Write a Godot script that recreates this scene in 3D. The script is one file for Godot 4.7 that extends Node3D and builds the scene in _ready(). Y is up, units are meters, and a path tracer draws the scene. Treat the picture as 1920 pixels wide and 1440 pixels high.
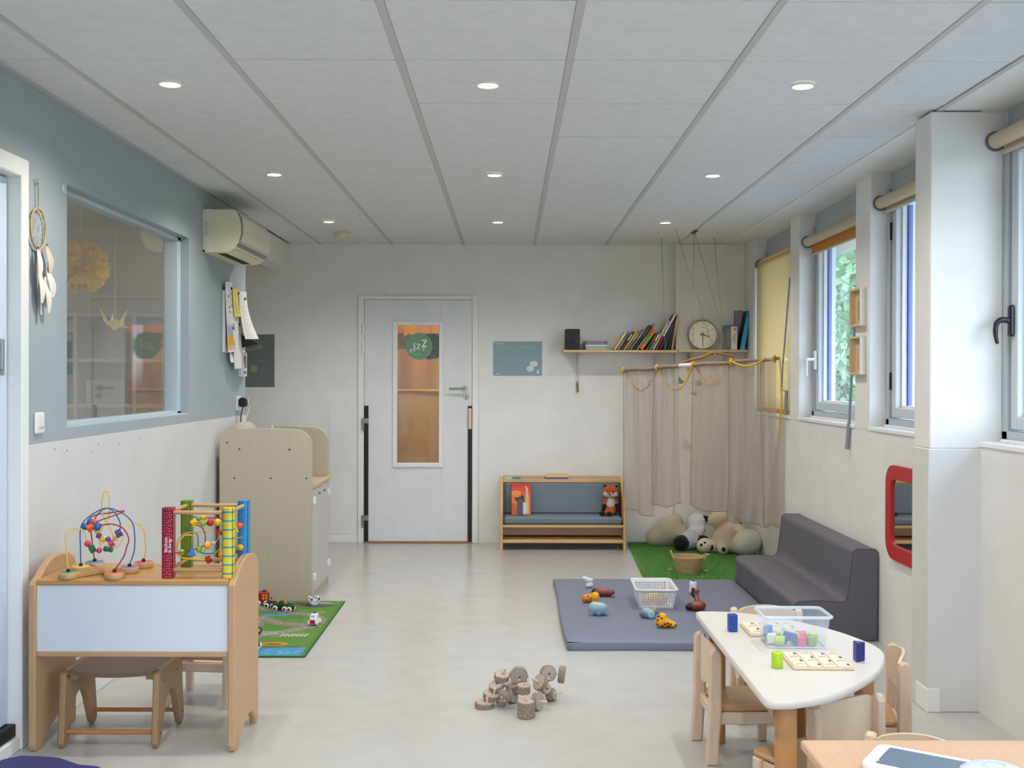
extends Node3D
# A nursery playroom. x to the right, y up; depths below are distances ahead of the camera, so the scene's z is minus the depth.

var mats := {}
var texs := {}
var taken := {}
var inward := {}
var rng := RandomNumberGenerator.new()


func _ready():
	rng.seed = 7
	set_camera()
	set_light()
	make_textures()
	build_shell()
	build_windows()
	build_outdoors()
	build_doors()
	build_next_rooms()
	build_ceiling_fittings()
	build_sofa_corner()
	build_reading_corner()
	build_shelf()
	build_left_wall_things()
	build_left_floor_things()
	build_play_mat()
	build_tables()
	build_small_wall_things()


func set_camera():
	var c := Camera3D.new()
	c.name = "camera"
	c.fov = 39.27
	c.near = 0.05
	c.far = 300.0
	add_child(c)
	c.position = Vector3(0, 1.39, 0)
	c.rotation = Vector3(deg_to_rad(-0.318), deg_to_rad(-0.16), deg_to_rad(0.139))
	c.current = true


func set_light():
	var sky_look := ProceduralSkyMaterial.new()
	sky_look.sky_top_color = Color(0.75, 0.86, 1.0)
	sky_look.sky_horizon_color = Color(0.87, 0.935, 1.0)
	sky_look.ground_bottom_color = Color(0.42, 0.43, 0.40)
	sky_look.ground_horizon_color = Color(0.62, 0.64, 0.62)
	sky_look.sky_energy_multiplier = SKY
	sky_look.ground_energy_multiplier = SKY * 0.55
	var env := Environment.new()
	env.background_mode = Environment.BG_SKY
	env.sky = Sky.new()
	env.sky.sky_material = sky_look
	env.tonemap_mode = Environment.TONE_MAPPER_LINEAR
	env.tonemap_exposure = EXPOSURE
	env.sdfgi_enabled = true
	env.ssao_enabled = true
	env.ssil_enabled = true
	var w := WorldEnvironment.new()
	w.name = "surroundings"
	w.environment = env
	add_child(w)

const SKY := 2.9
const EXPOSURE := 1.03
const LAMP := 1.1

# ------------------------------------------------------------------ naming and parts

func numbered(called: String) -> String:
	taken[called] = taken.get(called, -1) + 1
	return called if taken[called] == 0 else "%s_%03d" % [called, taken[called]]


func P(x: float, y: float, z: float) -> Vector3:
	return Vector3(x, y, -z)


func tag(o, label: String, category := "", group := ""):
	o.set_meta("label", label)
	if category: o.set_meta("category", category)
	if group: o.set_meta("group", group)
	return o


# A thing whose parts are given in its own axes.
func thing(called: String, label: String, category: String, at: Vector3, turn := 0.0, group := ""):
	var o := Node3D.new()
	o.name = numbered(called)
	add_child(o)
	o.position = at
	o.rotation.y = turn
	return tag(o, label, category, group)


# A thing whose parts are given in the room's axes; its own origin is still its base.
func placed(called: String, label: String, category: String, base: Vector3, group := ""):
	var o = thing(called, label, category, base, 0.0, group)
	inward[o] = Transform3D(Basis(), -base)
	return o


func structure(called: String, base := Vector3.ZERO):
	var o := Node3D.new()
	o.name = numbered(called)
	add_child(o)
	o.position = base
	o.set_meta("kind", "structure")
	inward[o] = Transform3D(Basis(), -base)
	return o


func part(called: String, st: SurfaceTool, m: Material, parent: Node, label := "") -> MeshInstance3D:
	st.generate_normals()
	st.set_material(m)
	return mesh_part(called, st.commit(), parent, label)


func mesh_part(called: String, mesh: Mesh, parent: Node, label := "") -> MeshInstance3D:
	var o := MeshInstance3D.new()
	o.name = called
	o.mesh = mesh
	parent.add_child(o, true)
	if inward.has(parent): o.transform = inward[parent]
	if label: o.set_meta("label", label)
	return o


func copy_of(o: Node3D, at: Vector3, turn: float, label: String):
	var c = o.duplicate()
	c.name = numbered(String(o.name).rstrip("0123456789").trim_suffix("_"))
	add_child(c)
	c.position = at
	c.rotation.y = turn
	c.set_meta("label", label)
	return c

# ------------------------------------------------------------------ shapes

func S() -> SurfaceTool:
	var s := SurfaceTool.new()
	s.begin(Mesh.PRIMITIVE_TRIANGLES)
	s.set_smooth_group(-1)
	return s


func tri(s: SurfaceTool, a: Vector3, b: Vector3, c: Vector3):
	s.add_vertex(a); s.add_vertex(c); s.add_vertex(b)


func uvtri(s: SurfaceTool, a: Array, b: Array, c: Array):
	for p in [a, c, b]:
		s.set_uv(p[1]); s.add_vertex(p[0])


# Polygon (convex) that faces away from a point inside.
func face(s: SurfaceTool, p: Array, inside: Vector3):
	var n: Vector3 = (p[1] - p[0]).cross(p[2] - p[0])
	var flip: bool = n.dot(p[0] - inside) < 0.0
	for i in range(1, p.size() - 1):
		if flip: tri(s, p[0], p[i + 1], p[i])
		else: tri(s, p[0], p[i], p[i + 1])


func box(s: SurfaceTool, c: Vector3, size: Vector3, bevel := 0.0, b := Basis()) -> SurfaceTool:
	var h := size * 0.5
	var e: float = minf(bevel, minf(h.x, minf(h.y, h.z)) * 0.98)
	s.set_smooth_group(-1)
	var v := {}
	for sx in [-1, 1]:
		for sy in [-1, 1]:
			for sz in [-1, 1]:
				v[[0, sx, sy, sz]] = c + b * Vector3(sx * h.x, sy * (h.y - e), sz * (h.z - e))
				v[[1, sx, sy, sz]] = c + b * Vector3(sx * (h.x - e), sy * h.y, sz * (h.z - e))
				v[[2, sx, sy, sz]] = c + b * Vector3(sx * (h.x - e), sy * (h.y - e), sz * h.z)
	for q in [-1, 1]:
		face(s, [v[[0, q, -1, -1]], v[[0, q, 1, -1]], v[[0, q, 1, 1]], v[[0, q, -1, 1]]], c)
		face(s, [v[[1, -1, q, -1]], v[[1, 1, q, -1]], v[[1, 1, q, 1]], v[[1, -1, q, 1]]], c)
		face(s, [v[[2, -1, -1, q]], v[[2, 1, -1, q]], v[[2, 1, 1, q]], v[[2, -1, 1, q]]], c)
	if e > 0.0:
		for p in [-1, 1]:
			for q in [-1, 1]:
				face(s, [v[[0, p, q, -1]], v[[0, p, q, 1]], v[[1, p, q, 1]], v[[1, p, q, -1]]], c)
				face(s, [v[[0, p, -1, q]], v[[0, p, 1, q]], v[[2, p, 1, q]], v[[2, p, -1, q]]], c)
				face(s, [v[[1, -1, p, q]], v[[1, 1, p, q]], v[[2, 1, p, q]], v[[2, -1, p, q]]], c)
				for r in [-1, 1]:
					face(s, [v[[0, p, q, r]], v[[1, p, q, r]], v[[2, p, q, r]]], c)
	return s


# Box between two opposite corners given as x, y and depth.
func span(s: SurfaceTool, x0: float, x1: float, y0: float, y1: float, z0: float, z1: float, bevel := 0.0) -> SurfaceTool:
	return box(s, Vector3((x0 + x1) / 2, (y0 + y1) / 2, -(z0 + z1) / 2), Vector3(absf(x1 - x0), absf(y1 - y0), absf(z1 - z0)), bevel)


# Outline in x, y pushed along z (both ways from the middle), edges chamfered.
func prism(s: SurfaceTool, outline: Array, depth: float, xf := Transform3D(), bevel := 0.0, smooth := false) -> SurfaceTool:
	var poly := PackedVector2Array(outline)
	if Geometry2D.is_polygon_clockwise(poly): poly.reverse()
	var n := poly.size()
	var inner := PackedVector2Array()
	for i in n:
		var a := (poly[i] - poly[(i + n - 1) % n]).normalized()
		var b := (poly[(i + 1) % n] - poly[i]).normalized()
		var m := Vector2(-a.y - b.y, a.x + b.x)
		m = m.normalized() / maxf(0.35, m.length() / 2.0) if m.length() > 0.01 else Vector2(-a.y, a.x)
		inner.append(poly[i] + m * bevel)
	var ears := Geometry2D.triangulate_polygon(inner)
	var h := depth / 2
	for k in [-1, 1]:
		s.set_smooth_group(-1)
		for i in range(0, ears.size(), 3):
			var p := []
			for j in 3: p.append(xf * Vector3(inner[ears[i + j]].x, inner[ears[i + j]].y, h * k))
			var up: Vector3 = xf.basis.z * k
			if (p[1] - p[0]).cross(p[2] - p[0]).dot(up) < 0: tri(s, p[0], p[2], p[1])
			else: tri(s, p[0], p[1], p[2])
	var rings := [[inner, -h], [poly, -h + bevel], [poly, h - bevel], [inner, h]] if bevel > 0 else [[poly, -h], [poly, h]]
	for r in rings.size() - 1:
		s.set_smooth_group(1 if smooth else -1)
		for i in n:
			var j := (i + 1) % n
			var a: Vector3 = xf * Vector3(rings[r][0][i].x, rings[r][0][i].y, rings[r][1])
			var b: Vector3 = xf * Vector3(rings[r][0][j].x, rings[r][0][j].y, rings[r][1])
			var c: Vector3 = xf * Vector3(rings[r + 1][0][j].x, rings[r + 1][0][j].y, rings[r + 1][1])
			var d: Vector3 = xf * Vector3(rings[r + 1][0][i].x, rings[r + 1][0][i].y, rings[r + 1][1])
			tri(s, a, b, c); tri(s, a, c, d)
	return s


func tube(s: SurfaceTool, pts: Array, radius, seg := 8, closed := false) -> SurfaceTool:
	var n := pts.size()
	s.set_smooth_group(1)
	var rings := []
	var normal := Vector3.ZERO
	for i in n:
		var ahead: Vector3 = (pts[(i + 1) % n] - pts[(i + n - 1) % n]) if closed else (pts[mini(i + 1, n - 1)] - pts[maxi(i - 1, 0)])
		ahead = ahead.normalized()
		if normal == Vector3.ZERO:
			normal = ahead.cross(Vector3.UP if absf(ahead.y) < 0.9 else Vector3.RIGHT).normalized()
		else:
			normal = (normal - ahead * normal.dot(ahead)).normalized()
		var side := ahead.cross(normal)
		var r: float = radius[i] if radius is Array else radius
		var ring := []
		for k in seg:
			var a := TAU * k / seg
			ring.append(pts[i] + (normal * cos(a) + side * sin(a)) * r)
		rings.append(ring)
	for i in (n if closed else n - 1):
		var j := (i + 1) % n
		for k in seg:
			var l := (k + 1) % seg
			tri(s, rings[i][k], rings[i][l], rings[j][l]); tri(s, rings[i][k], rings[j][l], rings[j][k])
	if not closed:
		s.set_smooth_group(-1)
		face(s, rings[0], pts[1]); face(s, rings[n - 1], pts[n - 2])
	return s


# Points of a smooth curve through the given ones.
func through(pts: Array, steps := 6, closed := false) -> Array:
	var out := []
	var n := pts.size()
	for i in (n if closed else n - 1):
		var a: Vector3 = pts[(i + n - 1) % n] if closed else pts[maxi(i - 1, 0)]
		var d: Vector3 = pts[(i + 2) % n] if closed else pts[mini(i + 2, n - 1)]
		for k in steps:
			out.append((pts[i] as Vector3).cubic_interpolate(pts[(i + 1) % n], a, d, float(k) / steps))
	if not closed: out.append(pts[n - 1])
	return out


# Profile of (radius, height) turned round y.
func lathe(s: SurfaceTool, profile: Array, seg := 24, xf := Transform3D(), smooth := true) -> SurfaceTool:
	for i in profile.size() - 1:
		s.set_smooth_group(1 if smooth else -1)
		for k in seg:
			var a := TAU * k / seg
			var b := TAU * (k + 1) / seg
			var p: Vector2 = profile[i]
			var q: Vector2 = profile[i + 1]
			var v := [xf * Vector3(p.x * cos(a), p.y, p.x * sin(a)), xf * Vector3(p.x * cos(b), p.y, p.x * sin(b)), xf * Vector3(q.x * cos(b), q.y, q.x * sin(b)), xf * Vector3(q.x * cos(a), q.y, q.x * sin(a))]
			if p.x > 1e-6: tri(s, v[0], v[2], v[1])
			if q.x > 1e-6: tri(s, v[0], v[3], v[2])
	return s


func ball(s: SurfaceTool, c: Vector3, r, b := Basis(), seg := 14) -> SurfaceTool:
	var size: Vector3 = r if r is Vector3 else Vector3.ONE * r
	var profile := []
	var n := seg / 2
	for i in n + 1:
		var a := -PI / 2 + PI * i / n
		profile.append(Vector2(maxf(cos(a), 0.0), sin(a)))
	return lathe(s, profile, seg, Transform3D(b * Basis.from_scale(size), c))


func rod(s: SurfaceTool, a: Vector3, b: Vector3, r: float, seg := 10) -> SurfaceTool:
	return tube(s, [a, b], r, seg)


# Grid of points as a sheet with its own thickness.
func sheet(s: SurfaceTool, f: Callable, nu: int, nv: int, thick := 0.0) -> SurfaceTool:
	var p := []
	for i in nu + 1:
		var row := []
		for j in nv + 1: row.append(f.call(float(i) / nu, float(j) / nv))
		p.append(row)
	var normals := []
	for i in nu + 1:
		var row := []
		for j in nv + 1:
			var du: Vector3 = p[mini(i + 1, nu)][j] - p[maxi(i - 1, 0)][j]
			var dv: Vector3 = p[i][mini(j + 1, nv)] - p[i][maxi(j - 1, 0)]
			row.append(du.cross(dv).normalized())
		normals.append(row)
	for side in ([0, 1] if thick > 0 else [0]):
		s.set_smooth_group(1 + side)
		for i in nu:
			for j in nv:
				var q := []
				for o in [[0, 0], [1, 0], [1, 1], [0, 1]]:
					q.append([p[i + o[0]][j + o[1]] - normals[i + o[0]][j + o[1]] * thick * side, Vector2(float(i + o[0]) / nu, 1.0 - float(j + o[1]) / nv)])
				if side: uvtri(s, q[0], q[2], q[1]); uvtri(s, q[0], q[3], q[2])
				else: uvtri(s, q[0], q[1], q[2]); uvtri(s, q[0], q[2], q[3])
	if thick > 0:
		s.set_smooth_group(-1)
		var rim := []
		for i in nu + 1: rim.append([i, 0])
		for j in range(1, nv + 1): rim.append([nu, j])
		for i in range(nu - 1, -1, -1): rim.append([i, nv])
		for j in range(nv - 1, 0, -1): rim.append([0, j])
		for k in rim.size():
			var a = rim[k]
			var b = rim[(k + 1) % rim.size()]
			var a0: Vector3 = p[a[0]][a[1]]
			var b0: Vector3 = p[b[0]][b[1]]
			var a1: Vector3 = a0 - normals[a[0]][a[1]] * thick
			var b1: Vector3 = b0 - normals[b[0]][b[1]] * thick
			tri(s, a0, a1, b1); tri(s, a0, b1, b0)
	return s


# Flat rectangle with a print on it: a thin slab whose front carries the texture coordinates.
func slab_print(s: SurfaceTool, o: Vector3, u: Vector3, v: Vector3, thick: float) -> SurfaceTool:
	return sheet(s, func(a, b): return o + u * a + v * b, 1, 1, thick)


func rounded(w: float, h: float, r: float, n := 5) -> Array:
	var out := []
	for k in 4:
		var c := Vector2((w / 2 - r) * [1, -1, -1, 1][k], (h / 2 - r) * [1, 1, -1, -1][k])
		for i in n + 1:
			var a := PI / 2 * (k + float(i) / n)
			out.append(c + Vector2(cos(a), sin(a)) * r)
	return out


func disc(r: float, n := 24) -> Array:
	var out := []
	for i in n: out.append(Vector2(cos(TAU * i / n), sin(TAU * i / n)) * r)
	return out


# One skin round tapered bones [from, to, radius, radius, colour], joined smoothly and meshed as surface nets.
func plush(bones: Array, cell: float, k: float) -> SurfaceTool:
	var lo := Vector3.ONE * 1e6
	var hi := -lo
	for b in bones:
		for i in 2:
			lo = lo.min(b[i] - Vector3.ONE * (b[2 + i] + 2.5 * cell))
			hi = hi.max(b[i] + Vector3.ONE * (b[2 + i] + 2.5 * cell))
	var n := Vector3i(((hi - lo) / cell).ceil()) + Vector3i.ONE
	var field := PackedFloat32Array()
	field.resize(n.x * n.y * n.z)
	field.fill(1.0)
	var nearest := PackedInt32Array()
	nearest.resize(field.size())
	var best := PackedFloat32Array()
	best.resize(field.size())
	best.fill(1.0)
	for q in bones.size():
		var b: Array = bones[q]
		var ab: Vector3 = b[1] - b[0]
		var ll: float = maxf(ab.length_squared(), 1e-9)
		var big: float = maxf(b[2], b[3]) + k * 2.0 + cell * 2
		var c0 := Vector3i((((b[0] as Vector3).min(b[1]) - Vector3.ONE * big - lo) / cell).floor()).clamp(Vector3i.ZERO, n - Vector3i.ONE)
		var c1 := Vector3i((((b[0] as Vector3).max(b[1]) + Vector3.ONE * big - lo) / cell).ceil()).clamp(Vector3i.ZERO, n - Vector3i.ONE)
		for z in range(c0.z, c1.z + 1):
			for y in range(c0.y, c1.y + 1):
				for x in range(c0.x, c1.x + 1):
					var p := lo + Vector3(x, y, z) * cell
					var t: float = clampf((p - b[0]).dot(ab) / ll, 0.0, 1.0)
					var d: float = p.distance_to(b[0] + ab * t) - lerpf(b[2], b[3], t)
					var at := x + n.x * (y + n.y * z)
					var e := field[at]
					var h := maxf(k - absf(d - e), 0.0) / k
					field[at] = minf(d, e) - h * h * k * 0.25
					if d < best[at]:
						best[at] = d
						nearest[at] = q
	var st := S()
	st.set_smooth_group(1)
	var vert := {}
	var color := {}
	for z in n.z - 1:
		for y in n.y - 1:
			for x in n.x - 1:
				var sum := Vector3.ZERO
				var cuts := 0
				var f := []
				for o in 8: f.append(field[x + (o & 1) + n.x * (y + ((o >> 1) & 1) + n.y * (z + (o >> 2)))])
				var mn: float = f.min()
				var mx: float = f.max()
				if mn >= 0.0 or mx < 0.0: continue
				for e in [[0, 1], [2, 3], [4, 5], [6, 7], [0, 2], [1, 3], [4, 6], [5, 7], [0, 4], [1, 5], [2, 6], [3, 7]]:
					var fa: float = f[e[0]]
					var fb: float = f[e[1]]
					if (fa < 0.0) != (fb < 0.0):
						var t := fa / (fa - fb)
						var pa := Vector3(e[0] & 1, (e[0] >> 1) & 1, e[0] >> 2)
						var pb := Vector3(e[1] & 1, (e[1] >> 1) & 1, e[1] >> 2)
						sum += pa.lerp(pb, t)
						cuts += 1
				var key := Vector3i(x, y, z)
				vert[key] = lo + (Vector3(key) + sum / cuts) * cell
				color[key] = bones[nearest[x + n.x * (y + n.y * z)]][4]
	for key: Vector3i in vert:
		for axis in 3:
			var step := Vector3i.ZERO
			step[axis] = 1
			var u := Vector3i.ZERO
			u[(axis + 1) % 3] = 1
			var v := Vector3i.ZERO
			v[(axis + 2) % 3] = 1
			var f0 := field[key.x + n.x * (key.y + n.y * key.z)]
			var g := key + step
			if g.x >= n.x or g.y >= n.y or g.z >= n.z: continue
			var f1 := field[g.x + n.x * (g.y + n.y * g.z)]
			if (f0 < 0.0) == (f1 < 0.0): continue
			var quad := [key, key - u, key - u - v, key - v]
			if not (vert.has(quad[1]) and vert.has(quad[2]) and vert.has(quad[3])): continue
			if f0 >= 0.0: quad.reverse()
			for i in [0, 2, 1, 0, 3, 2]:
				st.set_color((color[quad[i]] as Color).srgb_to_linear())
				st.add_vertex(vert[quad[i]])
	return st

# ------------------------------------------------------------------ materials

func mat(key: String, color: Color, rough := 0.6, o := {}) -> StandardMaterial3D:
	if mats.has(key): return mats[key]
	var m := StandardMaterial3D.new()
	m.resource_name = key
	m.albedo_color = color
	m.roughness = rough
	m.metallic = o.get("metal", 0.0)
	m.metallic_specular = o.get("spec", 0.5)
	if o.has("tex"):
		m.albedo_texture = texs[o.tex]
	if o.has("print"): m.albedo_texture = o.print
	if o.has("bump"):
		m.heightmap_enabled = true
		m.heightmap_texture = texs[o.bump]
		m.heightmap_scale = o.get("relief", 0.1)
	if o.has("scale"):
		m.uv1_triplanar = true
		m.uv1_world_triplanar = o.get("world", false)
		m.uv1_scale = o.scale
	if o.has("alpha"):
		m.transparency = BaseMaterial3D.TRANSPARENCY_ALPHA
		m.albedo_color.a = o.alpha
	if o.has("coat"):
		m.clearcoat_enabled = true
		m.clearcoat = o.coat
		m.clearcoat_roughness = 0.15
	if o.has("rim"):
		m.rim_enabled = true
		m.rim = o.rim
		m.rim_tint = 0.6
	if o.has("back"):
		m.backlight_enabled = true
		m.backlight = o.back
	if o.has("glow"):
		m.emission_enabled = true
		m.emission = color
		m.emission_energy_multiplier = o.glow
	if o.get("vertex", false): m.vertex_color_use_as_albedo = true
	mats[key] = m
	return m


func plain(c: Color, rough := 0.5) -> StandardMaterial3D:
	return mat("paint %s %.2f" % [c.to_html(), rough], c, rough)


# Wood with its grain along one axis (0 x, 1 y, 2 z) of the object.
func wood(key: String, c: Color, axis: int, rough := 0.45) -> StandardMaterial3D:
	var sc := Vector3.ONE * 24.0
	sc[axis] = 1.3
	return mat("%s %d" % [key, axis], c, rough, {"tex": "grain", "scale": sc, "bump": "grain", "relief": 0.02})


func cloth(key: String, c: Color, scale := 14.0, o := {}) -> StandardMaterial3D:
	var d := {"tex": "weave", "scale": Vector3.ONE * scale, "bump": "weave", "relief": 0.06, "rim": 0.25}
	d.merge(o, true)
	return mat(key, c, 0.9, d)


func tone_texture(key: String, size: Vector2i, freq: float, lo: float, hi: float, kind := FastNoiseLite.TYPE_SIMPLEX_SMOOTH, octaves := 4):
	var n := FastNoiseLite.new()
	n.seed = hash(key) % 1000
	n.noise_type = kind
	n.frequency = freq
	n.fractal_octaves = octaves
	var im: Image = n.get_seamless_image(size.x, size.y)
	im.convert(Image.FORMAT_RGB8)
	for y in size.y:
		for x in size.x:
			var v := lerpf(lo, hi, im.get_pixel(x, y).r)
			im.set_pixel(x, y, Color(v, v, v))
	texs[key] = ImageTexture.create_from_image(im)


func make_textures():
	tone_texture("grain", Vector2i(256, 256), 0.02, 0.925, 1.0)
	tone_texture("mottle", Vector2i(256, 256), 0.012, 0.965, 1.0)
	tone_texture("fine", Vector2i(256, 256), 0.15, 0.90, 1.0)
	tone_texture("bark", Vector2i(128, 128), 0.06, 0.62, 1.0, FastNoiseLite.TYPE_CELLULAR)
	tone_texture("fur", Vector2i(256, 256), 0.12, 0.84, 1.0)
	var im := Image.create(128, 128, false, Image.FORMAT_RGB8)
	for y in 128:
		for x in 128:
			var w := 0.5 + 0.5 * sin(x * TAU / 8.0) if (y / 4) % 2 == (x / 8) % 2 else 0.5 + 0.5 * sin(y * TAU / 8.0)
			var v := 0.84 + 0.13 * w + rng.randf_range(-0.03, 0.03)
			im.set_pixel(x, y, Color(v, v, v))
	texs["weave"] = ImageTexture.create_from_image(im)

# ------------------------------------------------------------------ prints

func canvas(w: int, h: int, c: Color) -> Image:
	var im := Image.create(w, h, false, Image.FORMAT_RGB8)
	im.fill(c)
	return im


func ink_poly(im: Image, pts: Array, c: Color):
	var poly := PackedVector2Array(pts)
	var r := Rect2(poly[0], Vector2.ZERO)
	for p in poly: r = r.expand(p)
	for y in range(maxi(0, int(r.position.y)), mini(im.get_height(), int(r.end.y) + 1)):
		for x in range(maxi(0, int(r.position.x)), mini(im.get_width(), int(r.end.x) + 1)):
			if Geometry2D.is_point_in_polygon(Vector2(x + 0.5, y + 0.5), poly): im.set_pixel(x, y, c)


func ink_oval(im: Image, c: Vector2, r: Vector2, color: Color):
	for y in range(maxi(0, int(c.y - r.y)), mini(im.get_height(), int(c.y + r.y) + 1)):
		for x in range(maxi(0, int(c.x - r.x)), mini(im.get_width(), int(c.x + r.x) + 1)):
			if ((Vector2(x, y) - c) / r).length_squared() < 1.0: im.set_pixel(x, y, color)


func ink_line(im: Image, pts: Array, width: float, color: Color):
	for i in pts.size() - 1:
		var a: Vector2 = pts[i]
		var b: Vector2 = pts[i + 1]
		var n := int(a.distance_to(b) / maxf(1.0, width * 0.3)) + 1
		for k in n + 1: ink_oval(im, a.lerp(b, float(k) / n), Vector2.ONE * maxf(width / 2, 0.8), color)


func printed(key: String, im: Image, rough := 0.55) -> StandardMaterial3D:
	return mat(key, Color.WHITE, rough, {"print": ImageTexture.create_from_image(im)})


func lettering(text: String, size: float, m: Material, xf: Transform3D, parent: Node, called := "lettering", bold := true):
	var t := TextMesh.new()
	t.text = text
	t.font = SystemFont.new()
	t.font.font_names = PackedStringArray(["Droid Sans"])
	t.font.font_weight = 700 if bold else 400
	t.font_size = 64
	t.pixel_size = size / 46.0
	t.depth = 0.0006
	t.material = m
	var o := mesh_part(called, t, parent)
	o.transform = o.transform * xf
	return o

# ------------------------------------------------------------------ the room

const CEIL := 2.51
const LEFT := -1.83
const RIGHT := 1.965
const BACK := 9.06
const FRONT := -2.4


func wall_paint() -> Material:
	return mat("white wall paint", Color(0.925, 0.92, 0.905), 0.62, {"tex": "mottle", "scale": Vector3.ONE * 0.9, "world": true})


func blue_paint() -> Material:
	return mat("blue wall paint", Color(0.645, 0.69, 0.715), 0.62, {"tex": "mottle", "scale": Vector3.ONE * 0.9, "world": true})


func panel_white() -> Material:
	return mat("white wall panel", Color(0.86, 0.858, 0.85), 0.42, {"tex": "mottle", "scale": Vector3.ONE * 0.7, "world": true})


func gloss_white() -> Material:
	return mat("white gloss paint", Color(0.92, 0.925, 0.92), 0.35)


func build_shell():
	var white := wall_paint()
	var f = structure("floor")
	part("subfloor", span(S(), -5.0, 2.3, -0.2, -0.004, FRONT - 0.2, 12.0), white, f)
	part("linoleum", span(S(), -5.0, 2.25, -0.004, 0.0, FRONT, BACK), mat("linoleum", Color(0.735, 0.737, 0.725), 0.24, {"tex": "mottle", "scale": Vector3.ONE * 1.3, "world": true, "spec": 0.5}), f)

	var c = structure("ceiling", Vector3(0, CEIL, 0))
	part("slab", span(S(), -5.0, 2.3, CEIL + 0.02, CEIL + 0.22, FRONT - 0.2, 12.0), white, c)
	var tile_look := mat("mineral ceiling tile", Color(0.875, 0.88, 0.885), 0.9, {"tex": "mottle", "scale": Vector3.ONE * 3.0})
	var rail_look := mat("ceiling rail", Color(0.755, 0.755, 0.75), 0.55)
	var lines := []
	for k in 6: lines.append(-1.588 + 0.6 * k)
	for x in lines: part("grid_rail", span(S(), x - 0.0125, x + 0.0125, CEIL - 0.001, CEIL + 0.015, FRONT, BACK, 0.001), rail_look, c)
	var edges := [[LEFT, -1.6005]]
	for k in 5: edges.append([lines[k] + 0.0125, lines[k + 1] - 0.0125])
	edges.append([lines[5] + 0.0125, 1.79])
	var shared := {}
	var wobble := [0.0, 0.0015, -0.001, 0.002, 0.0005]
	for col in edges.size():
		var z: float = 3.208 - 0.6 * 10
		var r := 0
		while z < BACK:
			var z0 := maxf(z + 0.004, FRONT)
			var z1 := minf(z + 0.596, BACK)
			if z1 > FRONT + 0.02:
				var w: float = edges[col][1] - edges[col][0]
				var key := [snappedf(w, 0.001), snappedf(z1 - z0, 0.001)]
				if not shared.has(key):
					var st := box(S(), Vector3.ZERO, Vector3(w, 0.018, z1 - z0), 0.002)
					st.generate_normals()
					st.set_material(tile_look)
					shared[key] = st.commit()
				var lift: float = wobble[(r * 3 + col * 2) % 5] * 0.6
				var o := mesh_part("ceiling_tile", shared[key], c)
				o.position = Vector3((edges[col][0] + edges[col][1]) / 2, CEIL + 0.0105 + lift, -(z0 + z1) / 2) - c.position
			z += 0.6
			r += 1
	part("edge_trim", span(S(), LEFT, LEFT + 0.022, CEIL - 0.004, CEIL + 0.002, FRONT, 7.475), rail_look, c)
	part("plaster_strip", span(S(), 1.79, 2.25, CEIL - 0.002, CEIL + 0.03, FRONT, BACK), white, c)
	part("edge_rail", span(S(), 1.776, 1.80, CEIL - 0.006, CEIL - 0.001, FRONT, 4.48, 0.001), rail_look, c)

	# back wall with the opening of the door
	var b = structure("wall_back", P(0, 0, BACK))
	part("wall", span(S(), -3.4, -1.262, 0, CEIL + 0.02, BACK, BACK + 0.14), white, b)
	part("wall", span(S(), -0.265, 2.3, 0, CEIL + 0.02, BACK, BACK + 0.14), white, b)
	part("wall", span(S(), -1.262, -0.265, 2.075, CEIL + 0.02, BACK, BACK + 0.14), white, b)
	part("pillar", span(S(), 1.385, RIGHT, 0, CEIL, 8.955, BACK, 0.004), mat("cream wall paint", Color(0.905, 0.89, 0.85), 0.62, {"tex": "mottle", "scale": Vector3.ONE * 0.9, "world": true}), b)
	part("wall_panel", span(S(), -1.51, -1.272, 0.075, 1.148, BACK - 0.004, BACK, 0.001), mat("back wall panel", Color(0.925, 0.92, 0.905), 0.42, {"tex": "mottle", "scale": Vector3.ONE * 0.7, "world": true}), b)
	part("wall_panel", span(S(), -0.25, 1.384, 0.0, 1.105, BACK - 0.004, BACK, 0.001), mat("back wall panel", Color(0.925, 0.92, 0.905), 0.42, {"tex": "mottle", "scale": Vector3.ONE * 0.7, "world": true}), b)
	var bb = structure("baseboard_back", P(-1.5, 0, BACK))
	part("board", span(S(), -3.2, -1.272, 0, 0.072, BACK - 0.012, BACK, 0.003), gloss_white(), bb)

	# left wall: blue above, white panel below, a glazed opening and a door
	var l = structure("wall_left", P(LEFT, 0, 5))
	var blue := blue_paint()
	part("wall", span(S(), LEFT - 0.15, LEFT, 0, 1.18, 4.06, 7.475), blue, l)
	part("wall", span(S(), LEFT - 0.15, LEFT, 2.185, CEIL + 0.02, 2.9, 7.475), blue, l)
	part("wall", span(S(), LEFT - 0.15, LEFT, 1.18, 2.185, 4.06, 4.46), blue, l)
	part("wall", span(S(), LEFT - 0.15, LEFT, 1.18, 2.185, 6.155, 7.475), blue, l)
	part("wall", span(S(), LEFT - 0.15, LEFT, 0, CEIL + 0.02, FRONT, 2.9), blue, l)
	part("wall_panel", span(S(), LEFT, LEFT + 0.004, 0.0, 1.13, 4.075, 7.477, 0.001), panel_white(), l)
	part("wall_panel", span(S(), LEFT, LEFT + 0.004, 0.0, 1.13, FRONT, 2.83, 0.001), panel_white(), l)
	part("lintel", span(S(), LEFT - 0.17, LEFT - 0.022, 2.30, CEIL, 7.475, BACK), white, l)
	var dark := mat("screw hole", Color(0.2, 0.19, 0.18), 0.8)
	for h in [[4.45, 1.085], [4.79, 1.09], [4.72, 1.06], [5.05, 1.075], [5.32, 1.085], [4.33, 1.10]]:
		part("screw_hole", ball(S(), P(LEFT + 0.004, h[1], h[0]), Vector3(0.0015, 0.004, 0.004), Basis(), 6), dark, l)
	var bl = structure("baseboard_left", P(LEFT, 0, 5))
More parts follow.
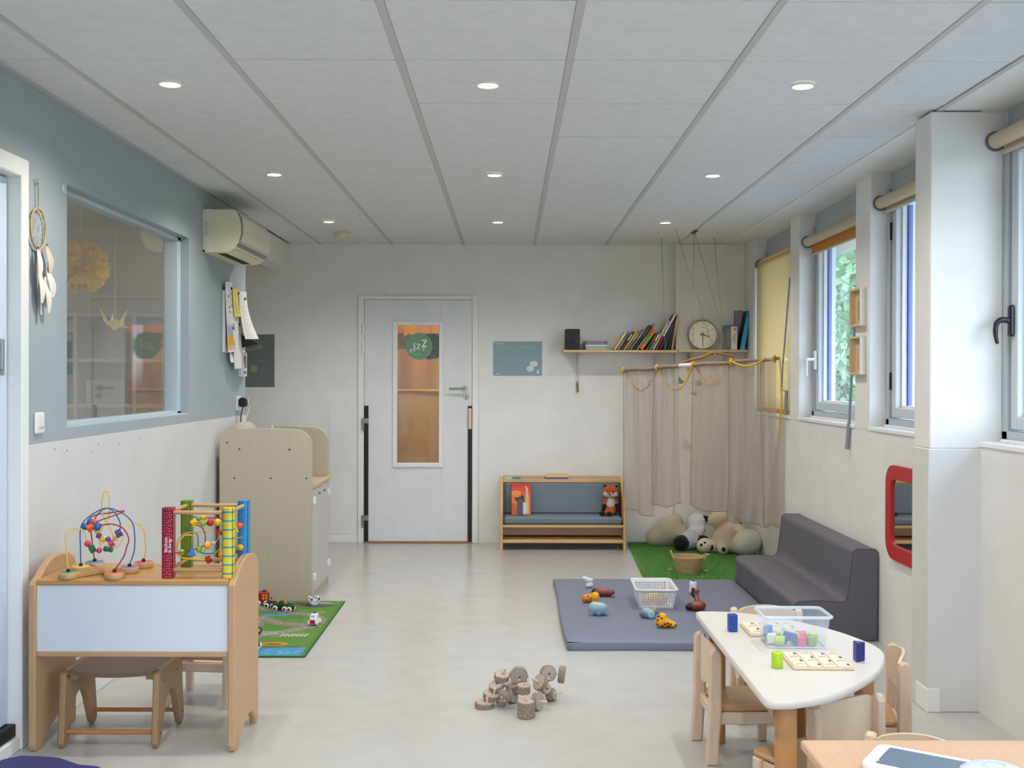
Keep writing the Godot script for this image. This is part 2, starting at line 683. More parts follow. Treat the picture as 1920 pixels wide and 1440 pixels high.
	part("board", span(S(), LEFT + 0.004, LEFT + 0.016, 0, 0.07, 4.08, 7.475, 0.003), gloss_white(), bl)

	# right wall: a low wall, sills, and piers between the windows
	var w = structure("wall_right", P(RIGHT, 0, 5))
	part("low_wall", span(S(), RIGHT, 2.212, 0, 1.108, FRONT, BACK), white, w)
	for z in PIERS: part("pier", span(S(), RIGHT, 2.212, 1.108, CEIL, z[0], z[1], 0.003), white, w)
	part("skin", span(S(), 2.10, 2.212, 2.40, CEIL + 0.03, FRONT, BACK), white, w)
	part("pillar", span(S(), 1.753, RIGHT + 0.09, 1.10, 2.503, 4.477, 4.65, 0.004), white, w)
	part("pillar_casing", span(S(), 1.747, RIGHT + 0.01, 0.0, 1.10, 4.474, 4.656, 0.004), panel_white(), w)
	part("corner_guard", span(S(), 1.744, 1.80, 0.0, 0.10, 4.471, 4.60, 0.003), gloss_white(), w)
	# wall behind the camera
	var fr = structure("wall_front", P(0, 0, FRONT))
	part("wall", span(S(), -3.4, 2.3, 0, 0.9, FRONT - 0.14, FRONT), white, fr)
	part("wall", span(S(), -3.4, 2.3, 2.3, CEIL + 0.02, FRONT - 0.14, FRONT), white, fr)
	for q in [[-3.4, -1.2], [-0.15, 0.0], [1.05, 1.15], [1.85, 2.3]]: part("pier", span(S(), q[0], q[1], 0.9, 2.3, FRONT - 0.14, FRONT), white, fr)
	for k in 3:
		var x0: float = [-1.2, 0.0, 1.15][k]
		var wd: float = [1.05, 1.05, 0.70][k]
		var w2 = structure("window_%d" % (8 + k), P(x0 + wd / 2, 0.9, FRONT))
		var f2 := S()
		for q in [[x0, x0 + 0.05, 0.9, 2.3], [x0 + wd - 0.05, x0 + wd, 0.9, 2.3], [x0 + 0.05, x0 + wd - 0.05, 0.9, 0.96], [x0 + 0.05, x0 + wd - 0.05, 2.24, 2.3]]: span(f2, q[0], q[1], q[2], q[3], FRONT - 0.10, FRONT - 0.04, 0.003)
		part("frame", f2, mat("window frame", Color(0.70, 0.73, 0.755), 0.42), w2)
		part("pane", span(S(), x0 + 0.04, x0 + wd - 0.04, 0.95, 2.25, FRONT - 0.072, FRONT - 0.068), mat("window glass", Color(1, 1, 1), 0.02, {"alpha": 0.03}), w2)
		part("sill", span(S(), x0, x0 + wd, 0.9, 0.92, FRONT - 0.04, FRONT + 0.03, 0.003), gloss_white(), w2)

const PIERS := [[8.66, 9.06], [7.295, 7.525], [5.86, 6.105], [4.48, 4.68], [3.05, 3.29], [1.62, 1.86], [-2.4, 0.43]]
const OPENINGS := [[7.525, 8.66], [6.105, 7.295], [4.68, 5.86], [3.29, 4.48], [1.86, 3.05], [0.43, 1.62]]


func build_windows():
	var grey := mat("window frame", Color(0.70, 0.73, 0.755), 0.42)
	var pale := mat("window sash", Color(0.78, 0.80, 0.82), 0.4)
	var blue := mat("blue window edge", Color(0.13, 0.25, 0.62), 0.4)
	var bead := mat("white window bead", Color(0.92, 0.93, 0.94), 0.4)
	var glass := mat("window glass", Color(1, 1, 1), 0.02, {"alpha": 0.03})
	for n in OPENINGS.size():
		var a: float = OPENINGS[n][0]
		var b: float = OPENINGS[n][1]
		var w = structure("window_%d" % (n + 1), P(RIGHT, 1.13, (a + b) / 2))
		part("sill", span(S(), RIGHT - 0.008, 2.10, 1.108, 1.130, a + 0.001, b - 0.001, 0.003), bead, w)
		part("sill_step", span(S(), 2.035, 2.10, 1.130, 1.142, a + 0.01, b - 0.03, 0.002), bead, w)
		var x0 := 2.055
		var x1 := 2.13
		var fr := S()
		span(fr, x0, x1, 1.142, 2.42, b - 0.045, b, 0.002)
		span(fr, x0, x1, 1.142, 2.42, a, a + 0.045, 0.002)
		span(fr, x0, x1, 1.142, 1.175, a, b, 0.002)
		part("frame", fr, grey, w)
		part("head_panel", span(S(), x0 + 0.01, x1, 2.36, 2.445, a + 0.001, b - 0.001, 0.003), grey, w)
		part("blind_box", span(S(), x0 + 0.022, x1, 2.448, 2.508, a + 0.001, b - 0.001), grey, w)
		var sash := S()
		span(sash, x0 + 0.012, x1 - 0.01, 1.182, 2.36, b - 0.105, b - 0.05, 0.004)
		span(sash, x0 + 0.012, x1 - 0.01, 1.182, 2.36, a + 0.05, a + 0.105, 0.004)
		span(sash, x0 + 0.012, x1 - 0.01, 1.182, 1.235, a + 0.105, b - 0.105, 0.004)
		span(sash, x0 + 0.012, x1 - 0.01, 2.315, 2.36, a + 0.105, b - 0.105, 0.004)
		var s := part("sash", sash, pale, w)
		var bd := S()
		span(bd, 2.10, 2.125, 1.235, 2.315, b - 0.118, b - 0.105)
		span(bd, 2.10, 2.125, 1.235, 2.315, a + 0.105, a + 0.118)
		span(bd, 2.10, 2.125, 1.235, 1.247, a + 0.118, b - 0.118)
		part("bead", bd, bead, s)
		var bl := S()
		span(bl, 2.126, 2.150, 1.232, 2.318, b - 0.128, b - 0.105)
		span(bl, 2.126, 2.150, 1.232, 2.318, a + 0.105, a + 0.128)
		span(bl, 2.126, 2.150, 1.226, 1.245, a + 0.128, b - 0.128)
		part("outer_edge", bl, blue, s)
		part("pane", span(S(), 2.127, 2.131, 1.236, 2.315, a + 0.11, b - 0.11), glass, s)
		part("jamb_strip", span(S(), x1, 2.21, 1.13, 2.40, b - 0.012, b), bead, w)
		if n == 2:
			for y in [1.33, 2.14]: part("hinge", span(S(), x0 + 0.001, x0 + 0.014, y, y + 0.095, b - 0.055, b - 0.040, 0.003), mat("black hinge", Color(0.07, 0.07, 0.08), 0.4), w)
		if n == 1 or n == 3:
			var hm := bead if n == 1 else mat("dark window handle", Color(0.085, 0.10, 0.15), 0.3)
			var zc := b - 0.072
			var yc := 1.515 if n == 1 else 1.63
			var h := part("handle", box(S(), P(2.058, yc, zc), Vector3(0.022, 0.13, 0.030), 0.007), hm, w)
			if n == 1:
				part("lever", box(box(S(), P(2.025, yc + 0.006, zc), Vector3(0.05, 0.02, 0.022), 0.005), P(1.998, yc - 0.048, zc), Vector3(0.014, 0.125, 0.024), 0.006), hm, h)
			else:
				part("lever", tube(S(), through([P(2.045, yc + 0.0, zc), P(2.02, yc + 0.004, zc), P(1.998, yc - 0.012, zc), P(1.994, yc - 0.055, zc), P(2.002, yc - 0.095, zc)], 5), [0.013, 0.013, 0.013, 0.012, 0.012, 0.012, 0.012, 0.012, 0.011, 0.011, 0.011, 0.01, 0.01, 0.01, 0.01, 0.009, 0.009, 0.008, 0.008, 0.007, 0.006], 10), hm, h)
	# roller blinds
	var hang := ["yellow roller blind pulled fully down over the window in the corner", "rolled up cream and orange roller blind over the window showing trees", "rolled up cream roller blind over the window just behind the white pillar", "rolled up cream roller blind above the window with the dark handle"]
	var heights := [2.305, 2.315, 2.345, 2.378, 2.36, 2.36]
	var yellow := mat("yellow blind cloth", Color(1.0, 0.935, 0.78), 0.85, {"tex": "weave", "scale": Vector3.ONE * 20.0, "alpha": 0.82, "back": Color(1.0, 0.95, 0.84)})
	var cream := mat("cream blind cloth", Color(0.86, 0.80, 0.68), 0.85, {"tex": "weave", "scale": Vector3.ONE * 20.0})
	var orange := mat("orange blind cloth", Color(0.90, 0.60, 0.25), 0.85, {"tex": "weave", "scale": Vector3.ONE * 20.0})
	var steel := mat("grey plastic bracket", Color(0.42, 0.43, 0.47), 0.45)
	for n in 4:
		var a: float = OPENINGS[n][0] + 0.015
		var b: float = OPENINGS[n][1] - 0.012
		var y: float = heights[n]
		var x := 2.018
		var t = placed("roller_blind", hang[n], "blind", P(x, y, (a + b) / 2), "roller blinds on the windows")
		part("roller", rod(S(), P(x, y, a), P(x, y, b), 0.032, 20), yellow if n == 0 else cream, t)
		for z in [a - 0.008, b + 0.004]: part("bracket", prism(S(), disc(0.042, 20), 0.010, Transform3D(Basis(), P(x, y, z)), 0.002, true), steel, t)
		if n == 0:
			part("cloth", span(S(), x - 0.030, x - 0.027, 1.15, y, a + 0.004, b - 0.010), yellow, t)
			part("hem_bar", span(S(), x - 0.034, x - 0.022, 1.135, 1.165, a + 0.004, b - 0.010, 0.003), mat("ochre hem", Color(0.80, 0.58, 0.22), 0.8), t)
		elif n == 1:
			part("cloth", span(S(), x + 0.024, x + 0.028, y - 0.085, y, a + 0.01, b - 0.02), orange, t)
			part("hem_bar", rod(S(), P(x + 0.026, y - 0.088, a + 0.01), P(x + 0.026, y - 0.088, b - 0.02), 0.009, 8), cream, t)
		else:
			part("cloth", span(S(), x + 0.024, x + 0.028, y - 0.045, y, a + 0.01, b - 0.02), cream, t)
			part("hem_bar", rod(S(), P(x + 0.026, y - 0.048, a + 0.01), P(x + 0.026, y - 0.048, b - 0.02), 0.011, 10), cream, t)
	# crank rods
	var rod_look := mat("grey crank rod", Color(0.55, 0.57, 0.60), 0.4)
	var c1 = placed("blind_crank", "grey crank rod hanging in front of the yellow blind", "crank", P(1.95, 1.15, 7.56), "blind cranks")
	part("shaft", rod(S(), P(1.972, 2.10, 7.56), P(1.935, 1.50, 7.60), 0.006), rod_look, c1)
	part("joint", tube(S(), [P(1.935, 1.50, 7.60), P(1.93, 1.31, 7.605), P(1.955, 1.30, 7.58)], 0.005, 8), rod_look, c1)
	part("grip", rod(S(), P(1.957, 1.305, 7.58), P(1.945, 1.135, 7.57), 0.011), rod_look, c1)
	var c2 = placed("blind_crank", "long grey crank rod beside the wooden wall boxes", "crank", P(1.94, 0.99, 6.17), "blind cranks")
	part("shaft", rod(S(), P(2.0, 2.28, 6.13), P(1.955, 1.13, 6.18), 0.0075), rod_look, c2)
	part("grip", rod(S(), P(1.955, 1.135, 6.18), P(1.946, 0.985, 6.185), 0.012), rod_look, c2)


func build_outdoors():
	var g = structure("ground", P(20, -0.6, 5))
	part("lawn", span(S(), 2.35, 70.0, -1.0, -0.6, -40.0, 70.0), mat("grass outdoors", Color(0.36, 0.42, 0.26), 0.9, {"tex": "mottle", "scale": Vector3.ONE * 0.2, "world": true}), g)
	var ev = structure("roof_eave", P(2.6, 2.45, 3.5))
	part("eave_slab", span(S(), 2.212, 2.82, 2.44, 2.60, FRONT - 0.3, BACK + 0.3, 0.01), mat("eave concrete", Color(0.74, 0.74, 0.73), 0.85), ev)
	var tr = structure("ground_terrace", P(5, -0.2, 4))
	for i in 11:
		for k in 20: part("paving_slab", span(S(), 2.36 + 0.6 * i, 2.95 + 0.6 * i, -0.25, -0.2, -2.6 + 0.6 * k, -2.01 + 0.6 * k, 0.004), mat("grey paving", Color(0.60, 0.60, 0.58), 0.85, {"tex": "fine", "scale": Vector3.ONE * 2.0, "world": true}), tr)
	var trunk := mat("tree bark", Color(0.34, 0.28, 0.22), 0.9)
	var greens := [mat("leaf bluish green", Color(0.44, 0.54, 0.46), 0.7, {"back": Color(0.25, 0.36, 0.2)}), mat("leaf dark green", Color(0.32, 0.42, 0.34), 0.7, {"back": Color(0.2, 0.3, 0.14)}), mat("leaf pale green", Color(0.50, 0.60, 0.48), 0.7, {"back": Color(0.3, 0.42, 0.22)})]
	var leaf := S()
	for k in 3:
		var a := TAU * k / 3
		var d := Vector3(cos(a), 0.25, sin(a))
		var side := Vector3(-sin(a), 0, cos(a)) * 0.35
		tri(leaf, Vector3.ZERO, d * 0.5 + side, d); tri(leaf, Vector3.ZERO, d, d * 0.5 - side)
	leaf.generate_normals()
	var leaf_mesh := leaf.commit()
	var spots := [
		[Vector3(9.5, -0.6, -30.5), 8.5, 2.6, 0, "tall bluish green tree filling the open window, nearest the corner"],
		[Vector3(12.5, -0.6, -37.0), 10.0, 3.0, 1, "dark green tree farther off behind the open window"],
		[Vector3(9.0, -0.6, -24.3), 7.5, 1.7, 2, "pale green tree at the right in the open window"],
		[Vector3(15.0, -0.6, -31.0), 9.0, 2.6, 0, "green tree seen past the window behind the pillar"],
		[Vector3(8.6, -0.6, -2.6), 7.0, 2.7, 2, "tree outside level with the nearest window"],
		[Vector3(8.8, -0.6, -7.8), 7.5, 2.7, 1, "tree outside level with the window beside the pillar"]]
	for t in spots:
		var o = thing("garden_tree", t[4], "tree", t[0], 0.0, "trees outside the windows")
		part("trunk", tube(S(), [Vector3.ZERO, Vector3(0.1, t[1] * 0.4, 0), Vector3(0, t[1] * 0.85, 0.1)], [0.25, 0.18, 0.05], 8), trunk, o)
		var mm := MultiMesh.new()
		mm.transform_format = MultiMesh.TRANSFORM_3D
		mm.mesh = leaf_mesh
		mm.instance_count = 2600
		for i in mm.instance_count:
			var h := rng.randf()
			var r: float = t[2] * pow(rng.randf(), 0.45) * (0.55 + 0.6 * sin(PI * clampf(h * 0.85 + 0.12, 0, 1)))
			var a := rng.randf() * TAU
			r *= 0.8 + 0.25 * sin(a * 3.0 + h * 9.0)
			var b := Basis.from_euler(Vector3(rng.randf() * TAU, rng.randf() * TAU, rng.randf() * TAU)).scaled(Vector3.ONE * rng.randf_range(0.14, 0.30))
			mm.set_instance_transform(i, Transform3D(b, Vector3(cos(a) * r, t[1] * (0.12 + 0.9 * h), sin(a) * r)))
		var f := MultiMeshInstance3D.new()
		f.name = "foliage"
		f.multimesh = mm
		f.material_override = greens[t[3]]
		f.set_meta("kind", "stuff")
		o.add_child(f)


func build_doors():
	# door_1: left, at the picture's edge
	var white := gloss_white()
	var d = structure("door_1", P(LEFT, 0, 3.45))
	var fr := S()
	span(fr, LEFT - 0.15, LEFT + 0.018, 0.0, 2.205, 4.010, 4.070, 0.004)
	span(fr, LEFT - 0.15, LEFT + 0.018, 0.0, 2.205, 2.83, 2.90, 0.004)
	span(fr, LEFT - 0.15, LEFT + 0.018, 2.135, 2.205, 2.90, 4.010, 0.004)
	part("frame", fr, white, d)
	var leaf := part("leaf", span(S(), LEFT - 0.075, LEFT - 0.035, 0.10, 2.13, 2.905, 4.005, 0.003), mat("pale blue door paint", Color(0.80, 0.85, 0.92), 0.35), d)
	var alu := mat("brushed aluminium", Color(0.62, 0.63, 0.65), 0.35, {"metal": 0.7})
	var notice := S()
	span(notice, LEFT - 0.035, LEFT - 0.020, 1.395, 1.415, 3.50, 3.955, 0.002)
	span(notice, LEFT - 0.035, LEFT - 0.020, 1.415, 1.53, 3.935, 3.955, 0.002)
	part("notice_holder", notice, alu, leaf)
	part("notice_sheet", span(S(), LEFT - 0.034, LEFT - 0.028, 1.415, 1.53, 3.50, 3.935), plain(Color(0.80, 0.80, 0.77)), leaf)
	part("kick_strip", span(S(), LEFT - 0.035, LEFT - 0.028, 0.12, 1.37, 3.0, 3.862, 0.002), mat("navy door panel", Color(0.10, 0.13, 0.30), 0.4), leaf)
	part("threshold", span(S(), LEFT - 0.15, LEFT - 0.004, 0.05, 0.098, 2.90, 4.010, 0.004), mat("black threshold", Color(0.05, 0.05, 0.055), 0.5), d)
	part("plinth", span(S(), LEFT - 0.15, LEFT + 0.010, 0.0, 0.05, 2.90, 4.010, 0.003), white, d)

	# door_2: the white door in the back wall
	var e = structure("door_2", P(-0.76, 0, BACK))
	var jam := S()
	span(jam, -1.268, -1.218, 0, 2.082, BACK - 0.022, BACK + 0.14, 0.004)
	span(jam, -0.309, -0.259, 0, 2.082, BACK - 0.022, BACK + 0.14, 0.004)
	span(jam, -1.218, -0.309, 2.048, 2.082, BACK - 0.022, BACK + 0.14, 0.004)
	part("frame", jam, white, e)
	var zf := BACK - 0.012
	var lf := S()
	span(lf, -1.215, -0.957, 0.014, 2.045, zf, zf + 0.045, 0.002)
	span(lf, -0.572, -0.312, 0.014, 2.045, zf, zf + 0.045, 0.002)
	span(lf, -0.957, -0.572, 0.014, 0.658, zf, zf + 0.045, 0.002)
	span(lf, -0.957, -0.572, 1.847, 2.045, zf, zf + 0.045, 0.002)
	var lo := part("leaf", lf, mat("white door leaf", Color(0.90, 0.905, 0.905), 0.4, {"tex": "mottle", "scale": Vector3.ONE * 0.8, "world": true}), e)
	var gl := S()
	span(gl, -0.977, -0.941, 0.638, 1.862, zf - 0.014, zf + 0.03, 0.004)
	span(gl, -0.588, -0.552, 0.638, 1.862, zf - 0.014, zf + 0.03, 0.004)
	span(gl, -0.941, -0.588, 0.638, 0.674, zf - 0.014, zf + 0.03, 0.004)
	span(gl, -0.941, -0.588, 1.831, 1.862, zf - 0.014, zf + 0.03, 0.004)
	part("glazing_frame", gl, white, lo)
	part("pane", span(S(), -0.945, -0.584, 0.67, 1.835, zf + 0.018, zf + 0.022), mat("door glass", Color(1, 1, 1), 0.03, {"alpha": 0.04}), lo)
	var steel := mat("satin steel", Color(0.60, 0.59, 0.57), 0.3, {"metal": 0.85})
	var hd := part("handle", prism(S(), disc(0.026, 24), 0.012, Transform3D(Basis(), P(-0.372, 1.300, zf - 0.006)), 0.002, true), steel, lo)
	part("lever", tube(S(), through([P(-0.372, 1.300, zf - 0.01), P(-0.372, 1.300, zf - 0.05), P(-0.39, 1.300, zf - 0.058), P(-0.50, 1.298, zf - 0.058)], 4), 0.0095, 10), steel, hd)
	part("keyhole_plate", prism(S(), disc(0.025, 24), 0.010, Transform3D(Basis(), P(-0.358, 1.232, zf - 0.005)), 0.002, true), steel, lo)
	part("key_cylinder", span(S(), -0.364, -0.352, 1.218, 1.242, zf - 0.014, zf - 0.006, 0.003), mat("brass", Color(0.62, 0.45, 0.25), 0.35, {"metal": 0.8}), lo)
	for y in [1.80, 1.64]: part("hinge", rod(S(), P(-1.222, y - 0.04, zf - 0.016), P(-1.222, y + 0.045, zf - 0.016), 0.012, 12), white, e)
	var rubber := mat("black finger guard", Color(0.045, 0.045, 0.05), 0.5)
	part("finger_guard", span(S(), -1.214, -1.180, 0.016, 1.155, zf - 0.016, zf, 0.004), rubber, lo)
	part("finger_guard", span(S(), -0.344, -0.310, 0.016, 1.155, zf - 0.016, zf, 0.004), rubber, lo)
	part("latch_box", span(S(), -0.340, -0.313, 0.96, 1.135, zf - 0.028, zf - 0.014, 0.003), mat("beige latch box", Color(0.84, 0.78, 0.66), 0.5), lo)
	for y in [1.005, 0.19]:
		var br := part("bracket", span(S(), -1.235, -1.178, y, y + 0.045, zf - 0.022, zf - 0.014, 0.002), steel, lo)
		part("pin", rod(S(), P(-1.228, y - 0.06, zf - 0.02), P(-1.228, y + 0.04, zf - 0.02), 0.008), steel, br)
	part("door_sill", span(S(), -1.218, -0.309, 0.0, 0.012, BACK - 0.03, BACK + 0.14, 0.003), mat("oak sill", Color(0.62, 0.46, 0.28), 0.5), e)
	# sign stuck on the glass
	var s = placed("round_sleep_sign", "round green sign with white letter z's on the door glass", "sign", P(-0.757, 1.545, zf))
	part("disc", prism(S(), disc(0.113, 40), 0.003, Transform3D(Basis(), P(-0.757, 1.655, zf + 0.014)), 0.0), mat("sign green", Color(0.47, 0.62, 0.50), 0.6), s)
	var wl := plain(Color(0.93, 0.96, 0.93))
	for q in [[-0.713, 1.678, 0.062], [-0.763, 1.652, 0.046], [-0.797, 1.632, 0.034], [-0.825, 1.617, 0.028], [-0.797, 1.668, 0.026], [-0.718, 1.632, 0.026]]:
		lettering("Z", q[2], wl, Transform3D(Basis(), P(q[0], q[1], zf + 0.0117)), s)
	part("caption_bar", span(S(), -0.80, -0.735, 1.583, 1.590, zf + 0.0115, zf + 0.0125), mat("sign pale line", Color(0.62, 0.75, 0.64), 0.6), s)


func paper_pompom(called: String, label: String, at: Vector3, r: float, m: Material, seed_: int):
	var o = thing(called, label, "pompom", at)
	var g := RandomNumberGenerator.new()
	g.seed = seed_
	var st := S()
	for i in 130:
		var d := Vector3(g.randfn(), g.randfn(), g.randfn()).normalized()
		var u := d.cross(Vector3(g.randfn(), g.randfn(), g.randfn())).normalized()
		var v := d.cross(u)
		var wide := r * g.randf_range(0.55, 0.85)
		var far := r * g.randf_range(0.86, 1.04)
		var ph := g.randf() * TAU
		sheet(st, func(a, b):
			var w: float = (a - 0.5) * wide * (0.25 + 0.75 * b)
			return d * (lerpf(0.25 * r, far, b) - absf(a - 0.5) * r * 0.22 * b) + u * w + v * r * 0.13 * b * sin(a * 9.0 + ph) + v * r * 0.10 * b * b, 6, 3)
	part("petals", st, m, o)
	part("core", ball(S(), Vector3.ZERO, r * 0.6, Basis(), 12), m, o)
	return o


func build_next_rooms():
	var white := mat("next room paint", Color(0.90, 0.89, 0.86), 0.8)
	# room behind the inner window
	for q in [["wall_next_room_back", -4.6, -1.98, 0, 2.45, 7.42, 7.475], ["wall_next_room_left", -4.7, -4.6, 0, 2.45, 3.2, 7.475], ["wall_next_room_front", -4.6, -1.98, 0, 2.45, 3.1, 3.2], ["ceiling_next_room", -4.7, -1.98, 2.40, 2.45, 3.1, 7.475], ["wall_recess_left", -3.4, -3.3, 0, CEIL, 7.475, BACK]]:
		var r = structure(q[0], P((q[1] + q[2]) / 2, q[3], (q[5] + q[6]) / 2))
		part("board" if "ceiling" in q[0] else "wall", span(S(), q[1], q[2], q[3], q[4], q[5], q[6]), white, r)
	var w = structure("window_7", P(LEFT, 1.18, 5.3))
	var blue := mat("pale blue window paint", Color(0.72, 0.79, 0.83), 0.5)
	var fr := S()
	span(fr, LEFT - 0.12, LEFT - 0.045, 1.18, 1.20, 4.46, 6.155, 0.003)
	span(fr, LEFT - 0.12, LEFT - 0.045, 2.165, 2.185, 4.46, 6.155, 0.003)
	span(fr, LEFT - 0.12, LEFT - 0.045, 1.18, 2.185, 6.095, 6.155, 0.003)
	span(fr, LEFT - 0.12, LEFT - 0.045, 1.18, 2.185, 4.46, 4.50, 0.003)
	part("frame", fr, blue, w)
	part("reveal", span(S(), LEFT - 0.045, LEFT - 0.001, 1.18, 1.186, 4.46, 6.155), blue, w)
	part("pane", span(S(), LEFT - 0.078, LEFT - 0.072, 1.195, 2.17, 4.49, 6.10), mat("inner window glass", Color(1, 1, 1), 0.01, {"alpha": 0.05, "spec": 0.75}), w)
	# cube shelves in that room
	var sh = placed("cube_shelf", "white cube shelving seen dimly through the inner window", "shelf", P(-2.7, 0, 7.2))
	var board := mat("white shelf board", Color(0.90, 0.895, 0.88), 0.6)
	for x in [-3.65, -3.25, -2.86, -2.47, -2.08]: part("upright", span(S(), x - 0.014, x + 0.014, 0.0, 1.82, 7.10, 7.41, 0.002), board, sh)
	for y in [0.02, 0.32, 0.62, 0.91, 1.20, 1.50, 1.80]: part("shelf", span(S(), -3.664, -2.066, y - 0.012, y + 0.012, 7.105, 7.405, 0.002), board, sh)
	part("back_board", span(S(), -3.664, -2.066, 0.0, 1.82, 7.41, 7.418), mat("white shelf back", Color(0.90, 0.895, 0.88), 0.8), sh)
	for q in [[-2.99, 1.512, 0.15, 0.16, "navy storage box on the top row of the cube shelving"], [-2.99, 1.212, 0.15, 0.2, "navy storage box on the second row of the cube shelving"]]:
		var o = placed("storage_box", q[4], "box", P(q[0], q[1], 7.25), "boxes in the cube shelving")
		part("box_body", span(S(), q[0] - 0.10, q[0] + 0.10, q[1], q[1] + q[3], 7.12, 7.36, 0.006), mat("navy board", Color(0.12, 0.15, 0.25), 0.7), o)
		part("box_lid", span(S(), q[0] - 0.104, q[0] + 0.104, q[1] + q[3], q[1] + q[3] + 0.012, 7.115, 7.365, 0.003), mat("navy board", Color(0.12, 0.15, 0.25), 0.7), o)
	for q in [[-2.68, 0.16, Color(0.75, 0.74, 0.70), "pale basket behind the paper crane in the cube shelving"], [-2.25, 0.2, Color(0.36, 0.26, 0.22), "brown box in the cube shelving nearest the window frame"]]:
		var o = placed("storage_box", q[3], "box", P(q[0], 1.212, 7.25), "boxes in the cube shelving")
		part("box_body", span(S(), q[0] - 0.13, q[0] + 0.13, 1.212, 1.212 + q[1], 7.14, 7.36, 0.01), plain(q[2], 0.8), o)
	var yl := mat("yellow tissue paper", Color(0.97, 0.84, 0.24), 0.9, {"back": Color(0.9, 0.8, 0.3)})
	var pp = paper_pompom("paper_pompom", "yellow tissue paper pompom hanging behind the inner window", P(-2.20, 1.955, 5.55), 0.142, yl, 3)
	part("thread", rod(S(), Vector3(0, 0.1, 0), Vector3(0, 0.445, 0), 0.002, 6), yl, pp)
	# folded crane
	var cr = placed("paper_crane", "yellow folded paper crane hanging behind the inner window", "crane", P(-2.12, 1.66, 5.8))
	var cm := mat("yellow origami paper", Color(0.95, 0.88, 0.45), 0.85, {"back": Color(0.7, 0.62, 0.25)})
	var o := P(-2.12, 1.675, 5.8)
	var body := S()
	for k in [-1, 1]:
		tri(body, o + Vector3(-0.052, 0.012, 0), o + Vector3(0, 0.028, 0.0), o + Vector3(-0.005, -0.034, 0.014 * k))
		tri(body, o + Vector3(0.05, 0.0, 0), o + Vector3(0, 0.028, 0.0), o + Vector3(-0.005, -0.034, 0.014 * k))
	part("body", body, cm, cr)
	var wg := S()
	tri(wg, o + Vector3(-0.055, 0.012, 0.012), o + Vector3(-0.005, -0.03, 0.012), o + Vector3(-0.066, 0.085, 0.05))
	part("wing", wg, cm, cr)
	wg = S()
	tri(wg, o + Vector3(-0.035, 0.015, -0.01), o + Vector3(0.0, -0.03, -0.01), o + Vector3(-0.030, 0.062, -0.05))
	part("wing", wg, cm, cr)
	wg = S()
	tri(wg, o + Vector3(0.02, 0.01, 0.006), o + Vector3(0.042, 0.0, -0.006), o + Vector3(0.068, 0.085, 0.0))
	part("neck", wg, cm, cr)
	wg = S()
	tri(wg, o + Vector3(0.01, 0.005, 0.006), o + Vector3(0.01, -0.018, -0.006), o + Vector3(0.095, -0.022, 0.0))
	part("tail", wg, cm, cr)
	part("thread", rod(S(), o + Vector3(0, 0.03, 0), o + Vector3(0, 0.725, 0), 0.0016, 5), cm, cr)

	# sleeping room behind the back door
	var s = structure("wall_sleeping_room_back", P(-0.8, 0, 11.6))
	var peach := mat("peach wall paint", Color(0.72, 0.63, 0.57), 0.8)
	part("far_wall", span(S(), -2.4, 1.0, 0, 2.5, 11.6, 11.7), peach, s)
	for x in [-2.5, 1.0]:
		var sw = structure("wall_sleeping_room_side", P(x, 0, 10.4))
		part("wall", span(S(), x, x + 0.1, 0, 2.5, BACK + 0.14, 11.7), peach, sw)
	var sf = structure("floor_sleeping_room", P(-0.7, 0, 10.4))
	part("boards", span(S(), -2.4, 1.0, -0.003, 0.0, BACK, 11.7), mat("ochre floor", Color(0.70, 0.52, 0.25), 0.6), sf)
	part("beam", span(S(), -2.4, 1.0, 1.84, 1.93, 11.0, 11.2, 0.004), mat("orange beam", Color(0.66, 0.46, 0.27), 0.5), s)
	part("beam", span(S(), -2.4, 1.0, 1.955, 2.02, 11.0, 11.2, 0.004), mat("orange beam", Color(0.66, 0.46, 0.27), 0.5), s)
	var amber := mat("amber curtain", Color(0.66, 0.51, 0.36), 0.9)
	var ct = placed("amber_curtain", "orange curtain behind the glass of the back door", "curtain", P(-0.8, 0.0, 10.9))
	part("cloth", sheet(S(), func(u, v): return P(-1.75 + 1.75 * u, 1.26 + 0.42 * v, 10.9 + 0.02 * sin(u * 40.0)), 60, 2, 0.004), amber, ct)
	part("lower_cloth", sheet(S(), func(u, v): return P(-1.75 + 1.75 * u, 0.02 + 1.24 * v, 10.87 + 0.012 * sin(u * 26.0)), 60, 2, 0.004), mat("ochre curtain", Color(0.70, 0.57, 0.31), 0.9), ct)
	part("rail", rod(S(), P(-1.8, 1.262, 10.85), P(0.05, 1.262, 10.85), 0.012), mat("pale ochre rail", Color(0.84, 0.66, 0.34), 0.6), ct)
	var st = placed("paper_star", "yellow paper star hanging behind the back door's glass", "star", P(-0.92, 1.80, 9.9))
	var pts := []
	for i in 10: pts.append(Vector2(sin(TAU * i / 10), cos(TAU * i / 10)) * (0.085 if i % 2 == 0 else 0.04))
	part("star", prism(S(), pts, 0.012, Transform3D(Basis(), P(-0.92, 1.835, 9.9)), 0.003), plain(Color(0.93, 0.72, 0.10)), st)
	part("thread", rod(S(), P(-0.92, 1.91, 9.9), P(-0.92, 2.5, 9.9), 0.0015, 5), plain(Color(0.8, 0.8, 0.75)), st)
	var teal := mat("teal tissue paper", Color(0.12, 0.42, 0.40), 0.95)
	var tp = paper_pompom("paper_pompom", "teal tissue paper pompom behind the back door's glass", P(-0.67, 1.655, 9.25), 0.115, teal, 5)
	part("thread", rod(S(), Vector3(0, 0.1, 0), Vector3(0, 0.84, 0), 0.002, 6), teal, tp)
	var lamp = thing("ceiling_lamp", "warm ceiling lamp in the room behind the back door", "lamp", P(-0.3, 2.36, 10.1))
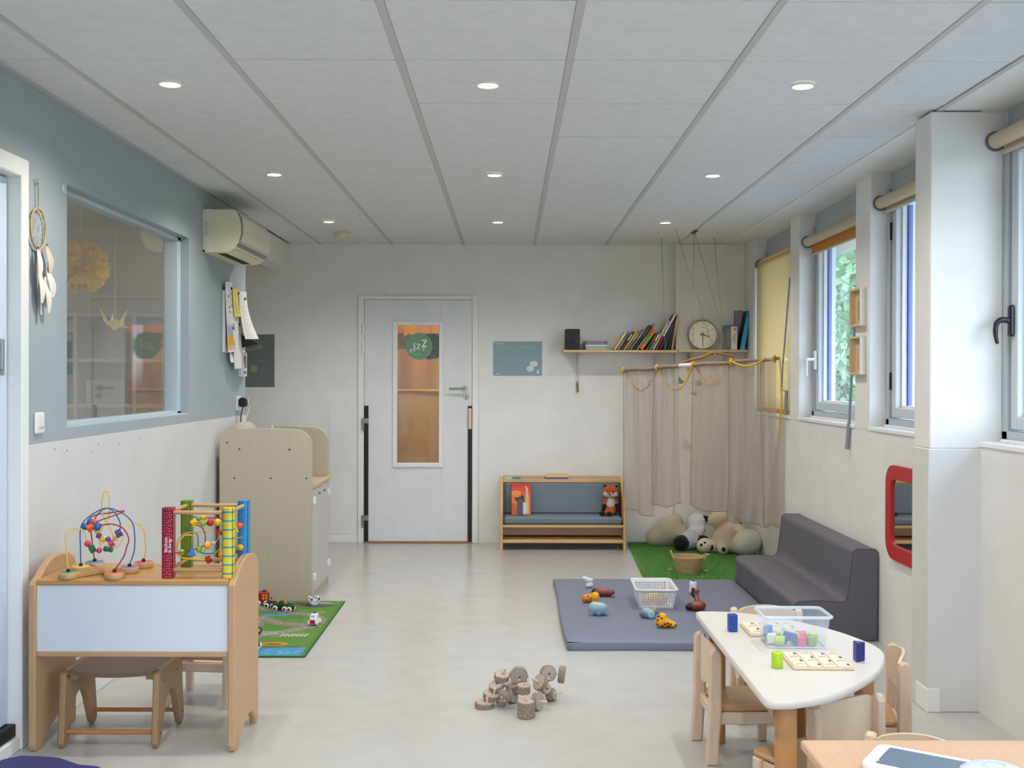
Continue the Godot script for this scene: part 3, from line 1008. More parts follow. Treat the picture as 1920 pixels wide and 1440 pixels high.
	part("shade", lathe(S(), [Vector2(0.0, -0.03), Vector2(0.10, -0.02), Vector2(0.13, 0.02), Vector2(0.12, 0.05), Vector2(0.0, 0.05)], 20), mat("lamp shade glow", Color(1.0, 0.85, 0.6), 0.6, {"glow": 1.5}), lamp)
	part("stem", rod(S(), Vector3(0, 0.05, 0), Vector3(0, 0.14, 0), 0.01), plain(Color(0.8, 0.8, 0.8)), lamp)
	var om := OmniLight3D.new()
	om.name = "lamp_light"
	om.light_color = Color(1.0, 0.93, 0.82)
	om.light_energy = 1.0
	om.light_size = 0.1
	om.omni_range = 8.0
	om.omni_attenuation = 2.0
	om.shadow_enabled = true
	lamp.add_child(om)
	om.position = Vector3(0, -0.12, 0)


	var l2 = thing("ceiling_lamp", "plain ceiling lamp in the room behind the inner window", "lamp", P(-3.3, 2.33, 4.6))
	part("shade", lathe(S(), [Vector2(0.0, -0.03), Vector2(0.10, -0.02), Vector2(0.13, 0.02), Vector2(0.12, 0.05), Vector2(0.0, 0.05)], 20), mat("lamp shade glow", Color(1.0, 0.85, 0.6)), l2)
	part("stem", rod(S(), Vector3(0, 0.05, 0), Vector3(0, 0.07, 0), 0.01), plain(Color(0.8, 0.8, 0.8)), l2)
	var o2 := om.duplicate()
	o2.light_energy = 0.24
	l2.add_child(o2)


func build_ceiling_fittings():
	var ring := mat("white lamp ring", Color(0.90, 0.90, 0.88), 0.4)
	var glow := mat("lamp lens glow", Color(1.0, 0.93, 0.80), 0.5, {"glow": 9.0})
	var rows := [4.108, 5.925, 7.715, 2.308, 0.508, -1.29]
	var where := ["nearest", "middle", "farthest"]
	var sides := ["left", "centre", "right"]
	for i in rows.size():
		for k in 3:
			var x: float = [-1.293, -0.083, 1.118][k]
			var label := "small round ceiling spotlight, %s row, %s one" % [where[i], sides[k]] if i < 3 else "small round ceiling spotlight behind the camera, %s row, %s one" % [["first", "second", "third"][i - 3], sides[k]]
			var o = thing("ceiling_spotlight", label, "light", P(x, CEIL - 0.002, rows[i]), 0.0, "ceiling spotlights")
			part("ring", lathe(S(), [Vector2(0.037, 0.004), Vector2(0.037, -0.004), Vector2(0.041, -0.007), Vector2(0.046, -0.006), Vector2(0.049, 0.004)], 28), ring, o)
			part("lamp_lens", lathe(S(), [Vector2(0.0, -0.004), Vector2(0.025, -0.0035), Vector2(0.037, -0.001), Vector2(0.037, 0.004)], 28), glow, o)
			var l := SpotLight3D.new()
			l.name = "spot_light"
			l.light_color = Color(1.0, 0.968, 0.925)
			l.light_energy = LAMP
			l.light_size = 0.035
			l.spot_range = 14.0
			l.spot_attenuation = 2.0
			l.spot_angle = 74.0
			l.spot_angle_attenuation = 0.9
			l.shadow_enabled = true
			o.add_child(l)
			l.position = Vector3(0, -0.02, 0)
			l.rotation.x = -PI / 2
	var sd = thing("smoke_detector", "round cream smoke detector on the ceiling near the back wall", "detector", P(-1.294, CEIL - 0.001, 8.32))
	part("base", lathe(S(), [Vector2(0.0, 0.003), Vector2(0.062, 0.003), Vector2(0.062, -0.012), Vector2(0.056, -0.014)], 28), mat("cream plastic", Color(0.86, 0.83, 0.72), 0.45), sd)
	part("dome", lathe(S(), [Vector2(0.056, -0.012), Vector2(0.053, -0.034), Vector2(0.03, -0.045), Vector2(0.0, -0.046)], 28), mat("cream plastic", Color(0.86, 0.83, 0.72), 0.45), sd)

# ------------------------------------------------------------------ sofa, mats, bears

func build_sofa_corner():
	# foam sofa along the right wall
	var grey := mat("slate sofa cover", Color(0.42, 0.415, 0.46), 0.55, {"tex": "weave", "scale": Vector3.ONE * 30.0, "bump": "weave", "relief": 0.03})
	var so = placed("foam_sofa", "low dark grey foam sofa against the wall under the windows", "sofa", P(1.73, 0, 6.43))
	var prof := [Vector2(1.520, 0.004), Vector2(1.954, 0.004), Vector2(1.958, 0.465), Vector2(1.945, 0.485), Vector2(1.845, 0.487), Vector2(1.826, 0.472), Vector2(1.80, 0.245), Vector2(1.785, 0.212), Vector2(1.76, 0.205), Vector2(1.65, 0.214), Vector2(1.535, 0.208), Vector2(1.514, 0.188)]
	var lump := FastNoiseLite.new()
	lump.seed = 5
	lump.frequency = 5.0
	var ridge := FastNoiseLite.new()
	ridge.seed = 12
	ridge.frequency = 6.0
	ridge.fractal_type = FastNoiseLite.FRACTAL_RIDGED
	ridge.fractal_octaves = 2
	var dense := []
	for i in prof.size():
		var n: int = maxi(1, int(prof[i].distance_to(prof[(i + 1) % prof.size()]) / 0.016))
		for k in n: dense.append(prof[i].lerp(prof[(i + 1) % prof.size()], float(k) / n))
	dense.append(dense[0])
	var mid := Vector2(1.82, 0.12)
	part("foam_body", sheet(S(), func(u, v):
		var p: Vector2 = dense[int(round(u * (dense.size() - 1)))]
		var z: float = 5.69 + 1.49 * v
		var soft: float = sin(PI * clampf(v, 0, 1)) if p.y > 0.03 and p.x < 1.93 else 0.0
		var crease: float = clampf(1.0 - absf(p.y - 0.26) / 0.14, 0, 1) * clampf((p.x - 1.6) / 0.1, 0, 1)
		var push: float = (lump.get_noise_3d(p.x, p.y, z) * 0.006 + ridge.get_noise_3d(p.x * 0.7, p.y * 0.7, z * 0.8) * 0.011 * (0.25 + crease)) * minf(soft * 3.0, 1.0)
		var q := p + (p - mid).normalized() * push
		return P(q.x, maxf(q.y, 0.003), z), dense.size() - 1, 90, 0.0), grey, so)
	for z in [5.692, 7.178]: part("end_panel", prism(S(), prof, 0.006, Transform3D(Basis(), P(0, 0, z)), 0.002), grey, so)
	var pipe := mat("sofa piping", Color(0.30, 0.29, 0.32), 0.9)
	for z in [5.693, 7.177]:
		var pts := []
		for i in range(2, 12): pts.append(P(prof[i].x, prof[i].y, z))
		part("piping", tube(S(), pts, 0.004, 6), pipe, so)

	# grey floor mat
	var mg := mat("slate mat cover", Color(0.495, 0.52, 0.605), 0.5, {"tex": "weave", "scale": Vector3.ONE * 30.0, "bump": "weave", "relief": 0.03})
	var fm = placed("floor_mat", "large flat grey play mat in front of the sofa", "mat", P(0.9, 0, 6.35))
	part("pad", sheet(S(), func(u, v):
		var e: float = minf(minf(u, 1 - u) * 1.2, minf(v, 1 - v) * 1.75)
		var wrinkle: float = 0.006 * exp(-pow((u - v * 1.6 + 0.02) * 14.0, 2.0)) * clampf(1.0 - v * 2.2, 0, 1)
		return P(0.302 + 1.198 * u - 0.006 * sin(v * 6.0), 0.05 - 0.010 * exp(-e * 60.0) + wrinkle, 5.475 + 1.735 * v + 0.012 * sin(u * 4.0 + 0.5)), 48, 56, 0.0), mg, fm)
	var edge := S()
	var ring := []
	for i in 25: ring.append([0.302 + 1.198 * i / 24.0, 5.475 + 0.012 * sin(i / 24.0 * 4.0 + 0.5)])
	for i in range(1, 25): ring.append([1.5 - 0.006 * sin(i / 4.0), 5.475 + 1.735 * i / 24.0 + 0.012 * sin(4.5)])
	for i in range(1, 25): ring.append([1.5 - 1.198 * i / 24.0, 7.21 + 0.012 * sin((1 - i / 24.0) * 4.0 + 0.5)])
	for i in range(1, 24): ring.append([0.302 - 0.006 * sin((1 - i / 24.0) * 6.0), 7.21 - 1.735 * i / 24.0 + 0.012 * sin(0.5)])
	for i in ring.size():
		var a = ring[i]
		var b = ring[(i + 1) % ring.size()]
		edge.set_smooth_group(1)
		var c := Vector2(0.9, 6.34)
		var oa: Vector2 = (Vector2(a[0], a[1]) - c).normalized() * 0.006
		var ob: Vector2 = (Vector2(b[0], b[1]) - c).normalized() * 0.006
		var rows_a := [P(a[0], 0.0405, a[1]), P(a[0] + oa.x, 0.028, a[1] + oa.y), P(a[0] + oa.x * 0.5, 0.002, a[1] + oa.y * 0.5)]
		var rows_b := [P(b[0], 0.0405, b[1]), P(b[0] + ob.x, 0.028, b[1] + ob.y), P(b[0] + ob.x * 0.5, 0.002, b[1] + ob.y * 0.5)]
		for k in 2:
			tri(edge, rows_a[k], rows_b[k], rows_b[k + 1]); tri(edge, rows_a[k], rows_b[k + 1], rows_a[k + 1])
	part("side_band", edge, mg, fm)

	# artificial grass
	var gr = placed("grass_rug", "bright green artificial grass rug in the corner under the curtain", "rug", P(1.45, 0, 8.1))
	var quad := [[1.0, 9.05], [0.925, 7.235], [1.50, 7.235], [1.955, 7.25], [1.955, 9.05]]
	var pts := []
	for q in quad: pts.append(Vector2(q[0], q[1]))
	part("backing", prism(S(), pts, 0.006, Transform3D(Basis(Vector3.RIGHT, Vector3(0, 0, -1), Vector3.UP), Vector3(0, 0.003, 0))), mat("grass backing", Color(0.24, 0.46, 0.17), 0.95), gr)
	var blade := S()
	tri(blade, Vector3(-0.0022, 0, 0), Vector3(0.0022, 0, 0), Vector3(0.003, 0.016, 0.004))
	tri(blade, Vector3(0, 0, -0.0022), Vector3(0, 0, 0.0022), Vector3(-0.004, 0.014, -0.002))
	blade.generate_normals()
	var mm := MultiMesh.new()
	mm.transform_format = MultiMesh.TRANSFORM_3D
	mm.use_colors = true
	mm.mesh = blade.commit()
	mm.instance_count = 30000
	var poly := PackedVector2Array(pts)
	for i in mm.instance_count:
		var p := Vector2.ZERO
		while true:
			p = Vector2(rng.randf_range(0.92, 1.955), rng.randf_range(7.235, 9.05))
			if Geometry2D.is_point_in_polygon(p, poly): break
		mm.set_instance_transform(i, Transform3D(Basis(Vector3.UP, rng.randf() * TAU).scaled(Vector3(1.3, rng.randf_range(0.7, 1.15), 1.3)), P(p.x, 0.005, p.y)))
		var t := rng.randf_range(0.75, 1.15)
		mm.set_instance_color(i, Color(0.17 * t, 0.42 * t, 0.10 * t))
	var pile := MultiMeshInstance3D.new()
	pile.name = "grass_pile"
	pile.multimesh = mm
	pile.material_override = mat("grass blade", Color.WHITE, 0.7, {"vertex": true})
	pile.set_meta("kind", "stuff")
	gr.add_child(pile)
	pile.position = -gr.position

	# plush animals under the curtain
	var fur := mat("plush fur", Color.WHITE, 0.95, {"vertex": true, "tex": "fur", "scale": Vector3.ONE * 12.0, "bump": "fur", "relief": 0.4, "rim": 0.3})
	var K := Color(0.06, 0.06, 0.065)
	var W := Color(0.90, 0.90, 0.92)
	var C := Color(0.90, 0.82, 0.70)
	var D := Color(0.93, 0.90, 0.82)
	# panda lying on its back, feet to the viewer
	var o = thing("plush_panda", "black and white plush panda lying on the grass rug", "plush toy", P(1.47, 0.012, 8.66))
	part("body", plush([
		[Vector3(0.02, 0.085, -0.02), Vector3(-0.01, 0.085, 0.03), 0.085, 0.075, W],
		[Vector3(-0.10, 0.062, 0.08), Vector3(-0.105, 0.062, 0.10), 0.06, 0.056, K],
		[Vector3(-0.05, 0.07, 0.03), Vector3(-0.09, 0.062, 0.07), 0.06, 0.052, W],
		[Vector3(0.06, 0.07, 0.05), Vector3(0.085, 0.085, 0.10), 0.048, 0.044, K],
		[Vector3(0.05, 0.13, -0.01), Vector3(0.095, 0.16, -0.02), 0.045, 0.03, W],
		[Vector3(0.06, 0.20, -0.08), Vector3(0.06, 0.21, -0.09), 0.075, 0.075, W],
		[Vector3(0.12, 0.235, -0.06), Vector3(0.13, 0.24, -0.06), 0.03, 0.026, K]], 0.010, 0.03), fur, o)
	part("paw_pad", ball(S(), Vector3(-0.107, 0.06, 0.155), Vector3(0.03, 0.03, 0.008), Basis(), 12), mat("black felt", Color(0.05, 0.05, 0.05), 0.9), o)
	# cream foot with black pads in front (second bear lying down)
	o = thing("plush_bear", "cream plush bear foot first with black paw pads, beside the panda", "plush toy", P(1.585, 0.012, 8.56))
	o.scale = Vector3.ONE * 1.25
	part("body", plush([
		[Vector3(-0.035, 0.046, 0.06), Vector3(-0.03, 0.046, 0.05), 0.046, 0.046, D],
		[Vector3(-0.02, 0.046, 0.05), Vector3(0.06, 0.042, 0.03), 0.042, 0.036, D],
		[Vector3(0.05, 0.045, 0.03), Vector3(0.09, 0.05, -0.02), 0.042, 0.05, D]], 0.009, 0.02), fur, o)
	for q in [[-0.055, 0.06, 0.012], [-0.035, 0.072, 0.011], [0.0, 0.046, 0.022]]:
		part("paw_pad", ball(S(), Vector3(q[0], q[1] - 0.005, 0.094 if q[0] < -0.01 else 0.083), Vector3(q[2], q[2], 0.008), Basis(), 10), mat("black felt", Color(0.05, 0.05, 0.05), 0.9), o)
	# beige bear sitting sideways with its snout to the left
	o = thing("plush_bear", "beige plush bear slumped between the panda and the white pouffe", "plush toy", P(1.72, 0.012, 8.52))
	part("body", plush([
		[Vector3(-0.02, 0.09, 0.0), Vector3(-0.01, 0.16, -0.03), 0.09, 0.075, C],
		[Vector3(-0.06, 0.265, -0.02), Vector3(-0.03, 0.27, -0.03), 0.065, 0.068, C],
		[Vector3(-0.10, 0.25, -0.005), Vector3(-0.118, 0.245, 0.0), 0.038, 0.03, C],
		[Vector3(0.02, 0.325, -0.04), Vector3(0.025, 0.33, -0.04), 0.026, 0.022, C],
		[Vector3(0.06, 0.20, 0.0), Vector3(0.12, 0.15, 0.03), 0.055, 0.05, C],
		[Vector3(-0.03, 0.06, 0.06), Vector3(-0.045, 0.045, 0.13), 0.055, 0.044, C],
		[Vector3(0.05, 0.055, 0.05), Vector3(0.07, 0.05, 0.10), 0.055, 0.045, C]], 0.011, 0.035), fur, o)
	part("nose", ball(S(), Vector3(-0.146, 0.254, 0.005), Vector3(0.008, 0.009, 0.011), Basis(), 8), mat("black felt", Color(0.05, 0.05, 0.05), 0.9), o)
	part("paw_pad", ball(S(), Vector3(-0.05, 0.05, 0.172), Vector3(0.016, 0.018, 0.006), Basis(), 8), mat("black felt", Color(0.05, 0.05, 0.05), 0.9), o)
	# white pouffe
	o = thing("pouffe", "round cream cushion pouffe at the foot of the curtain", "cushion", P(1.848, 0.012, 8.33))
	part("cushion", plush([
		[Vector3(-0.02, 0.095, 0.0), Vector3(0.02, 0.10, -0.02), 0.090, 0.090, D],
		[Vector3(-0.01, 0.13, 0.02), Vector3(0.01, 0.13, 0.0), 0.082, 0.08, D]], 0.012, 0.04), fur, o)
	# large cream cloth bag behind, against the wall
	o = thing("cloth_beanbag", "pale cloth beanbag behind the curtain near the wall", "beanbag", P(1.28, 0.012, 8.84))
	part("bag", plush([
		[Vector3(-0.08, 0.07, 0.0), Vector3(0.14, 0.08, -0.02), 0.075, 0.09, Color(0.82, 0.77, 0.66)],
		[Vector3(0.02, 0.13, -0.02), Vector3(0.10, 0.20, -0.04), 0.10, 0.06, Color(0.82, 0.77, 0.66)]], 0.013, 0.05), cloth("calico", Color(0.97, 0.97, 0.97), 10.0, {"vertex": true}), o)
	o = thing("orange_scarf", "small orange cloth showing above the beige bear", "cloth", P(1.80, 0.012, 8.70))
	part("cloth_fold", plush([[Vector3(-0.04, 0.05, 0), Vector3(0.05, 0.06, 0), 0.05, 0.05, Color(0.80, 0.45, 0.14)], [Vector3(-0.02, 0.16, 0), Vector3(0.06, 0.22, 0), 0.05, 0.03, Color(0.80, 0.45, 0.14)]], 0.012, 0.05), cloth("calico", Color(0.97, 0.97, 0.97), 10.0, {"vertex": true}), o)

	# wicker basket
	var wk := mat("wicker", Color(0.80, 0.68, 0.48), 0.8, {"tex": "grain", "scale": Vector3.ONE * 30.0})
	o = thing("wicker_basket", "small woven wicker basket with two handles on the grass rug", "basket", P(1.275, 0.006, 7.63))
	var st := S()
	for k in 14:
		var y := 0.006 + 0.0088 * k
		var r := 0.072 + 0.034 * k / 13.0
		var pts3 := []
		for i in 36:
			var a := TAU * i / 36
			var rr := r + 0.004 * sin(i * PI + k * PI + 0.6)
			pts3.append(Vector3(cos(a) * rr, y + 0.001 * sin(a * 5 + k), sin(a) * rr))
		tube(st, pts3, 0.0052, 6, true)
	part("woven_side", st, wk, o)
	part("bottom", lathe(S(), [Vector2(0, 0.004), Vector2(0.074, 0.004), Vector2(0.074, 0.010), Vector2(0, 0.010)], 24), wk, o)
	for q in [[-0.104, 0.0], [0.104, 0.0]]:
		var k: float = signf(q[0])
		part("handle", tube(S(), through([Vector3(q[0], 0.10, -0.035), Vector3(q[0] + 0.018 * k, 0.15 if k < 0 else 0.132, -0.025), Vector3(q[0] + (0.02 if k < 0 else 0.045) * k, 0.16 if k < 0 else 0.135, 0.0), Vector3(q[0] + 0.018 * k, 0.15 if k < 0 else 0.132, 0.025), Vector3(q[0], 0.10, 0.035)], 4), 0.0055, 6), wk, o)
	o = thing("wooden_spoon", "pale wooden piece lying right of the wicker basket", "toy", P(1.405, 0.02, 7.66), 0.4)
	part("piece", box(S(), Vector3.ZERO, Vector3(0.04, 0.012, 0.018), 0.005), wood("pale wood", Color(0.85, 0.72, 0.52), 0), o)
	o = thing("wooden_spoon", "pale wooden stick lying left of the wicker basket", "toy", P(1.155, 0.02, 7.70), 0.2)
	part("piece", box(S(), Vector3.ZERO, Vector3(0.04, 0.010, 0.014), 0.004), wood("pale wood", Color(0.85, 0.72, 0.52), 0), o)

# ------------------------------------------------------------------ bench, curtain

func build_reading_corner():
	var pine := wood("pine", Color(0.88, 0.72, 0.50), 0)
	var pine_y := wood("pine", Color(0.88, 0.72, 0.50), 1)
	var b = placed("reading_bench", "low pine bench with blue-grey cushions and an open shelf below", "bench", P(0.445, 0, 8.82))
	# side panels
	var side := [Vector2(8.66, 0.0), Vector2(9.02, 0.0), Vector2(9.02, 0.565), Vector2(8.965, 0.575), Vector2(8.93, 0.55), Vector2(8.70, 0.385), Vector2(8.672, 0.36), Vector2(8.66, 0.33)]
	for x in [-0.058, 0.936]: part("side_panel", prism(S(), side, 0.022, Transform3D(Basis(Vector3(0, 0, -1), Vector3.UP, Vector3.RIGHT), Vector3(x, 0, 0)), 0.004), pine_y, b)
	part("seat_board", span(S(), -0.047, 0.925, 0.185, 0.205, 8.665, 9.0, 0.003), pine, b)
	part("lower_shelf", span(S(), -0.047, 0.925, 0.060, 0.084, 8.668, 9.0, 0.003), pine, b)
	part("back_apron", span(S(), -0.047, 0.925, 0.10, 0.185, 8.84, 8.852), wood("plywood", Color(0.80, 0.66, 0.52), 0), b)
	part("ledge", span(S(), -0.047, 0.925, 0.525, 0.540, 8.92, 9.02, 0.003), pine, b)
	part("ledge_lip", span(S(), -0.047, 0.925, 0.525, 0.552, 8.905, 8.920, 0.003), pine, b)
	part("back_rail", span(S(), -0.047, 0.925, 0.555, 0.575, 9.005, 9.02, 0.003), pine, b)
	part("back_board", box(S(), P(0.439, 0.38, 8.96), Vector3(0.97, 0.33, 0.012), 0.0, Basis(Vector3.RIGHT, 0.08)), pine, b)
	var cus := cloth("blue grey cushion", Color(0.515, 0.565, 0.61), 12.0)
	var seat = placed("seat_cushion", "blue-grey seat cushion on the pine bench", "cushion", P(0.44, 0.205, 8.80), "bench cushions")
	part("pad", box(S(), P(0.439, 0.237, 8.80), Vector3(0.962, 0.060, 0.262), 0.020), cus, seat)
	part("seam", tube(S(), [P(-0.035, 0.250, 8.6705), P(0.913, 0.250, 8.6705)], 0.003, 6), cus, seat)
	var bk = placed("back_cushion", "blue-grey back cushion leaning on the pine bench", "cushion", P(0.44, 0.27, 8.93), "bench cushions")
	part("pad", box(S(), P(0.439, 0.395, 8.915), Vector3(0.955, 0.262, 0.048), 0.018, Basis(Vector3.RIGHT, -0.06)), cus, bk)
	part("button", ball(S(), P(0.36, 0.475, 8.893), Vector3(0.008, 0.008, 0.004), Basis(), 8), cus, bk)

	# book with a zebra on the cover
	var im := canvas(128, 200, Color(0.86, 0.36, 0.10))
	for y in 200:
		var c := Color(0.80, 0.13, 0.08).lerp(Color(0.93, 0.45, 0.10), clampf(y / 90.0, 0, 1))
		im.fill_rect(Rect2i(0, y, 128, 1), c)
	ink_oval(im, Vector2(30, 60), Vector2(34, 18), Color(0.95, 0.55, 0.12))
	ink_poly(im, [Vector2(18, 92), Vector2(60, 84), Vector2(74, 70), Vector2(86, 84), Vector2(92, 200), Vector2(34, 200), Vector2(38, 120)], Color(0.16, 0.15, 0.18))
	for i in 9: ink_line(im, [Vector2(40, 104 + i * 11), Vector2(58 + (i % 3) * 4, 100 + i * 11), Vector2(76, 112 + i * 10)], 2.5, Color(0.62, 0.55, 0.52))
	ink_poly(im, [Vector2(0, 120), Vector2(30, 130), Vector2(30, 200), Vector2(0, 200)], Color(0.78, 0.30, 0.08))
	ink_poly(im, [Vector2(92, 10), Vector2(112, 30), Vector2(116, 190), Vector2(100, 190), Vector2(98, 40)], Color(0.80, 0.74, 0.60))
	ink_poly(im, [Vector2(78, 120), Vector2(100, 120), Vector2(100, 196), Vector2(78, 196)], Color(0.85, 0.83, 0.84))
	ink_line(im, [Vector2(20, 30), Vector2(80, 34)], 4, Color(0.90, 0.35, 0.20))
	var bo = thing("picture_book", "orange picture book with a zebra cover standing on the bench", "book", P(0.105, 0.268, 8.79), 0.05)
	var lean := Basis(Vector3.RIGHT, -0.14)
	part("cover", slab_print(S(), lean * Vector3(-0.082, 0.003, 0.009), lean * Vector3(0.155, 0, 0), lean * Vector3(0, 0.255, 0), 0.002), printed("zebra cover", im, 0.35), bo)
	part("pages", box(S(), lean * Vector3(-0.004, 0.130, 0.0), Vector3(0.15, 0.25, 0.012), 0.0, lean), plain(Color(0.88, 0.85, 0.78)), bo)
	part("back_cover", box(S(), lean * Vector3(-0.002, 0.130, -0.0085), Vector3(0.16, 0.258, 0.003), 0.0, lean), plain(Color(0.82, 0.34, 0.12)), bo)
	part("spine", box(S(), lean * Vector3(-0.084, 0.130, 0.0), Vector3(0.004, 0.258, 0.02), 0.0015, lean), plain(Color(0.10, 0.09, 0.10)), bo)

	# things on the ledge
	var tb = placed("teal_box", "flat mint and teal box lying on the left end of the bench ledge", "box", P(0.03, 0.54, 8.965))
	part("mint_end", span(S(), -0.035, 0.032, 0.5405, 0.566, 8.925, 8.985, 0.005), plain(Color(0.72, 0.82, 0.76)), tb)
	part("teal_end", span(S(), 0.032, 0.098, 0.5405, 0.566, 8.925, 8.985, 0.006), plain(Color(0.16, 0.58, 0.62)), tb)
	for q in [[0.302, 0.492, 0.5405, 0.553, Color(0.35, 0.62, 0.38), "green-edged book at the bottom of the pile on the bench ledge"], [0.300, 0.486, 0.5535, 0.567, Color(0.26, 0.22, 0.58), "purple book in the middle of the pile on the bench ledge"], [0.306, 0.494, 0.5675, 0.592, Color(0.90, 0.72, 0.40), "thick cream yellow book on top of the bench ledge pile"]]:
		var bb = placed("lying_book", q[5], "book", P(0.40, q[2], 8.965), "books on the bench ledge")
		part("pages", span(S(), q[0] + 0.003, q[1] - 0.003, q[2] + 0.002, q[3] - 0.002, 8.932, 9.0), plain(Color(0.92, 0.88, 0.80)), bb)
		part("cover", span(S(), q[0], q[1], q[3] - 0.002, q[3], 8.928, 9.0), plain(q[4]), bb)
		part("cover", span(S(), q[0], q[1], q[2], q[2] + 0.002, 8.928, 9.0), plain(q[4]), bb)
		part("spine", span(S(), q[0], q[1], q[2] + 0.002, q[3] - 0.002, 8.928, 8.931), plain(q[4].lerp(Color.WHITE, 0.2)), bb)

	# fox
	var fur := mat("plush fur", Color.WHITE)
	var O := Color(0.80, 0.36, 0.13)
	var W := Color(0.86, 0.85, 0.84)
	var K := Color(0.07, 0.065, 0.085)
	var fx = thing("plush_fox", "orange plush fox with white belly sitting on the bench", "plush toy", P(0.838, 0.269, 8.835), -0.15)
	part("body", plush([
		[Vector3(0, 0.045, 0), Vector3(0, 0.10, -0.005), 0.045, 0.036, O],
		[Vector3(0.0, 0.085, 0.022), Vector3(0.0, 0.12, 0.018), 0.030, 0.026, W],
		[Vector3(0, 0.125, 0), Vector3(0, 0.15, 0), 0.026, 0.026, O],
		[Vector3(-0.012, 0.19, 0.004), Vector3(0.012, 0.19, 0.004), 0.050, 0.050, O],
		[Vector3(-0.036, 0.172, 0.026), Vector3(-0.046, 0.168, 0.020), 0.026, 0.016, W],
		[Vector3(0.036, 0.172, 0.026), Vector3(0.046, 0.168, 0.020), 0.026, 0.016, W],
		[Vector3(0, 0.165, 0.045), Vector3(0, 0.166, 0.060), 0.020, 0.013, W],
		[Vector3(-0.045, 0.232, 0), Vector3(-0.052, 0.243, 0), 0.016, 0.007, K],
		[Vector3(0.045, 0.232, 0), Vector3(0.052, 0.243, 0), 0.016, 0.007, K],
		[Vector3(-0.038, 0.122, 0.004), Vector3(-0.052, 0.085, 0.012), 0.016, 0.016, O],
		[Vector3(-0.052, 0.080, 0.012), Vector3(-0.056, 0.040, 0.018), 0.017, 0.018, K],
		[Vector3(0.038, 0.122, 0.004), Vector3(0.050, 0.095, 0.014), 0.016, 0.016, O],
		[Vector3(0.050, 0.090, 0.014), Vector3(0.054, 0.045, 0.016), 0.017, 0.018, K],
		[Vector3(-0.02, 0.030, 0.03), Vector3(-0.045, 0.018, 0.075), 0.022, 0.016, O],
		[Vector3(-0.058, 0.018, 0.082), Vector3(-0.072, 0.019, 0.088), 0.018, 0.017, K],
		[Vector3(0.015, 0.030, 0.03), Vector3(0.0, 0.018, 0.08), 0.022, 0.016, O],
		[Vector3(-0.004, 0.018, 0.088), Vector3(-0.010, 0.019, 0.098), 0.018, 0.017, K]], 0.0055, 0.010), fur, fx)
	part("nose", ball(S(), Vector3(-0.002, 0.174, 0.072), Vector3(0.009, 0.008, 0.006), Basis(), 10), mat("black felt", Color(0.05, 0.05, 0.05)), fx)
	for k in [-1, 1]: part("eye", ball(S(), Vector3(0.024 * k, 0.196, 0.051), 0.005, Basis(), 8), mat("black felt", Color(0.05, 0.05, 0.05)), fx)

	# curtain rod hung from the ceiling
	var lin := mat("linen curtain", Color(0.80, 0.735, 0.68), 0.95, {"tex": "weave", "scale": Vector3.ONE * 16.0, "alpha": 0.52, "back": Color(0.7, 0.63, 0.56)})
	var a := P(0.885, 1.452, 8.40)
	var z := P(1.905, 1.532, 7.60)
	var rd = placed("curtain_rod", "long tilted wooden branch rod carrying the beige curtains", "rod", P(1.4, 1.48, 8.0))
	var along := []
	var radii := []
	for i in 21:
		along.append(a.lerp(z, i / 20.0) + Vector3(0, 0.004 * sin(i * 1.3), 0.003 * cos(i * 1.7)))
		radii.append(0.0165 - 0.004 * i / 20.0 + 0.001 * sin(i * 2.1))
	part("branch", tube(S(), along, radii, 10), mat("bare branch", Color(0.60, 0.50, 0.44), 0.85, {"tex": "grain", "scale": Vector3.ONE * 14.0}), rd)
	part("white_wrap", tube(S(), [a.lerp(z, 0.39), a.lerp(z, 0.475)], 0.0185, 10), plain(Color(0.84, 0.82, 0.79), 0.8), rd)
	part("string_wrap", tube(S(), [a.lerp(z, 0.93), a.lerp(z, 0.965)], 0.0155, 10), plain(Color(0.70, 0.66, 0.62), 0.9), rd)
	var thread := mat("grey thread", Color(0.45, 0.42, 0.38), 0.9)
	for q in [[0.30, 1.211, 8.57], [0.475, 1.41, 8.22], [0.68, 1.63, 8.56]]:
		var p: Vector3 = a.lerp(z, q[0])
		part("string", rod(S(), p, P(q[1], CEIL, q[2]), 0.0017, 5), thread, rd)
	# panels
	var panels := [
		[0.012, 0.232, 0.365, 0.34, "beige sheer curtain panel at the left end of the rod"],
		[0.225, 0.385, 0.41, 0.45, "beige sheer curtain panel left of the gap in the curtains"],
		[0.475, 0.72, 0.43, 0.40, "beige sheer curtain panel right of the gap, in front of the bears"],
		[0.70, 0.915, 0.365, 0.34, "beige sheer curtain panel beside the end nearest the window"],
		[0.895, 0.985, 0.335, 0.345, "pale sheer curtain panel lit by the window at the rod's right end"]]
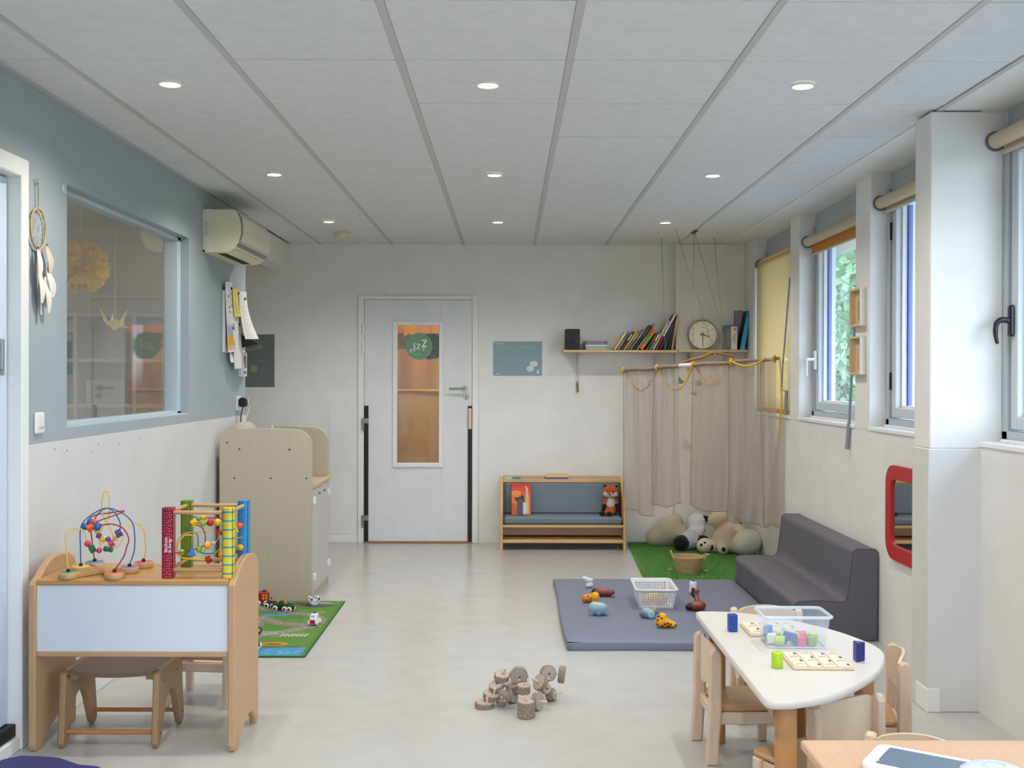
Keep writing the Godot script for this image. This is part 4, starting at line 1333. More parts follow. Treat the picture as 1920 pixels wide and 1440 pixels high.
	for i in panels.size():
		var q: Array = panels[i]
		var c = placed("sheer_curtain", q[4], "curtain", P(a.lerp(z, (q[0] + q[1]) / 2).x, q[2], -a.lerp(z, (q[0] + q[1]) / 2).z), "sheer curtains round the corner")
		var n := (z - a).cross(Vector3.UP).normalized()
		var f := func(u: float, v: float) -> Vector3:
			var t: float = lerpf(q[0], q[1], u)
			t += 0.012 * sin(v * 3.0 + i * 2.0) * (1.0 - v) + (0.03 * (1.0 - v) * (u - 0.5) if i < 3 else 0.0)
			var p: Vector3 = a.lerp(z, t)
			var low: float = lerpf(q[2], q[3], u) + 0.012 * sin(u * 7.0 + i)
			var fold: float = (0.006 + 0.010 * (1.0 - v)) * sin(u * (q[1] - q[0]) * 62.0 + 1.1 * sin(v * 2.2 + i) + i * 1.7) + 0.0035 * sin(u * (q[1] - q[0]) * 170.0 + v * 3.0 + i) * v
			var front := n * (fold + 0.018 * (1.0 - v) * (1 if i % 2 else -1))
			if i == 0 and u > 0.45 and v < 0.35: front += n * 0.05 * (u - 0.45) * (0.35 - v) * 6.0
			return Vector3(p.x, lerpf(low, p.y - 0.004, v), p.z) + front
		part("cloth", sheet(S(), f, 44, 30, 0.0), lin, c)
		var hem := []
		for k in 45: hem.append(f.call(k / 44.0, 0.0))
		part("hem", tube(S(), hem, 0.0035, 5), cloth("linen hem", Color(0.62, 0.53, 0.45)), c)
		var seam := []
		for k in 31: seam.append(f.call(0.0, k / 30.0))
		part("side_seam", tube(S(), seam, 0.0022, 5), cloth("linen hem", Color(0.62, 0.53, 0.45)), c)
	# yellow rope
	var rope := mat("yellow rope", Color(0.90, 0.72, 0.06), 0.85, {"tex": "grain", "scale": Vector3.ONE * 60.0})
	var rp = placed("yellow_rope", "yellow rope looped along the curtain rod", "rope", P(1.4, 1.25, 8.0))
	var n2 := (z - a).cross(Vector3.UP).normalized()
	if n2.z < 0: n2 = -n2
	var loops := [[0.005, 0.24, 0.175], [0.245, 0.475, 0.185], [0.478, 0.715, 0.165], [0.72, 0.93, 0.045]]
	for k in loops.size():
		var q: Array = loops[k]
		var pts := []
		for i in 13:
			var u := i / 12.0
			pts.append(a.lerp(z, lerpf(q[0], q[1], u)) + Vector3(0, 0.008 - q[2] * sin(PI * u), 0) + n2 * (0.022 * (-1.0 if k < 3 else 1.0)))
		part("loop", tube(S(), through(pts, 3), 0.0066, 7), rope, rp)
	for t in [0.008, 0.24, 0.476, 0.717, 0.975]:
		var p: Vector3 = a.lerp(z, t)
		var ring := []
		for i in 10: ring.append(p + Vector3(0, cos(TAU * i / 10) * 0.021, 0) + n2 * sin(TAU * i / 10) * 0.021)
		part("knot", tube(S(), ring, 0.0075, 7, true), rope, rp)
	part("tail", tube(S(), through([z + Vector3(0, 0.01, 0.02), z + Vector3(0.012, -0.10, 0.022), z + Vector3(0.014, -0.22, 0.02), z + Vector3(0.018, -0.30, 0.02), z + Vector3(0.006, -0.42, 0.02), z + Vector3(0.008, -0.56, 0.02)], 5), 0.0058, 7), rope, rp)
	# driftwood mobile
	var br = placed("driftwood_branch", "piece of driftwood hung on threads below the clock", "branch", P(1.55, 1.52, 8.25))
	var dw := mat("driftwood", Color(0.66, 0.49, 0.32), 0.85, {"tex": "grain", "scale": Vector3.ONE * 18.0})
	part("branch", tube(S(), through([P(1.322, 1.512, 8.25), P(1.40, 1.535, 8.24), P(1.48, 1.552, 8.25), P(1.53, 1.578, 8.26), P(1.575, 1.588, 8.26), P(1.64, 1.578, 8.26), P(1.74, 1.556, 8.27)], 4), [0.006, 0.008, 0.009, 0.010, 0.012, 0.012, 0.012, 0.013, 0.015, 0.016, 0.016, 0.015, 0.014, 0.013, 0.014, 0.016, 0.018, 0.017, 0.014, 0.011, 0.010, 0.009, 0.008, 0.007, 0.006], 9), dw, br)
	part("twig", tube(S(), [P(1.575, 1.588, 8.26), P(1.58, 1.56, 8.24), P(1.578, 1.545, 8.235)], [0.01, 0.008, 0.004], 8), dw, br)
	part("string", rod(S(), P(1.575, 1.60, 8.26), P(1.236, CEIL, 8.02), 0.0016, 5), thread, br)
	part("string", rod(S(), P(1.69, 1.57, 8.26), P(1.41, CEIL, 8.20), 0.0016, 5), thread, br)
	var hook = placed("ceiling_hook", "small black hook at the ceiling above the clock", "hook", P(1.41, CEIL, 8.2))
	part("plate", span(S(), 1.395, 1.425, CEIL - 0.006, CEIL, 8.12, 8.30, 0.001), plain(Color(0.12, 0.11, 0.10)), hook)
	part("loop", tube(S(), through([P(1.40, CEIL - 0.005, 8.2), P(1.405, CEIL - 0.02, 8.2), P(1.415, CEIL - 0.02, 8.2), P(1.42, CEIL - 0.006, 8.2)], 4), 0.0015, 5), plain(Color(0.12, 0.11, 0.10)), hook)
	# paper birds and feathers hanging behind the sheer curtain
	var bird_labels := ["grey paper bird hanging in the gap of the curtains", "grey paper bird hanging behind the curtain, upper right", "small grey paper bird hanging below the others", "white paper feather hanging behind the right curtain", "white paper tag hanging behind the curtain"]
	var bird_at := [P(1.36, 1.36, 8.55), P(1.50, 1.345, 8.5), P(1.46, 1.27, 8.45), P(1.66, 1.40, 8.3), P(1.60, 1.24, 8.25)]
	for i in 5:
		var o = thing("paper_bird", bird_labels[i], "mobile", bird_at[i], 0.5 * i, "paper mobile behind the curtain")
		var pm := plain(Color(0.50, 0.50, 0.50) if i < 3 else Color(0.90, 0.88, 0.84), 0.8)
		if i < 3:
			part("body", ball(S(), Vector3.ZERO, Vector3(0.035, 0.012, 0.010), Basis(Vector3.BACK, 0.2), 10), pm, o)
			var wg := S()
			tri(wg, Vector3(-0.02, 0.0, 0), Vector3(0.02, 0.0, 0), Vector3(-0.012, 0.045, 0.03)); tri(wg, Vector3(-0.02, 0.0, 0), Vector3(0.02, 0.0, 0), Vector3(-0.012, 0.045, -0.03))
			part("wings", wg, pm, o)
			var tl := S()
			tri(tl, Vector3(-0.03, 0, 0), Vector3(-0.07, 0.012, 0.012), Vector3(-0.07, 0.004, -0.012))
			part("tail", tl, pm, o)
		else:
			part("leaf", prism(S(), [Vector2(-0.02, -0.06), Vector2(0.02, -0.05), Vector2(0.03, 0.03), Vector2(0.0, 0.06), Vector2(-0.025, 0.03)], 0.0015, Transform3D(Basis(Vector3.BACK, 0.6), Vector3.ZERO)), pm, o)
		part("thread", rod(S(), Vector3(0, 0.005, 0), Vector3(0, CEIL - bird_at[i].y, 0), 0.0006, 4), mat("clear thread", Color(0.80, 0.79, 0.76), 0.6), o)

# ------------------------------------------------------------------ shelf on the back wall

func build_shelf():
	var pine := wood("shelf pine", Color(0.86, 0.74, 0.55), 0)
	var TOP := 1.622
	var s = placed("wall_shelf", "long pine wall shelf full of books beside the clock", "shelf", P(0.91, 1.60, 8.93), "wall shelves")
	part("board", span(S(), 0.445, 1.384, 1.602, TOP, 8.82, BACK, 0.002), pine, s)
	var br := mat("white bracket", Color(0.82, 0.82, 0.83), 0.5)
	for x in [0.575, 1.225]:
		var k := part("bracket", span(S(), x - 0.011, x + 0.011, 1.36, 1.602, BACK - 0.010, BACK, 0.002), br, s)
		part("arm", prism(S(), [Vector2(BACK - 0.01, 1.602), Vector2(8.86, 1.602), Vector2(8.86, 1.594), Vector2(BACK - 0.01, 1.50)], 0.006, Transform3D(Basis(Vector3(0, 0, -1), Vector3.UP, Vector3.RIGHT), Vector3(x, 0, 0))), br, k)
		part("screw", ball(S(), P(x, 1.555, BACK - 0.011), 0.005, Basis(), 8), mat("screw head", Color(0.22, 0.21, 0.2), 0.5), k)
	var s2 = placed("wall_shelf", "short pine wall shelf on the pillar, holding boxes and the clock", "shelf", P(1.68, 1.61, 8.9), "wall shelves")
	part("board", span(S(), 1.388, 1.955, 1.606, 1.626, 8.80, 8.955, 0.002), pine, s2)
	for x in [1.49, 1.79]: part("bracket", prism(S(), [Vector2(8.955, 1.606), Vector2(8.84, 1.606), Vector2(8.84, 1.598), Vector2(8.945, 1.50), Vector2(8.955, 1.45)], 0.012, Transform3D(Basis(Vector3(0, 0, -1), Vector3.UP, Vector3.RIGHT), Vector3(x, 0, 0))), mat("tan bracket", Color(0.66, 0.62, 0.54), 0.5), s2)

	# loudspeaker
	var blk := mat("black speaker box", Color(0.035, 0.034, 0.036), 0.45)
	var sp = placed("loudspeaker", "small black loudspeaker at the left end of the wall shelf", "speaker", P(0.52, TOP, 8.92))
	part("cabinet", span(S(), 0.463, 0.581, TOP, TOP + 0.172, 8.835, 9.0, 0.004), blk, sp)
	part("woofer", lathe(S(), [Vector2(0.042, 0.0), Vector2(0.042, 0.004), Vector2(0.036, 0.004), Vector2(0.014, -0.004), Vector2(0.011, 0.002), Vector2(0.0, 0.004)], 24, Transform3D(Basis(Vector3.RIGHT, PI / 2), P(0.522, TOP + 0.066, 8.8355))), mat("grey speaker cone", Color(0.11, 0.11, 0.12), 0.35), sp)
	part("tweeter", lathe(S(), [Vector2(0.022, 0.0), Vector2(0.021, 0.003), Vector2(0.012, 0.001), Vector2(0.008, 0.004), Vector2(0.0, 0.005)], 20, Transform3D(Basis(Vector3.RIGHT, PI / 2), P(0.522, TOP + 0.138, 8.8355))), mat("grey speaker cone", Color(0.11, 0.11, 0.12)), sp)

	# lying stack beside the speaker
	for q in [[0.628, 0.826, 0.0, 0.022, Color(0.55, 0.68, 0.60), "mint green folder at the bottom of the stack beside the loudspeaker"], [0.625, 0.832, 0.0225, 0.047, Color(0.70, 0.68, 0.66), "light grey folder in the stack beside the loudspeaker"], [0.618, 0.808, 0.0475, 0.060, Color(0.50, 0.49, 0.56), "grey clamshell case in the stack beside the loudspeaker"], [0.620, 0.812, 0.0605, 0.074, Color(0.46, 0.45, 0.52), "dark grey case on top of the stack beside the loudspeaker"]]:
		var o = placed("lying_folder", q[5], "folder", P(0.72, TOP + q[2], 8.93), "folders beside the loudspeaker")
		part("sleeve", span(S(), q[0], q[1], TOP + q[2], TOP + q[3], 8.84, 9.03, 0.004), plain(q[4]), o)
		part("label_strip", span(S(), q[0] + 0.02, q[1] - 0.03, TOP + q[2] + 0.004, TOP + q[3] - 0.004, 8.8385, 8.841), plain(q[4].lerp(Color.WHITE, 0.35)), o)

	# leaning books: base x, lean, height, thickness, cover, second colour, label
	var books := [
		[0.863, 33.0, 0.168, 0.015, Color(0.88, 0.80, 0.48), Color(0.90, 0.88, 0.70), "thin pale yellow book, leftmost of the leaning row"],
		[0.889, 33.5, 0.172, 0.017, Color(0.60, 0.52, 0.54), Color(0.42, 0.36, 0.34), "mauve grey book, second of the leaning row"],
		[0.916, 35.0, 0.176, 0.016, Color(0.16, 0.20, 0.27), Color(0.75, 0.75, 0.74), "dark navy book with a white edge left of the yellow one"],
		[0.941, 35.5, 0.178, 0.012, Color(0.90, 0.68, 0.14), Color(0.95, 0.82, 0.35), "bright yellow book in the leaning row"],
		[0.962, 35.5, 0.180, 0.017, Color(0.55, 0.42, 0.36), Color(0.72, 0.64, 0.55), "brown book right of the yellow one"],
		[0.990, 36.0, 0.205, 0.017, Color(0.42, 0.46, 0.43), Color(0.56, 0.57, 0.55), "grey-green book in the middle of the leaning row"],
		[1.017, 36.0, 0.245, 0.018, Color(0.10, 0.10, 0.10), Color(0.30, 0.30, 0.27), "tall black book in the leaning row"],
		[1.046, 36.0, 0.262, 0.010, Color(0.66, 0.64, 0.62), Color(0.45, 0.40, 0.38), "tall thin grey book next to the orange and green one"],
		[1.072, 36.0, 0.190, 0.030, Color(0.88, 0.42, 0.08), Color(0.36, 0.62, 0.15), "thick orange book with a green band on its spine"],
		[1.126, 33.0, 0.160, 0.014, Color(0.42, 0.25, 0.16), Color(0.60, 0.36, 0.20), "short brown book right of the orange and green one"],
		[1.152, 31.0, 0.168, 0.014, Color(0.40, 0.50, 0.44), Color(0.90, 0.90, 0.88), "short green book with a white spine stripe"],
		[1.177, 29.0, 0.270, 0.016, Color(0.74, 0.66, 0.64), Color(0.84, 0.78, 0.74), "tall dusty pink book in the leaning row"],
		[1.203, 28.0, 0.330, 0.016, Color(0.55, 0.08, 0.14), Color(0.92, 0.90, 0.86), "tallest book with a white and dark red spine"],
		[1.232, 26.0, 0.310, 0.022, Color(0.07, 0.14, 0.25), Color(0.10, 0.22, 0.38), "tall navy blue book right of the white and red one"],
		[1.266, 21.0, 0.280, 0.020, Color(0.18, 0.13, 0.22), Color(0.28, 0.22, 0.32), "dark purple book near the shelf's end"],
		[1.298, 15.0, 0.260, 0.022, Color(0.07, 0.05, 0.07), Color(0.16, 0.10, 0.10), "black book near the shelf's end"],
		[1.332, 9.0, 0.295, 0.014, Color(0.70, 0.58, 0.40), Color(0.78, 0.70, 0.50), "tan book standing nearly upright at the shelf's end"]]
	for i in books.size():
		var q: Array = books[i]
		var th := deg_to_rad(q[1])
		var o = thing("shelf_book", q[6], "book", P(q[0], TOP + 0.001, 8.84 + 0.004 * ((i * 7) % 4)), 0.0, "leaning books on the wall shelf")
		var b := Basis(Vector3.BACK, -th)
		var lift := b * Vector3(q[3] / 2, 0, 0)
		var up: float = q[3] * sin(th)
		var c := Vector3(lift.x, up - q[3] / 2 * sin(th), 0) + b * Vector3(0, q[2] / 2, 0)
		var deep := 0.17
		part("cover", box(S(), c + b * Vector3(-q[3] / 2 + 0.001, 0, -deep / 2), Vector3(0.002, q[2], deep), 0.0, b), plain(q[4]), o)
		part("cover", box(S(), c + b * Vector3(q[3] / 2 - 0.001, 0, -deep / 2), Vector3(0.002, q[2], deep), 0.0, b), plain(q[4]), o)
		part("pages", box(S(), c + b * Vector3(0, 0, -deep / 2 - 0.003), Vector3(q[3] - 0.004, q[2] - 0.006, deep - 0.006), 0.0, b), plain(Color(0.88, 0.85, 0.78)), o)
		part("spine", box(S(), c + b * Vector3(0, 0, -0.0015), Vector3(q[3] - 0.003, q[2], 0.003), 0.0, b), plain(q[4]), o)
		var f := 0.46 if i == 8 else (0.62 if i == 12 else 0.35)
		var off: float = 0.0 if i == 8 else (q[2] * 0.19 if i == 12 else q[2] * 0.2)
		part("spine_band", box(S(), c + b * Vector3(0, off, 0.0004), Vector3(q[3] - 0.004, q[2] * f, 0.0012), 0.0, b), plain(q[5]), o)

	# clock leaning on the pillar
	var ck = thing("wall_clock", "round wall clock with cream face and grey rim above the shelf", "clock", P(1.600, 1.752, 8.90))
	var turn := Basis(Vector3.RIGHT, PI / 2)
	part("rim", lathe(S(), [Vector2(0.112, 0.012), Vector2(0.113, 0.022), Vector2(0.118, 0.026), Vector2(0.124, 0.022), Vector2(0.127, 0.0), Vector2(0.120, -0.026), Vector2(0.0, -0.026)], 48, Transform3D(turn, Vector3.ZERO)), mat("grey clock rim", Color(0.62, 0.61, 0.59), 0.35, {"metal": 0.3}), ck)
	var dial := part("dial", lathe(S(), [Vector2(0.0, 0.012), Vector2(0.113, 0.012)], 48, Transform3D(turn, Vector3.ZERO)), mat("clock dial", Color(0.93, 0.91, 0.83), 0.5), ck)
	var ink := mat("clock ink", Color(0.16, 0.14, 0.13), 0.6)
	var soft := mat("clock numerals", Color(0.42, 0.38, 0.34), 0.6)
	for h in 12:
		var a := TAU * (h + 1) / 12
		lettering(str(h + 1), 0.014, soft, Transform3D(Basis(), Vector3(sin(a) * 0.090, cos(a) * 0.090, 0.0128)), dial, "numeral", false)
		part("tick", box(S(), Vector3(sin(a) * 0.106, cos(a) * 0.106, 0.0128), Vector3(0.002, 0.008, 0.0008), 0.0, Basis(Vector3.BACK, -a)), ink, dial)
	part("brand_mark", span(S(), -0.016, 0.016, 0.058, 0.062, -0.0135, -0.0128), soft, dial)
	for q in [["hour_hand", 108.0, 0.060, 0.006], ["minute_hand", 181.0, 0.082, 0.0045], ["second_hand", 63.0, 0.092, 0.0016]]:
		var a: float = deg_to_rad(q[1])
		part(q[0], box(S(), Vector3(sin(a), cos(a), 0) * (q[2] / 2 - 0.012) + Vector3(0, 0, 0.015 + q[3] * 0.2), Vector3(q[3], q[2] + 0.024, 0.001), 0.0, Basis(Vector3.BACK, -a)), ink, ck)
	part("hub", ball(S(), Vector3(0, 0, 0.016), 0.005, Basis(), 8), ink, ck)

	# boxes at the right end
	var T2 := 1.626
	var b1 = placed("card_game_box", "white and blue game box with an orange dot beside the clock", "box", P(1.82, T2, 8.87))
	part("box_body", span(S(), 1.772, 1.868, T2, T2 + 0.198, 8.815, 8.94, 0.002), plain(Color(0.42, 0.42, 0.44)), b1)
	part("front_label", span(S(), 1.818, 1.868, T2 + 0.003, T2 + 0.192, 8.813, 8.815), plain(Color(0.90, 0.87, 0.82)), b1)
	part("lid_edge", span(S(), 1.770, 1.870, T2 + 0.190, T2 + 0.200, 8.812, 8.942), plain(Color(0.15, 0.45, 0.70)), b1)
	part("orange_dot", prism(S(), disc(0.013, 16), 0.001, Transform3D(Basis(), P(1.848, T2 + 0.168, 8.8125))), plain(Color(0.92, 0.62, 0.10)), b1)
	part("blue_scrawl", tube(S(), through([P(1.832, T2 + 0.06, 8.8125), P(1.838, T2 + 0.11, 8.8125), P(1.852, T2 + 0.13, 8.8125), P(1.848, T2 + 0.08, 8.8125), P(1.856, T2 + 0.05, 8.8125)], 4), 0.002, 5), plain(Color(0.35, 0.40, 0.60)), b1)
	part("side_picture", span(S(), 1.774, 1.816, T2 + 0.02, T2 + 0.17, 8.8132, 8.815), plain(Color(0.50, 0.48, 0.46)), b1)
	var b2 = thing("puzzle_box", "tall light blue box leaning at the right end of the shelf", "box", P(1.882, T2, 8.87))
	var lean := Basis(Vector3.BACK, -0.185)
	part("box_body", box(S(), Vector3(0.006, 0, 0) + lean * Vector3(0.018, 0.162, 0), Vector3(0.036, 0.325, 0.14), 0.002, lean), plain(Color(0.26, 0.60, 0.80)), b2)
	part("dark_side", box(S(), Vector3(0.006, 0, 0) + lean * Vector3(-0.001, 0.162, 0), Vector3(0.002, 0.323, 0.138), 0.0, lean), plain(Color(0.10, 0.13, 0.20)), b2)
	lettering("F", 0.022, plain(Color(0.10, 0.15, 0.25)), Transform3D(lean, Vector3(0.006, 0, 0) + lean * Vector3(0.018, 0.285, 0.0705)), b2)
	part("green_patch", box(S(), Vector3(0.006, 0, 0) + lean * Vector3(0.012, 0.185, 0.0705), Vector3(0.022, 0.05, 0.001), 0.0, lean), plain(Color(0.30, 0.68, 0.62)), b2)
	var b3 = thing("file_box", "grey see-through file box behind the light blue box", "box", P(1.885, T2, 8.948))
	part("box_body", box(S(), Vector3(0.022, 0.165, 0), Vector3(0.07, 0.33, 0.010), 0.006), plain(Color(0.60, 0.58, 0.60)), b3)
	part("rim", tube(S(), [Vector3(-0.013, 0.01, 0.004), Vector3(-0.013, 0.325, 0.004), Vector3(0.055, 0.328, 0.004)], 0.003, 6), plain(Color(0.40, 0.40, 0.44)), b3)
	# small hanging twine bundle under the shelf
	var tw = placed("twine_bundle", "little bundle of twine hanging under the shelf bracket", "twine", P(0.575, 1.27, BACK - 0.02))
	var tm := mat("twine", Color(0.56, 0.48, 0.34), 0.9)
	for k in 4: part("strand", tube(S(), through([P(0.575, 1.365, BACK - 0.012), P(0.567 + 0.005 * k, 1.335, BACK - 0.016), P(0.571 + 0.003 * k, 1.305, BACK - 0.02), P(0.570 + 0.006 * k, 1.268 + 0.004 * k, BACK - 0.02)], 4), 0.0025, 5), tm, tw)
	part("binding", rod(S(), P(0.576, 1.318, BACK - 0.018), P(0.576, 1.302, BACK - 0.018), 0.008, 8), tm, tw)

# ------------------------------------------------------------------ left wall

func build_left_wall_things():
	# air conditioner
	var shell := mat("cream unit shell", Color(0.86, 0.84, 0.72), 0.4)
	var ac = placed("air_conditioner", "cream wall air conditioner high on the blue wall", "air conditioner", P(-1.72, 2.137, 6.82))
	var prof := [Vector2(LEFT, 2.137), Vector2(LEFT, 2.392), Vector2(-1.66, 2.395), Vector2(-1.628, 2.385), Vector2(-1.610, 2.345), Vector2(-1.600, 2.29), Vector2(-1.601, 2.245), Vector2(-1.615, 2.20), Vector2(-1.64, 2.165), Vector2(-1.675, 2.142), Vector2(-1.71, 2.137)]
	part("body", prism(S(), prof, 0.76, Transform3D(Basis(), P(0, 0, 6.815)), 0.004), shell, ac)
	part("end_cover", prism(S(), [Vector2(LEFT, 2.135), Vector2(LEFT, 2.394), Vector2(-1.774, 2.395), Vector2(-1.774, 2.136)], 0.006, Transform3D(Basis(), P(0, 0, 6.433)), 0.002), mat("pale unit end", Color(0.86, 0.86, 0.81), 0.45), ac)
	var fp := []
	for q in [[2.375, -1.622], [2.345, -1.606], [2.29, -1.596], [2.245, -1.597], [2.205, -1.611]]: fp.append(q)
	part("front_panel", sheet(S(), func(u, v):
		var t: float = v * 4.0
		var i := mini(int(t), 3)
		return P(lerpf(fp[i][1], fp[i + 1][1], t - i), lerpf(fp[i][0], fp[i + 1][0], t - i), 6.455 + 0.72 * u), 2, 16, 0.005), mat("glossy cream panel", Color(0.88, 0.86, 0.75), 0.12), ac)
	part("grey_trim", sheet(S(), func(u, v):
		var t: float = v * 4.0
		var i := mini(int(t), 3)
		return P(lerpf(fp[i][1], fp[i + 1][1], t - i) - 0.002, lerpf(fp[i][0], fp[i + 1][0], t - i), 6.436 + 0.018 * u), 1, 16, 0.004), mat("grey unit trim", Color(0.46, 0.46, 0.46), 0.4), ac)
	part("bottom_trim", box(S(), P(-1.628, 2.186, 6.815), Vector3(0.012, 0.028, 0.75), 0.003, Basis(Vector3.BACK, -0.75)), mat("grey unit trim", Color(0.46, 0.46, 0.46)), ac)
	part("louver", box(S(), P(-1.672, 2.146, 6.815), Vector3(0.055, 0.006, 0.66), 0.002, Basis(Vector3.BACK, 0.28)), shell, ac)
	part("air_slot", span(S(), -1.755, -1.708, 2.1345, 2.139, 6.50, 7.10), mat("dark slot", Color(0.05, 0.05, 0.05), 0.8), ac)
	var lab := canvas(32, 96, Color(0.86, 0.86, 0.82))
	for i in 22:
		var y := 4 + i * 4
		if i == 7 or i == 13: continue
		ink_line(lab, [Vector2(4, y), Vector2(10 + (i * 11) % 17, y)], 1.5, Color(0.35, 0.35, 0.36))
	part("rating_label", slab_print(S(), P(-1.818, 2.235, 6.4288), Vector3(0.034, 0, 0), Vector3(0, 0.085, 0), 0.0005), printed("rating label", lab), ac)
	part("pipe_plug", span(S(), -1.828, -1.815, 2.138, 2.150, 6.426, 6.434), mat("dark slot", Color(0.05, 0.05, 0.05)), ac)

	# pinned papers
	var bd = placed("notice_board", "white magnetic board under the pinned papers by the recess", "board", P(LEFT, 1.55, 7.12))
	part("panel", span(S(), LEFT, LEFT + 0.016, 1.55, 1.945, 6.875, 7.40, 0.002), plain(Color(0.88, 0.88, 0.87), 0.4), bd)
	var xw := LEFT + 0.018
	var prints := []
	var im := canvas(48, 96, Color(0.87, 0.87, 0.87))
	for q in [[12, 30], [30, 24], [14, 56], [16, 66], [34, 52], [36, 12]]: im.fill_rect(Rect2i(q[0], q[1], 7, 5), Color(0.30, 0.30, 0.32))
	prints.append(im)
	im = canvas(48, 72, Color(0.86, 0.80, 0.42))
	for i in 6: ink_line(im, [Vector2(8, 36 + i * 5), Vector2(36, 36 + i * 5)], 1.5, Color(0.62, 0.56, 0.30))
	prints.append(im)
	im = canvas(48, 120, Color(0.88, 0.87, 0.86))
	for i in 18: ink_line(im, [Vector2(6, 30 + i * 5), Vector2(24 + (i * 13) % 18, 30 + i * 5)], 1.0, Color(0.66, 0.64, 0.64))
	ink_oval(im, Vector2(28, 20), Vector2(4, 5), Color(0.14, 0.34, 0.32))
	prints.append(im)
	im = canvas(48, 64, Color(0.88, 0.88, 0.88))
	im.fill_rect(Rect2i(2, 4, 44, 20), Color(0.62, 0.68, 0.82))
	im.fill_rect(Rect2i(2, 24, 44, 26), Color(0.86, 0.66, 0.28))
	im.fill_rect(Rect2i(2, 50, 44, 10), Color(0.88, 0.72, 0.66))
	for i in 5: ink_line(im, [Vector2(6, 28 + i * 4), Vector2(40, 28 + i * 4)], 1.0, Color(0.76, 0.58, 0.26))
	prints.append(im)
	im = canvas(48, 96, Color(0.87, 0.87, 0.86))
	ink_oval(im, Vector2(12, 14), Vector2(10, 12), Color(0.55, 0.60, 0.66))
	ink_oval(im, Vector2(13, 16), Vector2(7, 9), Color(0.87, 0.87, 0.86))
	prints.append(im)
	# z0, z1, y0, y1, offset, curl, print, label
	var papers := [
		[6.865, 7.05, 1.735, 2.005, 0.004, 0.02, 0, "tall white sheet with small stickers on the notice board"],
		[7.03, 7.22, 1.79, 1.975, 0.008, 0.025, 1, "yellow sheet pinned on the notice board"],
		[7.18, 7.40, 1.65, 1.97, 0.012, 0.085, 2, "long curling printed sheet at the right of the notice board"],
		[6.87, 7.06, 1.555, 1.735, 0.014, 0.015, 3, "sheet with blue, orange and pink blocks on the notice board"],
		[7.02, 7.24, 1.45, 1.79, 0.010, 0.03, 4, "white sheet hanging below the yellow one"],
		[6.96, 7.10, 1.49, 1.56, 0.006, 0.02, 4, "small pale slip hanging at the bottom of the notice board"]]
	for q in papers:
		var p = placed("pinned_sheet", q[7], "paper", P(xw, q[2], (q[0] + q[1]) / 2), "papers pinned on the notice board")
		part("paper", sheet(S(), func(u, v): return P(xw + q[4] + q[5] * pow(1 - v, 2.0) * (0.5 + 0.5 * u) + 0.004 * sin(u * 5.0), lerpf(q[2], q[3], v) + 0.01 * (u - 0.5), lerpf(q[0], q[1], u)), 8, 12, 0.0008), printed("paper print %d" % q[6], prints[q[6]], 0.7), p)
		part("magnet", prism(S(), disc(0.009, 12), 0.006, Transform3D(Basis(Vector3.UP, PI / 2), P(xw + q[4] + 0.006, lerpf(q[2], q[3], 0.86), lerpf(q[0], q[1], 0.7))), 0.001), plain(Color(0.10, 0.12, 0.16) if q[6] != 2 else Color(0.10, 0.35, 0.32)), p)
	var fo = placed("black_folder", "black folded card sticking out from the notice board", "folder", P(xw, 1.575, 7.32))
	part("card", prism(S(), [Vector2(0.02, 1.585), Vector2(0.025, 1.68), Vector2(0.115, 1.635), Vector2(0.14, 1.615)], 0.012, Transform3D(Basis(), P(LEFT, 0, 7.26)), 0.001), plain(Color(0.10, 0.10, 0.10)), fo)
	part("inner_card", prism(S(), [Vector2(0.03, 1.575), Vector2(0.14, 1.612), Vector2(0.13, 1.585)], 0.14, Transform3D(Basis(), P(LEFT, 0, 7.33)), 0.001), plain(Color(0.34, 0.34, 0.31)), fo)
	part("red_pin", ball(S(), P(LEFT + 0.032, 1.675, 7.245), 0.009, Basis(), 8), plain(Color(0.78, 0.12, 0.22)), fo)
	var th = placed("thermostat", "white wall thermostat with grey screen below the papers", "thermostat", P(LEFT, 1.40, 7.36))
	part("case", span(S(), LEFT, LEFT + 0.028, 1.395, 1.56, 7.27, 7.41, 0.004), plain(Color(0.87, 0.87, 0.86), 0.4), th)
	part("screen", span(S(), LEFT + 0.028, LEFT + 0.0295, 1.455, 1.535, 7.31, 7.385), plain(Color(0.34, 0.35, 0.34), 0.3), th)
	for k in 2: part("button", span(S(), LEFT + 0.028, LEFT + 0.031, 1.415, 1.432, 7.315 + 0.04 * k, 7.338 + 0.04 * k, 0.001), plain(Color(0.40, 0.40, 0.40)), th)
	# socket with plug
	var so = placed("wall_socket", "white wall socket above the tall cabinet", "socket", P(LEFT, 1.17, 7.30))
	part("plate", span(S(), LEFT, LEFT + 0.012, 1.165, 1.262, 7.20, 7.31, 0.003), plain(Color(0.86, 0.86, 0.85), 0.4), so)
	var pg = placed("black_plug", "black mains adapter plugged in above the tall cabinet", "plug", P(LEFT + 0.03, 1.18, 7.26))
	part("plug_body", box(S(), P(LEFT + 0.040, 1.222, 7.255), Vector3(0.055, 0.062, 0.05), 0.012), mat("black plastic", Color(0.045, 0.045, 0.05), 0.4), pg)
	part("cable", tube(S(), through([P(LEFT + 0.04, 1.19, 7.25), P(LEFT + 0.03, 1.14, 7.24), P(LEFT + 0.03, 1.06, 7.23)], 4), 0.0035, 6), mat("black plastic", Color(0.045, 0.045, 0.05)), pg)
	var wp = placed("white_charger", "white charger and cable beside the black adapter", "charger", P(LEFT + 0.03, 1.20, 7.36))
	part("plug_body", box(S(), P(LEFT + 0.028, 1.230, 7.345), Vector3(0.050, 0.032, 0.035), 0.006), plain(Color(0.86, 0.86, 0.85), 0.4), wp)
